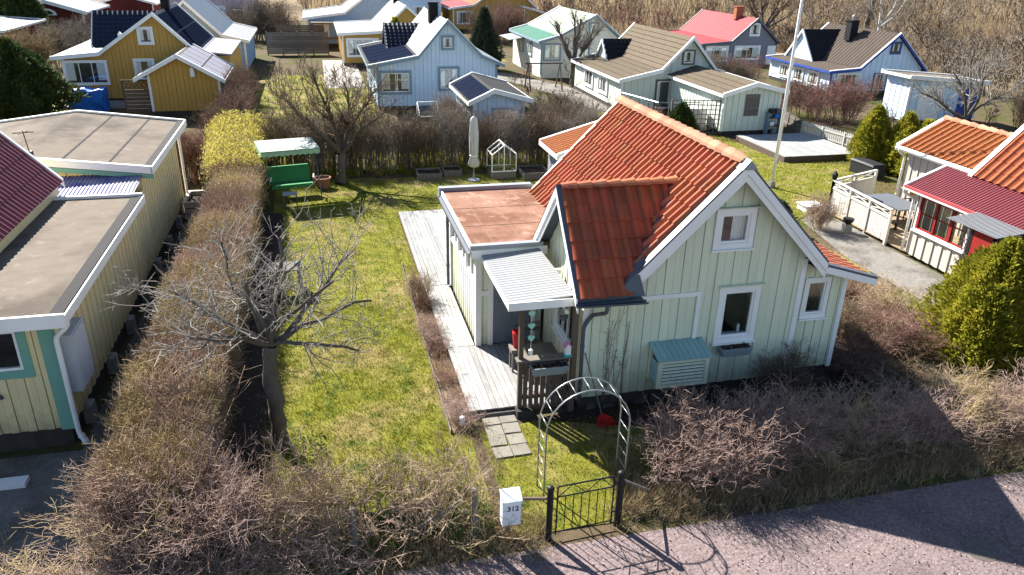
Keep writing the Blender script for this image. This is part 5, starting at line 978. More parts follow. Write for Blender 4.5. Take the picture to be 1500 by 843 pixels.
def chimney(R_, x, y, z0, z1, m, sx=.45, sy=.45, pot=False):
    c = MB().box(x - sx / 2, x + sx / 2, y - sy / 2, y + sy / 2, z0, z1).part('chimney', m, R_); MB().box(x - sx / 2 - .05, x + sx / 2 + .05, y - sy / 2 - .05, y + sy / 2 + .05, z1 + .002, z1 + .07).part('chimney_cap', m, c)
    if pot: MB().lathe([(.1, 0), (.1, .25), (.15, .26), (.05, .36)], (x, y, z1 + .07), 10).part('flue', 'steel', c)
FW = dict(pm='dark_glass', db=.045, sill=False)
rT = (.28, 8, .05, .03, 5); rM = (.3, 1, .03, 0, 4); rF = (.6, 1, .02, 0, 4)
# ochre house
O = poly_house('ochre_house', 'ochre board house with solar panels on its right roof slope', 36.4, 44.5, [(-19.0, 2.58), (-16.5, 2.80), (-13.39, 4.92), (-11.25, 2.75)], -18.5, -11.5, 'ochre_paint', ['pale_roof', 'pale_roof', 'navy_tile'], rib=[rF, None, None])
sp = []
for i in range(5):
    for j in range(2): sp.append((37.0 + i * 1.45, j))
for y, j in sp:
    t0, t1 = .08 + j * .45, .50 + j * .45; q = lambda t: (-13.39 + 2.14 * t, 4.92 - 2.17 * t + .05); a, b = q(t0), q(t1)
    S = MB(); slab(S, a, b, y, y + 1.4, .03); S.part('solar_panel', 'solar', O)
dormer(O, -17.5, 40.7, 4.72, 2.85, 1.6, -13.6, 'navy_tile', 'ochre_paint', rib=rT); chimney(O, -13.35, 40.6, 4.6, 5.7, 'felt_shade_black')
window(O, (-18.4, 36.4, 1.12), (1, 0), 2.1, 1.18, cas=.1, cols=3, **FW); window(O, (-14.25, 36.4, 3.33), (1, 0), .62, .75, cas=.12, **FW); window(O, (-14.7, 36.4, 1.35), (1, 0), .9, 1.0, cas=.12, **FW)
MB().box(-18.9, -13.2, 34.6, 36.3, 0, .15).part('terrace', 'concrete', O)
S = MB(); slab(S, (-11.7, 2.75), (-9.55, 2.52), 37.5, 45.2, .08); wave_field(S, (-11.7, 37.5, 2.755), (0, 1, 0), (1, 0, -.107), 7.7, 2.16, .6, 1, .03, 0, per=4); S.part('lean_to_roof', 'pale_roof', O)
MB().box(-11.45, -9.7, 37.7, 45.0, 0, 2.42).part('lean_to_wall', 'ochre_paint', O)
for x, z, lab in ((-15.35, 3.55, 'l'),): MB().ext([(x, 36.24, z), (x + .2, 36.24, z), (x + .2, 36.24, z + .28), (x + .1, 36.24, z + .38), (x, 36.24, z + .28)], (0, .15, 0)).part('nest_box', 'white_paint', O)
S_ = poly_house('ochre_shed', 'ochre board shed with grey felt gable roof beside ochre house', 32.1, 37.0, [(-14.0, 1.98), (-11.75, 3.18), (-9.5, 1.86)], -13.35, -9.8, 'ochre_paint', ['pale_roof', 'grey_felt'], kind='shed', ov=.4)
tz = MB()
for i in range(4): 
    for j in range(2): t = lambda k: (-11.75 + 2.25 * k, 3.18 - 1.32 * k + .03); a, b = t(.06 + j * .47), t(.06 + j * .47 + .44); slab(tz, a, b, 31.9 + i * 1.33, 31.9 + i * 1.33 + 1.25, .03)
tz.part('roof_panel', 'slate_wall', S_)
MB().ext([(-11.2, 31.95, 2.05), (-11.0, 31.95, 2.05), (-11.0, 31.95, 2.45), (-11.1, 31.95, 2.55), (-11.2, 31.95, 2.45)], (0, .15, 0)).part('nest_box', 'white_paint', S_)
G_ = thing('lattice_gate', 'dark brown plank gate with lattice top beside ochre shed', 'gate', (-14.1, 32.6, 0))
for i in range(6): MB().box(-14.75, -13.42, 32.55, 32.59, .15 + i * .2, .15 + i * .2 + .185).part('plank', 'brown_wood', G_)
for x in (-14.8, -13.42): MB().box(x, x + .08, 32.53, 32.62, 0, 1.85).part('post', 'brown_wood', G_)
MB().box(-14.75, -13.42, 32.55, 32.6, 1.78, 1.85).part('rail', 'brown_wood', G_)
for i in range(5): x = -14.7 + i * .25; MB().beam((x, 32.57, 1.36), (x + .28, 32.57, 1.78), .02, .035).part('lattice', 'brown_wood', G_); MB().beam((x + .28, 32.575, 1.36), (x, 32.575, 1.78), .02, .035).part('lattice', 'brown_wood', G_)
rg = np.random.default_rng(4); tp = MB()
vv, ff = [], []
def grid_face(fn, n=7):
    b = len(vv); vv.extend(fn(i / n, j / n) for i in range(n + 1) for j in range(n + 1)); ff.extend((b + i * (n + 1) + j, b + (i + 1) * (n + 1) + j, b + (i + 1) * (n + 1) + j + 1, b + i * (n + 1) + j + 1) for i in range(n) for j in range(n))
def tj(x, y, z):
    k = .05 * math.sin(9 * x + 5 * z) + .04 * math.sin(11 * y - 7 * z + 2) + .03 * math.sin(17 * x + 13 * y)
    return (-17.0 + (x - .5) * 1.75 * (1 + .08 * (1 - z)) + k, 34.4 + (y - .5) * 1.3 + k, max(0, z * 1.15 + (k if z > .3 else 0) - .14 * ((x - .5) ** 2 + (y - .5) ** 2)))
for fn in (lambda a, b: tj(a, b, 1), lambda a, b: tj(a, 0, b), lambda a, b: tj(a, 1, b), lambda a, b: tj(0, a, b), lambda a, b: tj(1, a, b)): grid_face(fn)
tp.add(vv, ff).solo('tarp_cover', 'tarp', 'bright blue tarpaulin over a bulky load by ochre house', 'tarpaulin', (-17.0, 34.4, 0))
# light blue house
B_ = poly_house('light_blue_house', 'light blue house with grey roof behind the ochre house', 47.0, 56, [(-15.9, 2.5), (-13.22, 4.95), (-10.98, 2.72), (-9.2, 2.3)], -15.5, -9.5, 'sky_paint', ['slate_metal', 'slate_metal', 'pale_roof'], rib=[None, None, rF])
MB().wall((-13.9, 47, 3.0), (1, 0), [(0, 0), (.9, 0), (.9, .9), (0, .9)], .02, .06).part('hatch', 'tan_wood', B_); window(B_, (-12.6, 47, 1.2), (1, 0), .8, 1, cas=.1, **FW)
# white-blue house
Wh = poly_house('ice_blue_house', 'pale ice-blue house with pale roof and black dormer', 32.0, 41.0, [(-1.91, 2.52), (.93, 3.03), (2.62, 4.95), (4.57, 3.07), (5.9, 2.5)], -1.4, 5.5, 'iceblue_paint', ['felt_shade_black', 'pale_roof', 'pale_roof', 'pale_roof'], trimm='bluegrey_trim', capm='white_paint', board=.24, rib=[None, (.28, 9, .03, .02, 5), None, rF])
for i in range(6): S = MB(); a = i / 6; slab(S, (-1.75, 2.56), (.75, 3.02), 32.1 + i * 1.4, 32.1 + i * 1.4 + 1.3, .03); S.part('roof_panel', 'solar', Wh)
dormer(Wh, -.35, 38.8, 4.2, 2.8, 1.55, 2.1, 'navy_tile', 'iceblue_paint', rib=rT, capm='slate_metal'); chimney(Wh, 2.35, 35.6, 4.5, 5.6, 'felt_shade_black', .55, .55)
WK = dict(cm='bluegrey_trim', sm='white_paint', cas=.13, **FW)
window(Wh, (-1.15, 32, 1.05), (1, 0), 1.55, 1.05, cols=2, **WK); window(Wh, (2.18, 32, 1.2), (1, 0), .98, 1.1, cols=2, **WK); window(Wh, (2.38, 32, 3.45), (1, 0), .5, .55, **WK)
WS = poly_house('black_roof_shed', 'little white shed with black solar roof behind the back hedge', 23.7, 28.6, [(2.2, 1.9), (3.45, 2.48), (5.35, 1.98)], 2.5, 5.0, 'iceblue_paint', ['felt_shade_black', 'felt_shade_black'], kind='shed', ov=.35)
for i in range(4): S = MB(); slab(S, (2.3, 1.96), (3.3, 2.43), 23.5 + i * 1.3, 24.7 + i * 1.3, .03); S.part('solar_panel', 'solar', WS)
window(WS, (3.5, 23.7, 1.0), (1, 0), .8, .5, cm='bluegrey_trim', cas=.1, **FW)
R_ = thing('white_cold_frame', 'white framed glass box leaning before the ice-blue house', 'cold frame', (.6, 26.5, 0)); f = MB()
for x in (.2, 1.2): f.beam((x, 26, 0), (x, 26, .8), .05, .05).beam((x, 27, 0), (x, 27, 1.35), .05, .05).beam((x, 26, .8), (x, 27, 1.35), .05, .05)
f.beam((.2, 26, .8), (1.2, 26, .8), .05, .05).beam((.2, 27, 1.35), (1.2, 27, 1.35), .05, .05).part('frame', 'plastic_white', R_)
MB().add([(.2, 26, .8), (1.2, 26, .8), (1.2, 27, 1.35), (.2, 27, 1.35)], [(0, 1, 2, 3)]).part('pane', 'clear_glass', R_)
# green roof house
Gr = poly_house('green_roof_house', 'cream rendered house with green metal porch roof and blue trim', 42.9, 51.5, [(11.0, 2.62), (12.5, 3.0), (15.3, 4.45), (17.5, 2.75)], 11.25, 17.2, 'stucco', ['green_roof', 'worn_roof', 'worn_roof'], trimm='bluegrey_trim', board=None, rib=[rF, None, None])
WG = dict(cm='bluegrey_trim', sm='white_paint', cas=.12, pm='dark_glass', db=.0, sill=False)
window(Gr, (11.55, 42.9, 1.35), (1, 0), 1.1, 1.0, cols=2, **WG); window(Gr, (14.0, 42.9, 1.3), (1, 0), .85, 1.0, cols=2, **WG); window(Gr, (14.95, 42.9, 3.25), (1, 0), .55, .55, **WG)
for k in range(2): window(Gr, (11.25, 46.5 + k * 2.6, 1.35), (0, -1), 1.0, 1.0, cols=2, **WG)
S = MB(); slab(S, (10.0, 2.25), (11.25, 2.45), 47.5, 51, .05); S.part('porch_roof', 'white_sheet', Gr)
# ivory house with brown tiles
Iv = poly_house('ivory_house', 'pale grey-green board house with brown tiled roof', 29.5, 38.0, [(12.06, 1.90), (14.62, 2.44), (16.41, 4.24), (18.2, 2.3)], 12.3, 17.9, 'ivory_paint', ['brown_tile', 'brown_tile', 'brown_tile'], rib=[(.3, 5, .02, .03, 5), (.3, 8, .02, .035, 5), None], board=.2)
dormer(Iv, 13.5, 36.4, 3.45, 2.0, 1.3, 15.6, 'felt_shade_black', 'ivory_paint', rib=(.3, 5, .02, .03, 5))
window(Iv, (14.5, 29.5, .25), (1, 0), .95, 1.55, cm='grey_wood', cas=.1, **FW); window(Iv, (16.0, 29.5, 2.8), (1, 0), .6, .65, cm='grey_wood', cas=.1, **FW)
for k in range(2): window(Iv, (12.3, 33.2 + k * 2.6, .75), (0, -1), 1.5, .9, cols=2, cas=.1, **FW)
Is = poly_house('ivory_shed', 'pale board shed with low brown roof and slatted window shutter', 23.0, 29.4, [(15.08, 2.14), (16.9, 2.66), (18.8, 2.24)], 15.3, 18.5, 'ivory_paint', ['brown_tile', 'grey_felt'], kind='shed', rib=[(.3, 4, .02, .03, 5), None], board=.17)
sh = MB().wall((16.5, 23, 1.0), (1, 0), [(0, 0), (.8, 0), (.8, 1.1), (0, 1.1)], .0, .05).part('shutter', 'grey_wood', Is)
for i in range(7): MB().wall((16.55, 23, 1.06 + i * .145), (1, 0), [(0, 0), (.7, 0), (.7, .12), (0, .12)], .05, .075).part('slat', 'grey_wood', sh)
R_ = thing('storage_shelf', 'dark shelf with boxes against the pale shed wall', 'shelf', (18.1, 22.75, 0))
for x in (17.75, 18.5): MB().box(x, x + .04, 22.6, 22.95, 0, 1.2).part('side', 'bluegrey_trim', R_)
for z in (.1, .5, .9, 1.15): MB().box(17.79, 18.5, 22.6, 22.95, z, z + .03).part('board', 'brown_wood', R_)
for x, z, m_ in ((17.9, .53, 'plastic_white'), (18.15, .93, 'tarp'), (17.85, 1.18, 'plastic_black'), (18.2, 1.18, 'slate_metal'), (18.1, .13, 'grey_metal')): MB().box(x, x + .25, 22.65, 22.9, z + .002, z + .2).solo('storage_tub', m_, {'plastic_white': 'white tub on the middle board of the dark shelf', 'tarp': 'blue tub on the upper board of the dark shelf', 'plastic_black': 'black tub on top of the dark shelf', 'slate_metal': 'slate grey tub on top of the dark shelf', 'grey_metal': 'grey tub on the lowest board of the dark shelf'}[m_], 'tub', (x, 22.77, z))
def lattice(label, a, b, h, n, m, z0=.1):
    R_ = thing('garden_trellis', label, 'trellis', (*a, 0)); a_ = Vector((*a, 0)); b_ = Vector((*b, 0))
    for i in range(n + 1): p = a_.lerp(b_, i / n); MB().beam(p + Vector((0, 0, z0)), p + Vector((0, 0, h)), .02, .045).part('lath', m, R_)
    k = max(2, int((h - z0) / ((b_ - a_).length / n)))
    for j in range(k + 1): z = z0 + (h - z0) * j / k; MB().beam(a_ + Vector((0, .02, z)), b_ + Vector((0, .02, z)), .02, .045).part('lath', m, R_)
    for p in (a_, b_): MB().box(p.x - .04, p.x + .04, p.y - .04, p.y + .04, 0, h + .03).part('post', m, R_)
lattice('open square trellis screen beside the pale shed', (12.9, 23.9), (15.3, 23.3), 1.75, 11, 'grey_wood')
R_ = thing('balcony_railing', 'light metal railing round the ivory house terrace', 'railing', (13, 27, 0))
pts = [(12.1, 28.8), (12.9, 25.6), (15.3, 25.4)]
for a, b in zip(pts, pts[1:]):
    MB().tube([(*a, 1.3), (*b, 1.3)], .03, 6).part('rail', 'steel', R_)
    for i in range(5): p = Vector((*a, 0)).lerp(Vector((*b, 0)), i / 4); MB().tube([(p.x, p.y, 0), (p.x, p.y, 1.3)], .022, 6).part('post', 'steel', R_)
for i in range(11): p = Vector((12.15, 28.6, 0)).lerp(Vector((12.85, 25.8, 0)), i / 10); MB().beam(p + Vector((0, 0, .2)), p + Vector((0, 0, 1.05)), .07, .02).part('baluster', 'grey_wood', R_)
MB().lathe([(.5, 0), (.62, .3), (.62, .9), (.5, 1.15), (.1, 1.3)], (14.6, 24.6, 0), 12, fn=lambda a, z: 1 + .12 * math.sin(5 * a + 3 * z)).solo('covered_furniture', 'canvas', 'white covered garden furniture behind the square trellis', 'cover', (14.6, 24.6, 0))
# red roof house
Rd = poly_house('red_roof_house', 'slate grey house with rose red metal roof and brick chimney', 48.7, 58.5, [(26.9, 1.70), (29.61, 1.90), (31.81, 3.78), (34.2, 1.80)], 27.2, 34.0, 'slate_wall', ['rose_roof', 'rose_roof', 'rose_roof'], trimm='slate_metal', capm='slate_metal', board=None, rib=[None, (.45, 1, .03, 0, 4), None])
chimney(Rd, 31.6, 51.5, 3.5, 4.5, 'brick', .7, .5)
WR_ = dict(cas=.12, pm='dark_glass', db=0, sill=False)
window(Rd, (31.4, 48.7, 2.45), (1, 0), .75, .85, **WR_); window(Rd, (27.5, 48.7, .4), (1, 0), 1.9, 1.05, cols=3, **WR_); window(Rd, (30.2, 48.7, .5), (1, 0), 2.2, .95, cols=4, **WR_); MB().box(33.2, 33.95, 48.6, 48.72, 0, 1.55).part('door', 'white_paint', Rd)
# white house with blue trim
Bl = poly_house('blue_trim_house', 'white house with dark roof, blue trim and black chimney', 33.5, 41.0, [(28.6, 1.62), (30.9, 1.78), (33.5, 4.02), (36.2, 1.6)], 28.9, 36.0, 'iceblue_paint', ['brown_sheet', 'brown_sheet', 'brown_sheet'], trimm='blue_trim', rib=[None, (.35, 1, .04, 0, 4), None], board=.2)
dormer(Bl, 30.0, 39.2, 3.78, 1.75, 1.75, 33.2, 'felt_shade_black', 'iceblue_paint'); chimney(Bl, 32.6, 37.2, 3.2, 4.5, 'felt_shade_black', .6, .6, True)
window(Bl, (33.2, 33.5, 2.75), (1, 0), .65, .65, cm='blue_trim', sm='slate_metal', cas=.08, **FW); window(Bl, (29.4, 33.5, .55), (1, 0), 1.7, .85, cols=3, cas=.08, **FW); window(Bl, (32.3, 33.5, .3), (1, 0), .9, 1.1, cols=2, cm='slate_metal', cas=.06, **FW)
for k in range(3): window(Bl, (28.9, 39.5 - k * 1.8, .5), (0, -1), 1.1, .8, cols=2, cas=.08, **FW)
Bs = poly_house('white_shed', 'white shed with flat roof and blue corner, behind bare tree', 24.1, 26.0, [(26.9, 2.72), (32.2, 2.32)], 27.2, 31.9, 'iceblue_paint', ['grey_felt'], kind='shed', board=.2, trimm='white_paint')
MB().wall((27.9, 24.1, .25), (1, 0), [(0, 0), (1.5, 0), (1.5, 1.9), (0, 1.9)], .02, .06).part('door', 'white_paint', Bs); MB().wall((30.6, 24.1, .25), (1, 0), [(0, 0), (1.2, 0), (1.2, 1.75), (0, 1.75)], .02, .06).part('blue_panel', 'blue_trim', Bs)
# farther houses
F1 = poly_house('grey_roof_house', 'yellow gabled house with pale metal roof and white veranda', 50.5, 60, [(-2.9, 2.45), (.4, 2.6), (2.4, 4.5), (4.6, 2.6)], -2.6, 4.3, 'ochre_paint', ['pale_roof', 'pale_roof', 'pale_roof'], rib=[rF, rF, None])
window(F1, (-2.2, 50.5, .8), (1, 0), 2.3, 1.2, cols=4, cas=.12, **FW); chimney(F1, 2.3, 57, 4.2, 5.2, 'felt_shade_black')
F2 = poly_house('blue_gable_house', 'blue gabled house with white lower wing, far at the top', 64, 73, [(-5.6, 2.5), (-1.8, 3.0), (1.2, 5.2), (4.2, 2.9)], -5.2, 3.9, 'sky_paint', ['pale_roof', 'navy_tile', 'pale_roof'])
window(F2, (-4.6, 64, .9), (1, 0), 1.2, 1.0, cols=2, cas=.1, **FW); window(F2, (1.4, 64, 1.6), (1, 0), .8, .9, cas=.1, **FW)
MB().box(-4.9, -.4, 62.2, 63.9, 2.2, 2.26).box(-4.85, -4.75, 62.25, 62.35, 0, 2.2).box(-.55, -.45, 62.25, 62.35, 0, 2.2).box(-4.9, -.4, 62.2, 62.26, .8, 1.0).part('pergola', 'brown_wood', F2)
F3 = poly_house('white_tall_house', 'white house with grey upper wall at the top centre', 80, 88, [(4.5, 3.6), (7.2, 5.4), (10, 3.6)], 4.8, 9.7, 'iceblue_paint', ['pale_roof', 'pale_roof'])
window(F3, (6.6, 80, 1.2), (1, 0), 1.2, 1.3, cols=2, cas=.12, **FW)
F4 = poly_house('yellow_far_house', 'deep yellow house with terracotta roof at the top edge', 78, 88, [(10.3, 2.5), (13.2, 2.9), (17.0, 5.6), (20.6, 2.6)], 10.8, 20.2, 'ochre_paint', ['rose_roof', 'orange_tile', 'orange_tile'])
window(F4, (11.3, 78, .9), (1, 0), 1.6, 1.2, cols=3, cas=.12, **FW); window(F4, (16.4, 78, 3.6), (1, 0), 1.0, .9, cas=.12, **FW)
F4b = poly_house('crimson_roof_annex', 'small annex with crimson roof beside the yellow house', 76, 84, [(18.4, 2.9), (22.3, 1.9)], 18.6, 21.9, 'ochre_paint', ['rose_roof'], kind='shed')
F5 = poly_house('red_shed', 'dark red shed with pale flat roof at the left edge', 56, 66, [(-34, 2.6), (-27.6, 2.15)], -33.6, -28.0, 'falu_red', ['pale_roof'], kind='shed', board=None)
F6 = poly_house('red_cottage', 'dark red cottage with white gable and fan window', 73, 82, [(-32.6, 2.3), (-29.3, 3.35), (-25.8, 2.3)], -32.2, -26.2, 'falu_red', ['pale_roof', 'pale_roof'], board=None, b1=.3, rib=[rF, rF])
fw = MB().ext([(-29.3 + .8 * math.cos(a), 72.9, 2.0 + .6 * math.sin(a)) for a in np.linspace(0, math.pi, 11)], (0, .08, 0)).part('window', 'white_paint', F6); MB().ext([(-29.3 + .5 * math.cos(a), 72.86, 2.08 + .36 * math.sin(a)) for a in np.linspace(0, math.pi, 9)], (0, .03, 0)).part('pane', 'dark_glass', fw)
F6b = poly_house('red_barn', 'dark red outbuilding behind the red cottage', 84, 92, [(-27.5, 2.4), (-24.6, 3.3), (-21.4, 2.4)], -27.2, -21.8, 'falu_red', ['slate_wall', 'slate_wall'], board=None)
F7 = poly_house('pink_house', 'pale pink house with small white window at the top', 80, 89, [(-20, 4.2), (-10.6, 4.0)], -19.6, -10.9, 'pink_paint', ['pale_roof'])
window(F7, (-15.4, 80, .9), (1, 0), 1.3, 1.3, cas=.3, **FW); MB().box(-12.6, -10.2, 77.5, 79.9, 0, 1.9).part('porch', 'pink_paint', F7); S = MB(); slab(S, (-12.9, 2.3), (-10.0, 2.0), 77.2, 80, .08); S.part('porch_roof', 'pale_roof', F7)
MB().ext([(-11.9, 77.46, 0)] + [(-11.4 + .55 * math.cos(a), 77.46, .9 + .5 * math.sin(a)) for a in np.linspace(math.pi, 0, 9)] + [(-10.85, 77.46, 0)], (0, .03, 0)).part('arch_panel', 'slate_wall', F7)
# slatted screens
def screen(label, x0, x1, y, h, m='grey_wood'):
    R_ = thing('slat_screen', label, 'fence', ((x0 + x1) / 2, y, 0), 'horizontal slat screens far left of centre'); n = int(h / .16)
    me = MB().box(-(x1 - x0) / 2, (x1 - x0) / 2, 0, .025, 0, .145).mesh('slat', m); copies('slat', me, R_, [((0, 0, .12 + i * .16), (0, 0, 0)) for i in range(n)])
    for i in range(5): x = x0 + (x1 - x0) * i / 4; MB().box(x - .05, x + .05, y + .026, y + .12, 0, h + .15).part('post', m, R_)
screen('nearer long grey slat screen far behind the apple tree', -8.6, -3.6, 57.5, 1.8); screen('farther brown slat screen behind the grey one', -8.0, -3.9, 62.5, 2.0, 'brown_wood')
R_ = thing('timber_frame', 'dark wooden frame swing on the gravel before the green roof house', 'frame', (10.0, 38, 0))
for x in (9.0, 11.2): MB().tube([(x, 37.2, 0), (x, 38, 1.7)], .05, 6).tube([(x, 38.8, 0), (x, 38, 1.7)], .05, 6).part('leg', 'brown_wood', R_)
MB().tube([(8.8, 38, 1.72), (11.4, 38, 1.72)], .05, 6).part('top_bar', 'brown_wood', R_)
Ts = poly_house('tiled_shed', 'small shed with orange tiled lean-to roof behind the cottage', 11.8, 13.7, [(3.0, 2.25), (6.2, 3.15)], 3.3, 6.0, 'slate_wall', ['orange_tile'], kind='shed', rib=[(.22, 6, .05, .02, 5)], ov=.2)
# ------------------------------------------------------------------ vegetation
def V3(*a): return np.array(a, float)
def loose_shrub(seed, h=1.5, w_=.55, n0=16, n1=110, n2=420, n3=800, r=.011, rf=1.0, mi=0):
    g = np.random.default_rng(seed); a = g.uniform(0, 2 * np.pi, n0); q = np.sqrt(g.uniform(0, 1, n0)) * w_ * .5
    b = np.stack([np.cos(a) * q, np.sin(a) * q, 0 * a], 1); d = np.stack([np.cos(a) * .35 * g.uniform(.2, 1.2, n0), np.sin(a) * .35 * g.uniform(.2, 1.2, n0), np.ones(n0)], 1)
    S0 = grow(g, b, d, g.uniform(.6, .95, n0) * h, r, r * .5, 6, .10, .05)
    S1 = kids(g, S0, n1, .2, 1, (20, 55), .25 * h, .5 * h, 5, .14, .08, .75, .0050 * rf)
    S2 = kids(g, S1, n2, .25, 1, (25, 65), .12 * h, .28 * h, 4, .17, .07, .8, .0045 * rf); S3 = kids(g, S2, n3, .3, 1, (25, 70), .05 * h, .13 * h, 3, .15, .03, .8, .0038 * rf)
    return [tubes(S, 3, mi) for S in (S0, S1, S2, S3)], S3
def clipped_cell(seed, hx=.80, hy=.52, h=1.68, n=2700, leaf=500, lm=1, round_=.16, ls=.035):
    g = np.random.default_rng(seed); n0 = 26
    b = np.stack([g.uniform(-hx * .6, hx * .6, n0), g.uniform(-hy, hy, n0), np.zeros(n0)], 1); S0 = grow(g, b, np.stack([g.normal(0, .2, n0), g.normal(0, .2, n0), np.ones(n0)], 1), g.uniform(.75, .92, n0) * h, .014, .006, 5, .08, .05)
    S1 = kids(g, S0, 420, .1, 1, (20, 60), .3, .6, 4, .15, .05, .7, .007)
    m = n; face = g.uniform(0, 1, m); pos = np.empty((m, 3)); nor = np.zeros((m, 3)); top = face < .5; sd = np.where(face < .75, -1, 1)
    pos[:, 1] = g.uniform(-hy, hy, m); pos[top, 0] = g.uniform(-hx, hx, top.sum()); pos[top, 2] = h - (np.abs(pos[top, 0]) / hx) ** 3 * round_; nor[top] = V3(0, 0, 1)
    s = ~top; zz = g.uniform(.12, h - .1, s.sum()); pos[s, 0] = sd[s] * (hx - .10 * np.abs(g.normal(0, 1, s.sum())) - round_ * .5 * (zz / h) ** 4); pos[s, 2] = zz; nor[s] = np.stack([sd[s], 0 * zz, .5 + 0 * zz], 1)
    pos -= nor * g.uniform(.06, .36, (m, 1)); pos += g.normal(0, .02, (m, 3))
    S2 = grow(g, pos, nor + g.normal(0, .65, (m, 3)), g.uniform(.09, .26, m), .0058, .0033, 3, .22, .05)
    bl = [tubes(S0), tubes(S1), tubes(S2)]
    if leaf: i = g.integers(0, m, leaf); bl.append(leaves(g, S2[0][i, -1] + g.normal(0, .03, (leaf, 3)), ls, ls * .62, mi=lm))
    return bl
def upright_shrub(seed, h=2.1, n0=30, n1=150, n2=620, n3=600, w_=.5, rf=1.0):
    g = np.random.default_rng(seed); b = np.stack([g.uniform(-.5, .5, n0), g.uniform(-w_, w_, n0) * .6, np.zeros(n0)], 1)
    S0 = grow(g, b, np.stack([g.normal(0, .10, n0), g.normal(0, .10, n0), np.ones(n0)], 1), g.uniform(.6, .9, n0) * h, .017 * rf, .008, 6, .05, .04)
    S1 = kids(g, S0, n1, .3, 1, (12, 45), .25 * h, .42 * h, 5, .12, .10, .7, .006 * rf); S2 = kids(g, S1, n2, .2, 1, (20, 60), .10 * h, .2 * h, 4, .15, .06, .8, .0045 * rf); S3 = kids(g, S2, n3, .3, 1, (25, 70), .05 * h, .1 * h, 3, .15, .02, .8, .0035 * rf)
    return [tubes(S) for S in (S0, S1, S2, S3)], S3
def hedge(name, label, loc, protos, places, group=None):
    Hd = thing(name, label, 'hedge', loc, group)
    for i, (x, y, rz, s) in enumerate(places):
        o = obj('shrub', protos[i % len(protos)], Hd, (x - loc[0], y - loc[1], 0), (0, 0, rz), s)
    return Hd
rnd = random.Random(21)
# clipped hedge on the left boundary
cells = [np_mesh('shrub', clipped_cell(100 + i, leaf=800, h=1.70), ['hedge_twig', 'dead_leaf']) for i in range(4)]
gcells = [np_mesh('shrub', clipped_cell(120 + i, n=1500, leaf=4600, ls=.055, hx=.92, h=1.85, round_=.4), ['hedge_twig', 'spring_leaf']) for i in range(3)]
mcells = [np_mesh('shrub', clipped_cell(130 + i, leaf=900), ['hedge_twig', 'spring_leaf']) for i in range(2)]
hedge('clipped_hedge', 'long clipped leafless hedge between the cream house and the lawn', (-7.5, 6, 0), cells, [(-7.48 + rnd.uniform(-.05, .05), -2.2 + i * .82, rnd.choice((0, math.pi)) + rnd.uniform(-.08, .08), (rnd.uniform(.97, 1.08), 1, rnd.uniform(.94, 1.06))) for i in range(17)])
hedge('clipped_hedge', 'middle stretch of clipped hedge flecked with yellow-green leaves', (-7.6, 13, 0), mcells, [(-7.58 + rnd.uniform(-.05, .05), 11.9 + i * .82, rnd.choice((0, math.pi)) + rnd.uniform(-.08, .08), (1, 1, rnd.uniform(.97, 1.05))) for i in range(4)])
hedge('clipped_hedge', 'rounded yellow-green leafy far end of the clipped hedge', (-7.8, 17.5, 0), gcells, [(-7.7 - i * .05 + rnd.uniform(-.05, .05), 15.0 + i * .85, rnd.choice((0, math.pi)) + rnd.uniform(-.1, .1), (1.0 + .03 * i, 1, 1 + .02 * i)) for i in range(8)])
# loose shrubs: prototypes per bark colour
LS = {}
for m_, n_ in (('pale_twig', 3), ('hedge_twig', 3), ('brown_twig', 3), ('red_twig', 2), ('grey_twig', 2)):
    LS[m_] = []
    for i in range(n_):
        b, S3 = loose_shrub(200 + i + 10 * len(LS)); g = np.random.default_rng(i); e = S3[0][:, -1]; k = g.integers(0, len(e), 160)
        LS[m_].append(np_mesh('shrub', b + [leaves(g, e[k], .022, .018, mi=1)], [m_, 'dead_leaf']))
THIN = [np_mesh('shrub', loose_shrub(270 + i, h=1.45, w_=.7, n0=11, n1=26, n2=70, n3=90, rf=1.1)[0], 'hedge_twig') for i in range(3)]
def row(x0, x1, y, n, jx=.15, jy=.18, s0=.9, s1=1.1, w_=1.0):
    return [(x0 + (x1 - x0) * i / max(1, n - 1) + rnd.uniform(-jx, jx), y + rnd.uniform(-jy, jy), rnd.uniform(0, 6.28), (w_ * rnd.uniform(.9, 1.15), w_ * rnd.uniform(.9, 1.15), rnd.uniform(s0, s1))) for i in range(n)]
hedge('front_hedge', 'dense untrimmed bare hedge along the road, lower left corner', (-7, -2.8, 0), LS['hedge_twig'] + LS['pale_twig'], row(-7.9, -5.3, -2.8, 8, s0=.8, s1=.95, w_=.95) + row(-7.9, -6.6, -2.4, 4, s0=.85, s1=1.0, w_=.95) + row(-9.8, -5.3, -3.35, 9, s0=.35, s1=.5))
hedge('front_hedge', 'sparse bare hedge between apple tree and mailbox', (-3.5, -2.8, 0), THIN, row(-4.9, -2.65, -2.75, 8, s0=.75, s1=1.05, w_=.9, jy=.18) + row(-5.0, -2.9, -3.1, 4, s0=.4, s1=.6))
hedge('front_hedge', 'sunlit purple-brown bare bush right of the garden gate', (1.7, -2.3, 0), LS['pale_twig'], row(1.05, 3.05, -2.4, 8, s0=.68, s1=.84, w_=.95, jx=.1) + row(1.0, 3.1, -2.7, 5, s0=.5, s1=.62, w_=.75, jy=.08))
hedge('front_hedge', 'shaded bare hedge along the road, lower right', (5.8, -2.3, 0), LS['hedge_twig'] + LS['pale_twig'], row(3.5, 9.6, -2.3, 12, s0=.5, s1=.74, w_=.95) + row(3.6, 9.8, -2.6, 8, s0=.4, s1=.5, w_=.75, jy=.08))
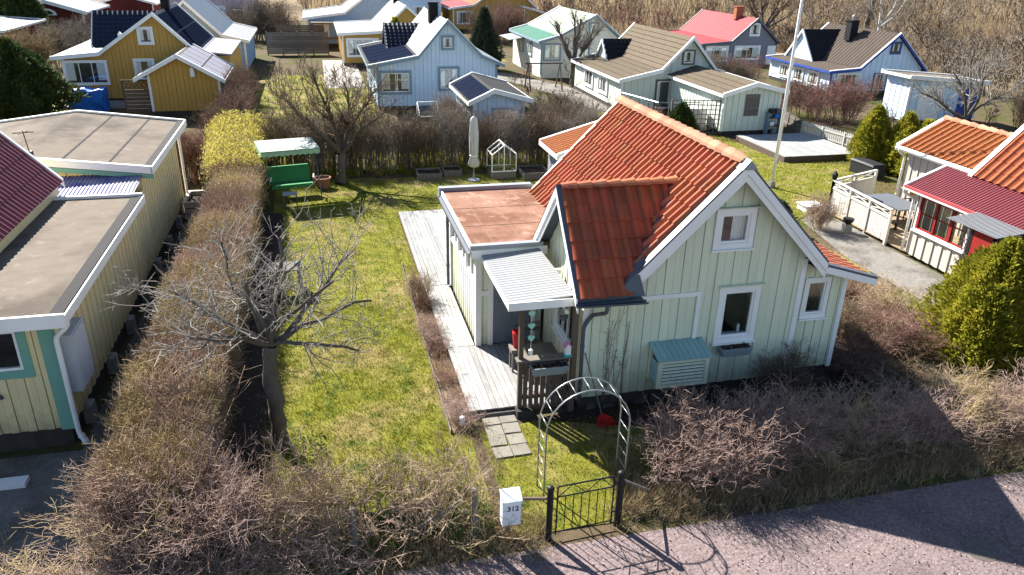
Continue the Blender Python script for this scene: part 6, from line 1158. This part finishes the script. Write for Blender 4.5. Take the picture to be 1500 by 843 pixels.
hedge('bramble_row', 'dark tangled bramble between the cottage and right neighbour', (7.3, 1, 0), LS['brown_twig'] + LS['red_twig'], [(6.9 + rnd.uniform(-.5, .9), -1.0 + i * .42, rnd.uniform(0, 6), (.9, .9, rnd.uniform(.3, .5))) for i in range(9)])
hedge('bramble_row', 'sunlit thin bramble stems by the right gravel path', (9.2, 2, 0), LS['red_twig'] + LS['hedge_twig'], [(8.7 + rnd.uniform(-.6, .9), .6 + i * .55, rnd.uniform(0, 6), (1, 1, rnd.uniform(.4, .65))) for i in range(9)])
# back hedge of upright stems
UP = {}
for m_ in ('brown_twig', 'grey_twig', 'red_twig'):
    UP[m_] = [np_mesh('shrub', upright_shrub(300 + i + len(UP) * 5)[0], m_) for i in range(2)]
hedge('back_hedge', 'tall bare hedge of upright stems across the back of the plot', (0, 19.2, 0), UP['brown_twig'] + UP['grey_twig'], row(-6.4, 9.0, 19.0, 24, s0=.85, s1=1.05, jy=.15) + row(-6.0, 9.5, 19.9, 18, s0=.85, s1=1.05))
hedge('side_hedge', 'red-brown bare hedge behind the cream house', (-12, 19.2, 0), UP['red_twig'], row(-15.5, -9.2, 18.6, 11, s0=.75, s1=.9) + row(-15.5, -9.4, 19.4, 8, s0=.75, s1=.9))
hedge('yard_hedge', 'brown bare hedge running back beside the ochre shed', (-8.6, 28, 0), UP['red_twig'] + UP['brown_twig'], [(-8.9 + rnd.uniform(-.3, .3), 21.5 + i * .9, rnd.uniform(0, 6), (1, 1, rnd.uniform(.75, 1.0))) for i in range(18)])
hedge('yard_hedge', 'bare bushes at the side of the ice-blue house shed', (1.6, 24, 0), UP['grey_twig'] + UP['brown_twig'], [(1.4 + rnd.uniform(-.4, .5), 23.0 + i * .6, rnd.uniform(0, 6), (1, 1, rnd.uniform(.75, .9))) for i in range(5)] + [(6.5 + rnd.uniform(-.5, 1.2), 21.5 + i * .8, rnd.uniform(0, 6), (1.1, 1.1, .85)) for i in range(6)])
# bushes
def bush(name, label, x, y, meshes, n, spread, s, seed=0):
    rr_ = random.Random(seed + int(x * 10)); B = thing(name, label, 'bush', (x, y, 0))
    for i in range(n): obj('stem_clump', meshes[i % len(meshes)], B, (rr_.uniform(-spread, spread), rr_.uniform(-spread, spread), 0), (0, 0, rr_.uniform(0, 6)), (s, s, s * rr_.uniform(.85, 1.1)))
bush('straw_bush', 'round straw-yellow bush beside the dark red shed', -23.6, 46, [np_mesh('stem_clump', loose_shrub(401, h=2.2, w_=.9, n0=22, rf=2.4, r=.02)[0], 'straw')], 5, .9, 1.25)
bush('dogwood_bush', 'red-stemmed dogwood bush beside the blue trim house', 23.5, 26.2, LS['red_twig'], 7, 1.6, 1.35)
bush('dogwood_bush', 'reddish bare bush in front of the red roof house', 23.2, 36.5, LS['red_twig'] + LS['grey_twig'], 8, 1.9, 1.3)
bush('bare_bush', 'dense grey bare bush between dark red cottage and ochre house', -22.3, 52, LS['grey_twig'], 8, 2.0, 1.7)
bush('bare_bush', 'brown bare bush behind the slat screens', -9.5, 68, LS['brown_twig'] + LS['grey_twig'], 9, 2.6, 2.2)
bush('bare_bush', 'purple-brown bush in front of the yellow far house', 13.4, 67, LS['red_twig'] + LS['brown_twig'], 9, 2.4, 2.0)
bush('bare_bush', 'low bare bush beside the terrace railing and urn', 11.6, 9.0, LS['hedge_twig'], 3, .35, .7)
bush('bare_bush', 'brown olive hedge-like bush right of the white shed', 35.5, 22.0, UP['brown_twig'] + UP['red_twig'], 12, 2.2, 1.05)
bush('bare_bush', 'bare brown bushes before the crimson roof annex', 19.8, 63, LS['brown_twig'], 7, 2.2, 1.8)
hedge('bed_shrubs', 'ragged row of low withered shrubs along the deck edge', (-2.42, 3, 0), LS['pale_twig'] + LS['red_twig'], [(-2.43 + rnd.uniform(-.1, .1), y_, rnd.uniform(0, 6), (.42, .42, rnd.uniform(.14, .34))) for y_ in (-.1, .25, .7, 1.6, 2.9, 3.3, 3.7, 4.1, 5.3)])
bush('rose_bush', 'thin spiky bush in the bed beside the back deck', -2.45, 5.6, LS['hedge_twig'], 2, .15, .5)
bush('rose_bush', 'bare twiggy bush against the cottage corner board', 4.55, -.35, LS['brown_twig'], 2, .25, .72)
# ------------------------------------------------------------------ bare trees
def tree(name, label, loc, trunk, tr, limbs, lr, n1, n2, n3, l1=(.5, 1.1), l2=(.25, .6), l3=(.1, .25), seed=0, bark='bark', twig='bark_twig', up=(.05, .08, .05), rf=1.0, ang1=(20, 65), curl=1.0, k1=.6):
    g = np.random.default_rng(seed); T_ = thing(name, label, 'tree', loc); L_ = V3(*loc)
    def smooth(pts, k):
        P = np.array(pts, float); t = np.linspace(0, len(P) - 1, k); i = np.minimum(t.astype(int), len(P) - 2); f = (t - i)[:, None]; f = f * f * (3 - 2 * f) * .5 + f * .5; return P[i] * (1 - f) + P[i + 1] * f
    tp_ = smooth(trunk, 18); tp_[1:-1] += g.normal(0, tr[0] * .06, (16, 3)); rr_ = np.linspace(tr[0], tr[1], 18) * (1 + g.normal(0, .07, 18)); rr_[0] *= 1.4; rr_[1] *= 1.15
    tv = tubes((tp_[None], rr_[None]), 12); cx_ = np.repeat(tp_, 12, 0); lump_ = 1 + .10 * np.sin(np.tile(np.arange(12), 18) * 1.57 + cx_[:, 2] * 3) + g.normal(0, .07, len(cx_))
    obj('trunk', np_mesh('trunk', [(cx_ + (tv[0] - cx_) * lump_[:, None], tv[1], 0)], bark, smooth=True), T_)
    K = 8; P = np.stack([smooth([trunk[-1]] + list(l), K) for l in limbs]); P[:, 1:] += np.cumsum(g.normal(0, .045 * curl, (len(limbs), K - 1, 3)), axis=1) * .8
    S0 = (P, np.linspace(lr[0], lr[1], K)[None] * g.uniform(.8, 1.15, (len(limbs), 1)))
    S1 = kids(g, S0, n1, .25, 1, ang1, *l1, 6, .13 * curl, up[0], k1, .010 * rf, .4); S2 = kids(g, S1, n2, .2, 1, (25, 75), *l2, 5, .14, up[1], .65, .0055 * rf); S3 = kids(g, S2, n3, .2, 1, (30, 80), *l3, 3, .14, up[2], .7, .0038 * rf)
    obj('crown', np_mesh('crown', [tubes(S0, 7, 0), tubes(S1, 4, 1), tubes(S2, 3, 1), tubes(S3, 3, 1)], [bark, twig]), T_)
    return T_
mat('birch_bark', (.5, .48, .45), .8, .3, 4, col3=(.08, .07, .06), f3=.4, s3=3)
tree('apple_tree', 'large bare pruned apple tree on the lawn by the hedge', (-5.78, -.04, 0), [(0, 0, 0), (-.02, .02, .7), (-.05, .03, 1.4), (.02, .05, 2.1)], (.15, .115),
     [[(-.4, .1, 2.5), (-.9, .25, 2.95), (-1.25, .4, 3.15)], [(-.3, -.25, 2.45), (-.7, -.5, 2.65), (-1.1, -.5, 2.7)], [(.5, .15, 2.4), (1.1, .3, 2.55), (1.75, .5, 2.6)], [(.2, .6, 2.6), (.3, 1.3, 3.0), (.75, 1.9, 3.2)],
      [(-.25, .6, 2.6), (-.7, 1.2, 3.1), (-.8, 1.8, 3.5)], [(.5, -.25, 2.2), (1.1, -.4, 2.15), (1.6, -.35, 1.85)], [(.0, .3, 2.6), (.2, .65, 3.1), (.35, .9, 3.6)], [(-.5, .2, 2.25), (-1.0, .1, 2.3), (-1.35, -.1, 2.15)], [(.55, .5, 2.4), (1.15, 1.0, 2.6), (1.6, 1.4, 2.9)], [(.3, -.1, 2.5), (.75, -.15, 2.95), (1.25, -.1, 3.15)], [(-.2, -.1, 2.6), (-.4, .1, 3.1), (-.45, .2, 3.5)]],
     (.052, .024), 210, 800, 1300, (.35, 1.4), (.1, .45), (.05, .16), seed=5, up=(.09, .04, .0), ang1=(25, 95), rf=1.0, curl=1.6, k1=.36)
tree('fruit_tree', 'bare spreading tree behind the green swing sofa', (-4.05, 17.3, 0), [(0, 0, 0), (.05, 0, .6), (.08, .05, 1.2)], (.2, .16),
     [[(-.6, .1, 1.9), (-1.4, .2, 2.8), (-2.0, .3, 3.6)], [(.3, .1, 2.0), (.5, .2, 2.9), (.3, .2, 3.9)], [(.6, -.2, 1.9), (1.4, -.2, 2.5), (2.2, 0, 3.0)], [(-.1, .5, 2.0), (-.4, .9, 3.0), (-.7, 1.2, 4.0)], [(-.4, -.4, 1.9), (-.9, -.8, 2.7), (-1.5, -.9, 3.2)], [(.4, .6, 2.0), (1.0, 1.0, 3.0), (1.4, 1.3, 3.6)]],
     (.09, .03), 170, 900, 2200, (.5, 1.2), (.25, .65), (.1, .26), seed=6, twig='brown_twig', rf=1.3, k1=.4)
tree('vase_tree', 'bare vase-shaped tree before the green roof house', (12.5, 38.6, 0), [(0, 0, 0), (-.1, 0, .8), (-.15, 0, 1.5)], (.28, .22),
     [[(-.5, 0, 2.3), (-1.1, 0, 3.2), (-1.6, 0, 4.0)], [(.1, .3, 2.4), (.3, .5, 3.4), (.5, .6, 4.4)], [(.5, 0, 2.3), (1.0, 0, 3.0), (1.4, 0, 3.7)], [(-.2, -.3, 2.4), (-.3, -.5, 3.5), (-.4, -.6, 4.6)], [(.3, -.3, 2.3), (.7, -.6, 3.3), (.9, -.8, 4.1)], [(-.5, .4, 2.3), (-.8, .7, 3.4), (-1.0, .9, 4.3)]],
     (.11, .045), 110, 420, 500, (.5, 1.1), (.3, .6), (.15, .3), seed=7, twig='grey_twig', rf=2.0, ang1=(10, 35), up=(.15, .12, .08))
tree('crooked_tree', 'crooked pale bare tree leaning over the white shed', (26.3, 19.6, 0), [(0, 0, 0), (.3, .1, .6), (.9, .2, 1.2)], (.16, .12),
     [[(1.5, .2, 2.0), (1.4, .2, 2.9), (1.9, .2, 3.8)], [(1.6, .1, 1.9), (2.6, 0, 2.5), (3.6, 0, 3.0)], [(.6, .2, 2.0), (.1, .2, 2.8), (-.5, .3, 3.4)], [(1.2, .6, 2.0), (1.4, 1.2, 3.0), (1.4, 1.4, 3.9)], [(-.2, .1, 1.7), (-1.2, 0, 2.2), (-2.2, 0, 2.5)]],
     (.08, .03), 90, 350, 500, (.6, 1.4), (.3, .7), (.15, .3), seed=8, twig='bark_twig', rf=1.8)
tree('birch_tree', 'slim white-barked birch behind the blue trim house', (42.5, 47, 0), [(0, 0, 0), (.3, 0, 1.6), (.1, 0, 3.2)], (.13, .09),
     [[(.9, 0, 4.6), (1.5, 0, 7)], [(-.6, .2, 4.5), (-1.3, .3, 7)], [(1.2, .2, 4.0), (2.4, .3, 5.8)], [(.2, .5, 5), (.5, .7, 8)]], (.07, .03), 60, 240, 300, (.8, 1.8), (.5, 1.0), (.2, .4), seed=9, bark='birch_bark', twig='grey_twig', rf=2.2)
tree('thin_tree', 'thin bare tree standing in the marsh at the right edge', (44.5, 30.5, 0), [(0, 0, 0), (.1, 0, 2.0), (.5, 0, 4.2)], (.13, .09),
     [[(.9, 0, 5.5), (1.2, 0, 7)], [(1.4, 0, 5), (2.4, 0, 6)], [(-.3, 0, 5), (-1.0, 0, 6.3)]], (.06, .025), 50, 200, 200, (.7, 1.5), (.4, .8), (.2, .4), seed=10, twig='grey_twig', rf=2.2)
tree('willow_tree', 'broad bare willow clump behind the red roof house', (40.5, 62, 0), [(0, 0, 0), (0, 0, .8), (.1, 0, 1.6)], (.4, .3),
     [[(-1.5, 0, 3.5), (-3, 0, 6)], [(0, 1, 4), (0, 1.5, 7)], [(1.6, 0, 3.5), (3.4, 0, 6)], [(.6, -1, 4), (1, -1.5, 6.8)], [(-.8, .8, 4), (-1.5, 1.2, 7)], [(2.6, .3, 2.8), (5, .5, 4.5)]], (.16, .05), 110, 420, 400, (1, 2.2), (.6, 1.2), (.3, .5), seed=12, twig='brown_twig', rf=3)
tree('far_tree', 'bare tree rising from the reeds at the top right', (56, 66, 0), [(0, 0, 0), (0, 0, 2), (.2, 0, 4)], (.3, .22),
     [[(-1, 0, 5.5), (-2, 0, 8)], [(.8, .5, 6), (1.2, 1, 9)], [(1.4, 0, 5.2), (3, 0, 7)]], (.14, .05), 90, 320, 300, (1, 2.2), (.6, 1.2), (.3, .5), seed=13, twig='grey_twig', rf=3)
# ------------------------------------------------------------------ evergreens
def evergreen(name, label, loc, blobs, m, n, size=(.13, .045), seed=0, trunk=.08, cat='conifer'):
    """blobs: (dx,dy,r,h,z0,shape) foliage bodies covered with small flat sprays"""
    g = np.random.default_rng(seed); T_ = thing(name, label, cat, loc); bl = []; tot = sum(b[2] * b[3] for b in blobs)
    for dx, dy, r, h, z0, sh in blobs:
        k = int(n * r * h / tot); u = g.uniform(0, 1, k) ** .85; a = g.uniform(0, 2 * np.pi, k)
        prof = np.where(u < .22, .75 + .25 * np.sin(u / .22 * np.pi / 2), (1 - ((u - .22) / .78) ** sh))
        lump = 1 + .13 * np.sin(5 * a + 6 * u + seed) + .15 * np.sin(9 * a - 5 * u) + .15 * np.sin(14 * a + 13 * u + seed) * np.sin(7 * u + a)
        dep = 1 - np.abs(g.normal(0, .13, k)); rad = r * prof * lump * dep
        pos = np.stack([dx + rad * np.cos(a), dy + rad * np.sin(a), z0 + u * h + g.normal(0, .02, k)], 1); out = np.stack([np.cos(a), np.sin(a), .9 + 0 * a], 1)
        for q in range(3): bl.append(leaves(g, pos + g.normal(0, .03, (k, 3)), size[0] * 1.15, size[1] * .8, out, .45))
    obj('crown', np_mesh('crown', bl, m), T_)
    MB().tube([(loc[0], loc[1], 0), (loc[0], loc[1], blobs[0][4] + blobs[0][3] * .7)], [trunk, trunk * .4], 8).part('trunk', 'bark', T_)
    core = MB()
    for dx, dy, r, h, z0, sh in blobs: core.lathe([(r * .55, .03), (r * .72, h * .22), (r * .55, h * .5), (r * .3, h * .75), (.02, h * .9)], (loc[0] + dx, loc[1] + dy, z0), 10)
    core.part('inner_foliage', m, T_)
evergreen('golden_thuja', 'big golden-green thuja at the right edge by the road', (10.15, .35, 0), [(0, 0, 1.25, 2.75, .05, 1.9), (-.6, -.5, .7, 1.9, .05, 1.8), (.9, -.3, .9, 2.3, .05, 1.8)], 'thuja_leaf', 13000, (.12, .05), 31)
evergreen('thuja', 'tall left thuja of the clump behind the plank platform', (19.0, 16.2, 0), [(0, 0, .75, 2.6, 0, 2.0), (.3, .4, .6, 2.3, 0, 2.0)], 'thuja_leaf', 3800, (.16, .07), 32)
evergreen('thuja', 'middle thuja of the clump next to the orange roof', (19.8, 15.2, 0), [(0, 0, .75, 2.5, 0, 1.8), (-.2, -.4, .6, 2.0, 0, 2.0)], 'thuja_leaf', 3800, (.16, .07), 33)
evergreen('thuja', 'right thuja of the clump touching the tiled wing', (19.6, 13.9, 0), [(0, 0, .7, 2.1, 0, 1.8), (.6, .6, .7, 2.3, 0, 1.8)], 'thuja_leaf', 3800, (.16, .07), 34)
evergreen('dwarf_conifer', 'dark round conifer in front of the square trellis', (12.75, 22.4, 0), [(0, 0, .78, 1.75, 0, 1.6)], 'yew_leaf', 3000, (.15, .07), 35)
evergreen('juniper', 'dark juniper beside the cottage right roof verge', (9.6, 9.6, 0), [(0, 0, .65, 1.3, 0, 1.5), (.5, -.5, .55, 1.0, 0, 1.5), (-.3, .5, .5, 1.2, 0, 1.5)], 'juniper_leaf', 3600, (.12, .05), 36)
evergreen('big_yew', 'broad dark evergreen mound at the left edge before ochre house', (-19.2, 30.6, 0), [(0, 0, 2.3, 3.5, .5, 1.5), (-2.0, .5, 2.0, 3.2, .5, 1.5)], 'yew_leaf', 9000, (.24, .11), 37, trunk=.2, cat='evergreen')
evergreen('dark_spruce', 'dark evergreen between dark red shed and cottage', (-30.3, 68.5, 0), [(0, 0, 2.0, 5.2, 0, 2.2), (-1.5, .5, 1.6, 4.6, 0, 2.0)], 'yew_leaf', 5000, (.35, .16), 38, trunk=.2)
evergreen('blue_spruce', 'narrow dark spruce behind the ice-blue house', (8.0, 47.5, 0), [(0, 0, 1.15, 4.4, 0, 1.1)], 'juniper_leaf', 4000, (.28, .10), 39, trunk=.12)
evergreen('small_conifer', 'small yellow-green conifer before the pale roof gable', (1.4, 49.2, 0), [(0, 0, .8, 3.6, 0, 1.2)], 'thuja_leaf', 1500, (.25, .1), 40)
# ------------------------------------------------------------------ ground cover (uncountable)
def stuff(name, label, blocks, mats): return tag(obj(name, np_mesh(name, blocks, mats)), label, None, None, 'stuff')
def scatter(g, x0, x1, y0, y1, n): return np.stack([g.uniform(x0, x1, n), g.uniform(y0, y1, n)], 1)
g = np.random.default_rng(50)
stuff('grass', 'short yellow-green grass of the cottage lawns', [blades(g, np.concatenate([scatter(g, -6.05, -2.6, -2.4, 6, 26000), (np.repeat(scatter(g, -6.15, -2.7, -2.3, 6, 1500), 12, 0) + g.normal(0, .05, (18000, 2)))]), .058, .010, .55, z=.01), blades(g, scatter(g, -2.7, -2.26, 7.6, 13.3, 1500), .055, .015, .55, z=.01), blades(g, scatter(g, -6.1, -2.62, 6, 18, 22000), .05, .016, .7, z=.01),
      blades(g, scatter(g, -2.1, .7, -3.3, -.3, 9000), .05, .011, .7, z=.01), blades(g, scatter(g, -2.75, 4, 13.2, 17.8, 9000), .05, .016, .7, z=.01)], 'grass_blade')
stuff('grass', 'grass of the lawns behind and right of the cottage', [blades(g, scatter(g, 7.2, 18.5, 9.5, 17.5, 15000), .06, .03, .6, z=.01), blades(g, scatter(g, 8, 15.5, 17.5, 23.5, 6000), .06, .03, .6, z=.01), blades(g, scatter(g, 7.0, 10.6, 3.4, 9.2, 9000), .07, .018, .6, z=.01)], 'grass_blade')
def clumps(g, xy, k, sp, h, wd, lean=.5):
    p = np.repeat(xy, k, 0) + g.normal(0, sp, (len(xy) * k, 2)); return blades(g, p, h, wd, lean)
vx = g.uniform(-10, 11, 900); vy = np.where(vx < -1.7, -3.3, -3.15) + g.normal(0, .2, 900); ok = ~((vx > -1.6) & (vx < -.45))
stuff('dry_grass', 'straw-coloured dry grass along the road verge', [clumps(g, np.stack([vx[ok], vy[ok]], 1), 22, .08, .24, .010, .6), clumps(g, scatter(g, -9, -2, -3.1, -2.3, 160), 20, .1, .2, .009), clumps(g, scatter(g, -.2, 9, -3.1, -1.6, 420), 20, .1, .26, .010)], 'straw')
stuff('tall_dry_grass', 'tall tan dry grass in front of the right hedge', [clumps(g, np.stack([g.uniform(-.2, 9.5, 330), -3.0 + g.normal(0, .13, 330)], 1), 26, .07, .36, .010, .45)], 'straw')
stuff('undergrowth', 'yellow-green grass and weeds under the back hedge', [clumps(g, scatter(g, -7, 9.5, 18.2, 23, 700), 16, .12, .32, .022, .4)], 'grass_blade')
stuff('dry_perennials', 'withered perennials in the bed along the deck', [clumps(g, scatter(g, -2.6, -2.26, -.2, 7.5, 170), 18, .05, .2, .007, .5), clumps(g, scatter(g, -3.0, -1.9, -1.8, .0, 70), 14, .06, .18, .007, .6), clumps(g, scatter(g, -4.2, -3.7, 9.2, 9.9, 10), 16, .07, .2, .010, .6)], 'straw')
stuff('withered_stems', 'reddish withered stems in the bed along the deck', [tubes(grow(g, np.c_[scatter(g, -2.62, -2.24, -.3, 6, 900), np.zeros(900)], g.normal(0, .45, (900, 3)) + V3(0, 0, 1), g.uniform(.10, .30, 900), .005, .003, 4, .2)), leaves(g, np.c_[scatter(g, -2.7, -2.2, -.3, 5, 300), g.uniform(.03, .2, 300)], .035, .014)], 'perennial')
lv = scatter(g, -9.2, 8.5, -3.3, -.2, 5200)
stuff('leaf_litter', 'fallen brown leaves under hedges and beside the cottage', [leaves(g, np.c_[lv, g.uniform(.02, .04, len(lv))], .035, .025, V3(0, 0, .0), 1.0), leaves(g, np.c_[scatter(g, 5.9, 8.5, -1, 4, 1500), g.uniform(.02, .05, 1500)], .06, .04), leaves(g, np.c_[scatter(g, -9.3, -8.3, 0, 15, 1500), g.uniform(.02, .05, 1500)], .06, .04), leaves(g, np.c_[scatter(g, -7, 9, 18, 20.5, 3000), g.uniform(.02, .05, 3000)], .08, .05)], 'dead_leaf')
stuff('ivy', 'low green ivy leaves at the foot of the front hedge', [leaves(g, np.c_[scatter(g, -5.6, -2.4, -3.3, -2.5, 1500), g.uniform(.03, .3, 1500)], .06, .05), leaves(g, np.c_[scatter(g, -5.4, -4.9, -2.0, -1.5, 300), g.uniform(.5, 1.25, 300)], .06, .04)], 'green_leaf')
pb = scatter(g, -9, 12, -7.0, -3.55, 7000)
stuff('loose_gravel', 'loose small stones on the gravel road', [leaves(g, np.c_[pb, np.full(len(pb), .010)] , .038, .032, V3(0, 0, .2), 1.0, fold=.6)], 'pebble')
# reeds and thickets
def region(g, poly, n):
    P = np.array(poly); out = []
    x0, y0 = P.min(0); x1, y1 = P.max(0)
    while sum(map(len, out)) < n:
        q = scatter(g, x0, x1, y0, y1, n); ins = np.zeros(n, bool); j = len(P) - 1
        for i in range(len(P)):
            c = ((P[i, 1] > q[:, 1]) != (P[j, 1] > q[:, 1])) & (q[:, 0] < (P[j, 0] - P[i, 0]) * (q[:, 1] - P[i, 1]) / (P[j, 1] - P[i, 1] + 1e-9) + P[i, 0]); ins ^= c; j = i
        out.append(q[ins])
    return np.concatenate(out)[:n]
near = [(22, 62), (40, 56), (60, 18), (110, 14), (130, 80), (24, 80)]; far_ = [(24, 80), (130, 80), (200, 170), (-10, 170), (-5, 100), (9, 92)]
stuff('reeds', 'broad field of dry tan reeds beyond the houses', [blades(g, region(g, near, 44000), 1.5, .075, .16), blades(g, region(g, far_, 26000), 1.9, .22, .16)], 'reed')
def thicket(name, label, protos, pos, s0, s1, mats, seed):
    g = np.random.default_rng(seed); bl = []
    for x, y in pos:
        s = g.uniform(s0, s1); a = g.uniform(0, 6.28); c, s_ = math.cos(a) * s, math.sin(a) * s; Rz = np.array([[c, s_, 0], [-s_, c, 0], [0, 0, s]])
        for V, F, mi in protos[g.integers(len(protos))]: bl.append((V @ Rz + V3(x, y, 0), F, mi))
    return stuff(name, label, bl, mats)
light = [loose_shrub(600 + i, h=1.8, w_=1.0, n0=7, n1=15, n2=32, n3=30, rf=5.5, r=.03)[0] for i in range(4)]
big = [loose_shrub(620 + i, h=4.0, w_=1.6, n0=6, n1=16, n2=40, n3=40, rf=7.5, r=.06)[0] for i in range(4)]
g2 = np.random.default_rng(61)
thicket('brushwood', 'dense bare brushwood behind the red roof and blue trim houses', light, region(g2, [(36, 40), (46, 18), (62, 18), (60, 60), (40, 66)], 190), .8, 1.6, ['scrub_twig'], 1)
thicket('brushwood', 'mixed bare thicket along the top right of the marsh', big, region(g2, [(44, 62), (75, 40), (130, 60), (150, 110), (60, 110), (38, 84)], 115), .7, 1.3, ['scrub_twig'], 2)
thicket('brushwood', 'scattered bare brown trees standing in the reeds behind the houses', big, np.concatenate([region(g2, [(22, 66), (46, 62), (60, 100), (14, 104)], 26), region(g2, [(46, 34), (70, 26), (80, 60), (52, 62)], 22)]), .5, 1.0, ['brown_twig'], 12)
thicket('red_brushwood', 'reddish bare thicket in the reeds behind the houses', light, region(g2, [(24, 66), (44, 66), (50, 90), (20, 92)], 32), .8, 1.5, ['red_twig'], 3)
thicket('far_brushwood', 'grey bare trees and bushes among far garden plots at the top left', big, np.array([(-20, 100), (-26, 98), (-38, 95), (-14, 104), (-5, 100), (0, 98), (-45, 90), (22, 96), (16, 104), (-33, 60), (28, 110), (40, 120), (55, 130), (8, 108)]), .6, 1.0, ['grey_twig'], 4)
thicket('garden_scrub', 'low bare garden plants scattered between the back houses', light, np.array([(-5.5, 24.5), (-4, 26), (-6.2, 28), (-3.2, 24), (-7, 33), (-5, 38), (-7.3, 42), (8, 30), (9, 27.5), (10, 31), (7.5, 33.5), (13.2, 40.5), (15, 40), (10.6, 44), (8.6, 40.5), (6.8, 37), (-20.5, 38), (9.8, 25.5), (21, 32), (25, 30.5), (26.5, 33), (22, 29), (24.8, 42), (-2.5, 45), (-5.8, 50), (6.5, 55), (9.5, 58), (17.5, 33.5)]), .35, .75, ['brown_twig'], 5)
g3 = np.random.default_rng(66)
thicket('garden_scrub', 'tangled bare bushes between the back hedge and the ice-blue house', light, np.concatenate([region(g3, [(-8, 21), (-1.8, 21), (-2.2, 40), (-7.8, 46)], 34), region(g3, [(6.2, 21.5), (11.2, 22), (10.5, 34), (6.6, 31)], 20)]), .4, .85, ['scrub_twig'], 15)
thicket('garden_scrub', 'low reddish shrubs around the blue trim house', light, np.array([(25.5, 27.5), (26.5, 29.5), (27.2, 31), (24.6, 31.8), (22.8, 24.6), (28, 31.8), (30.5, 31.5), (33.5, 31), (25.5, 22.5), (29, 22.4), (31, 22.3), (24.5, 20.8)]), .5, .9, ['red_twig'], 6)
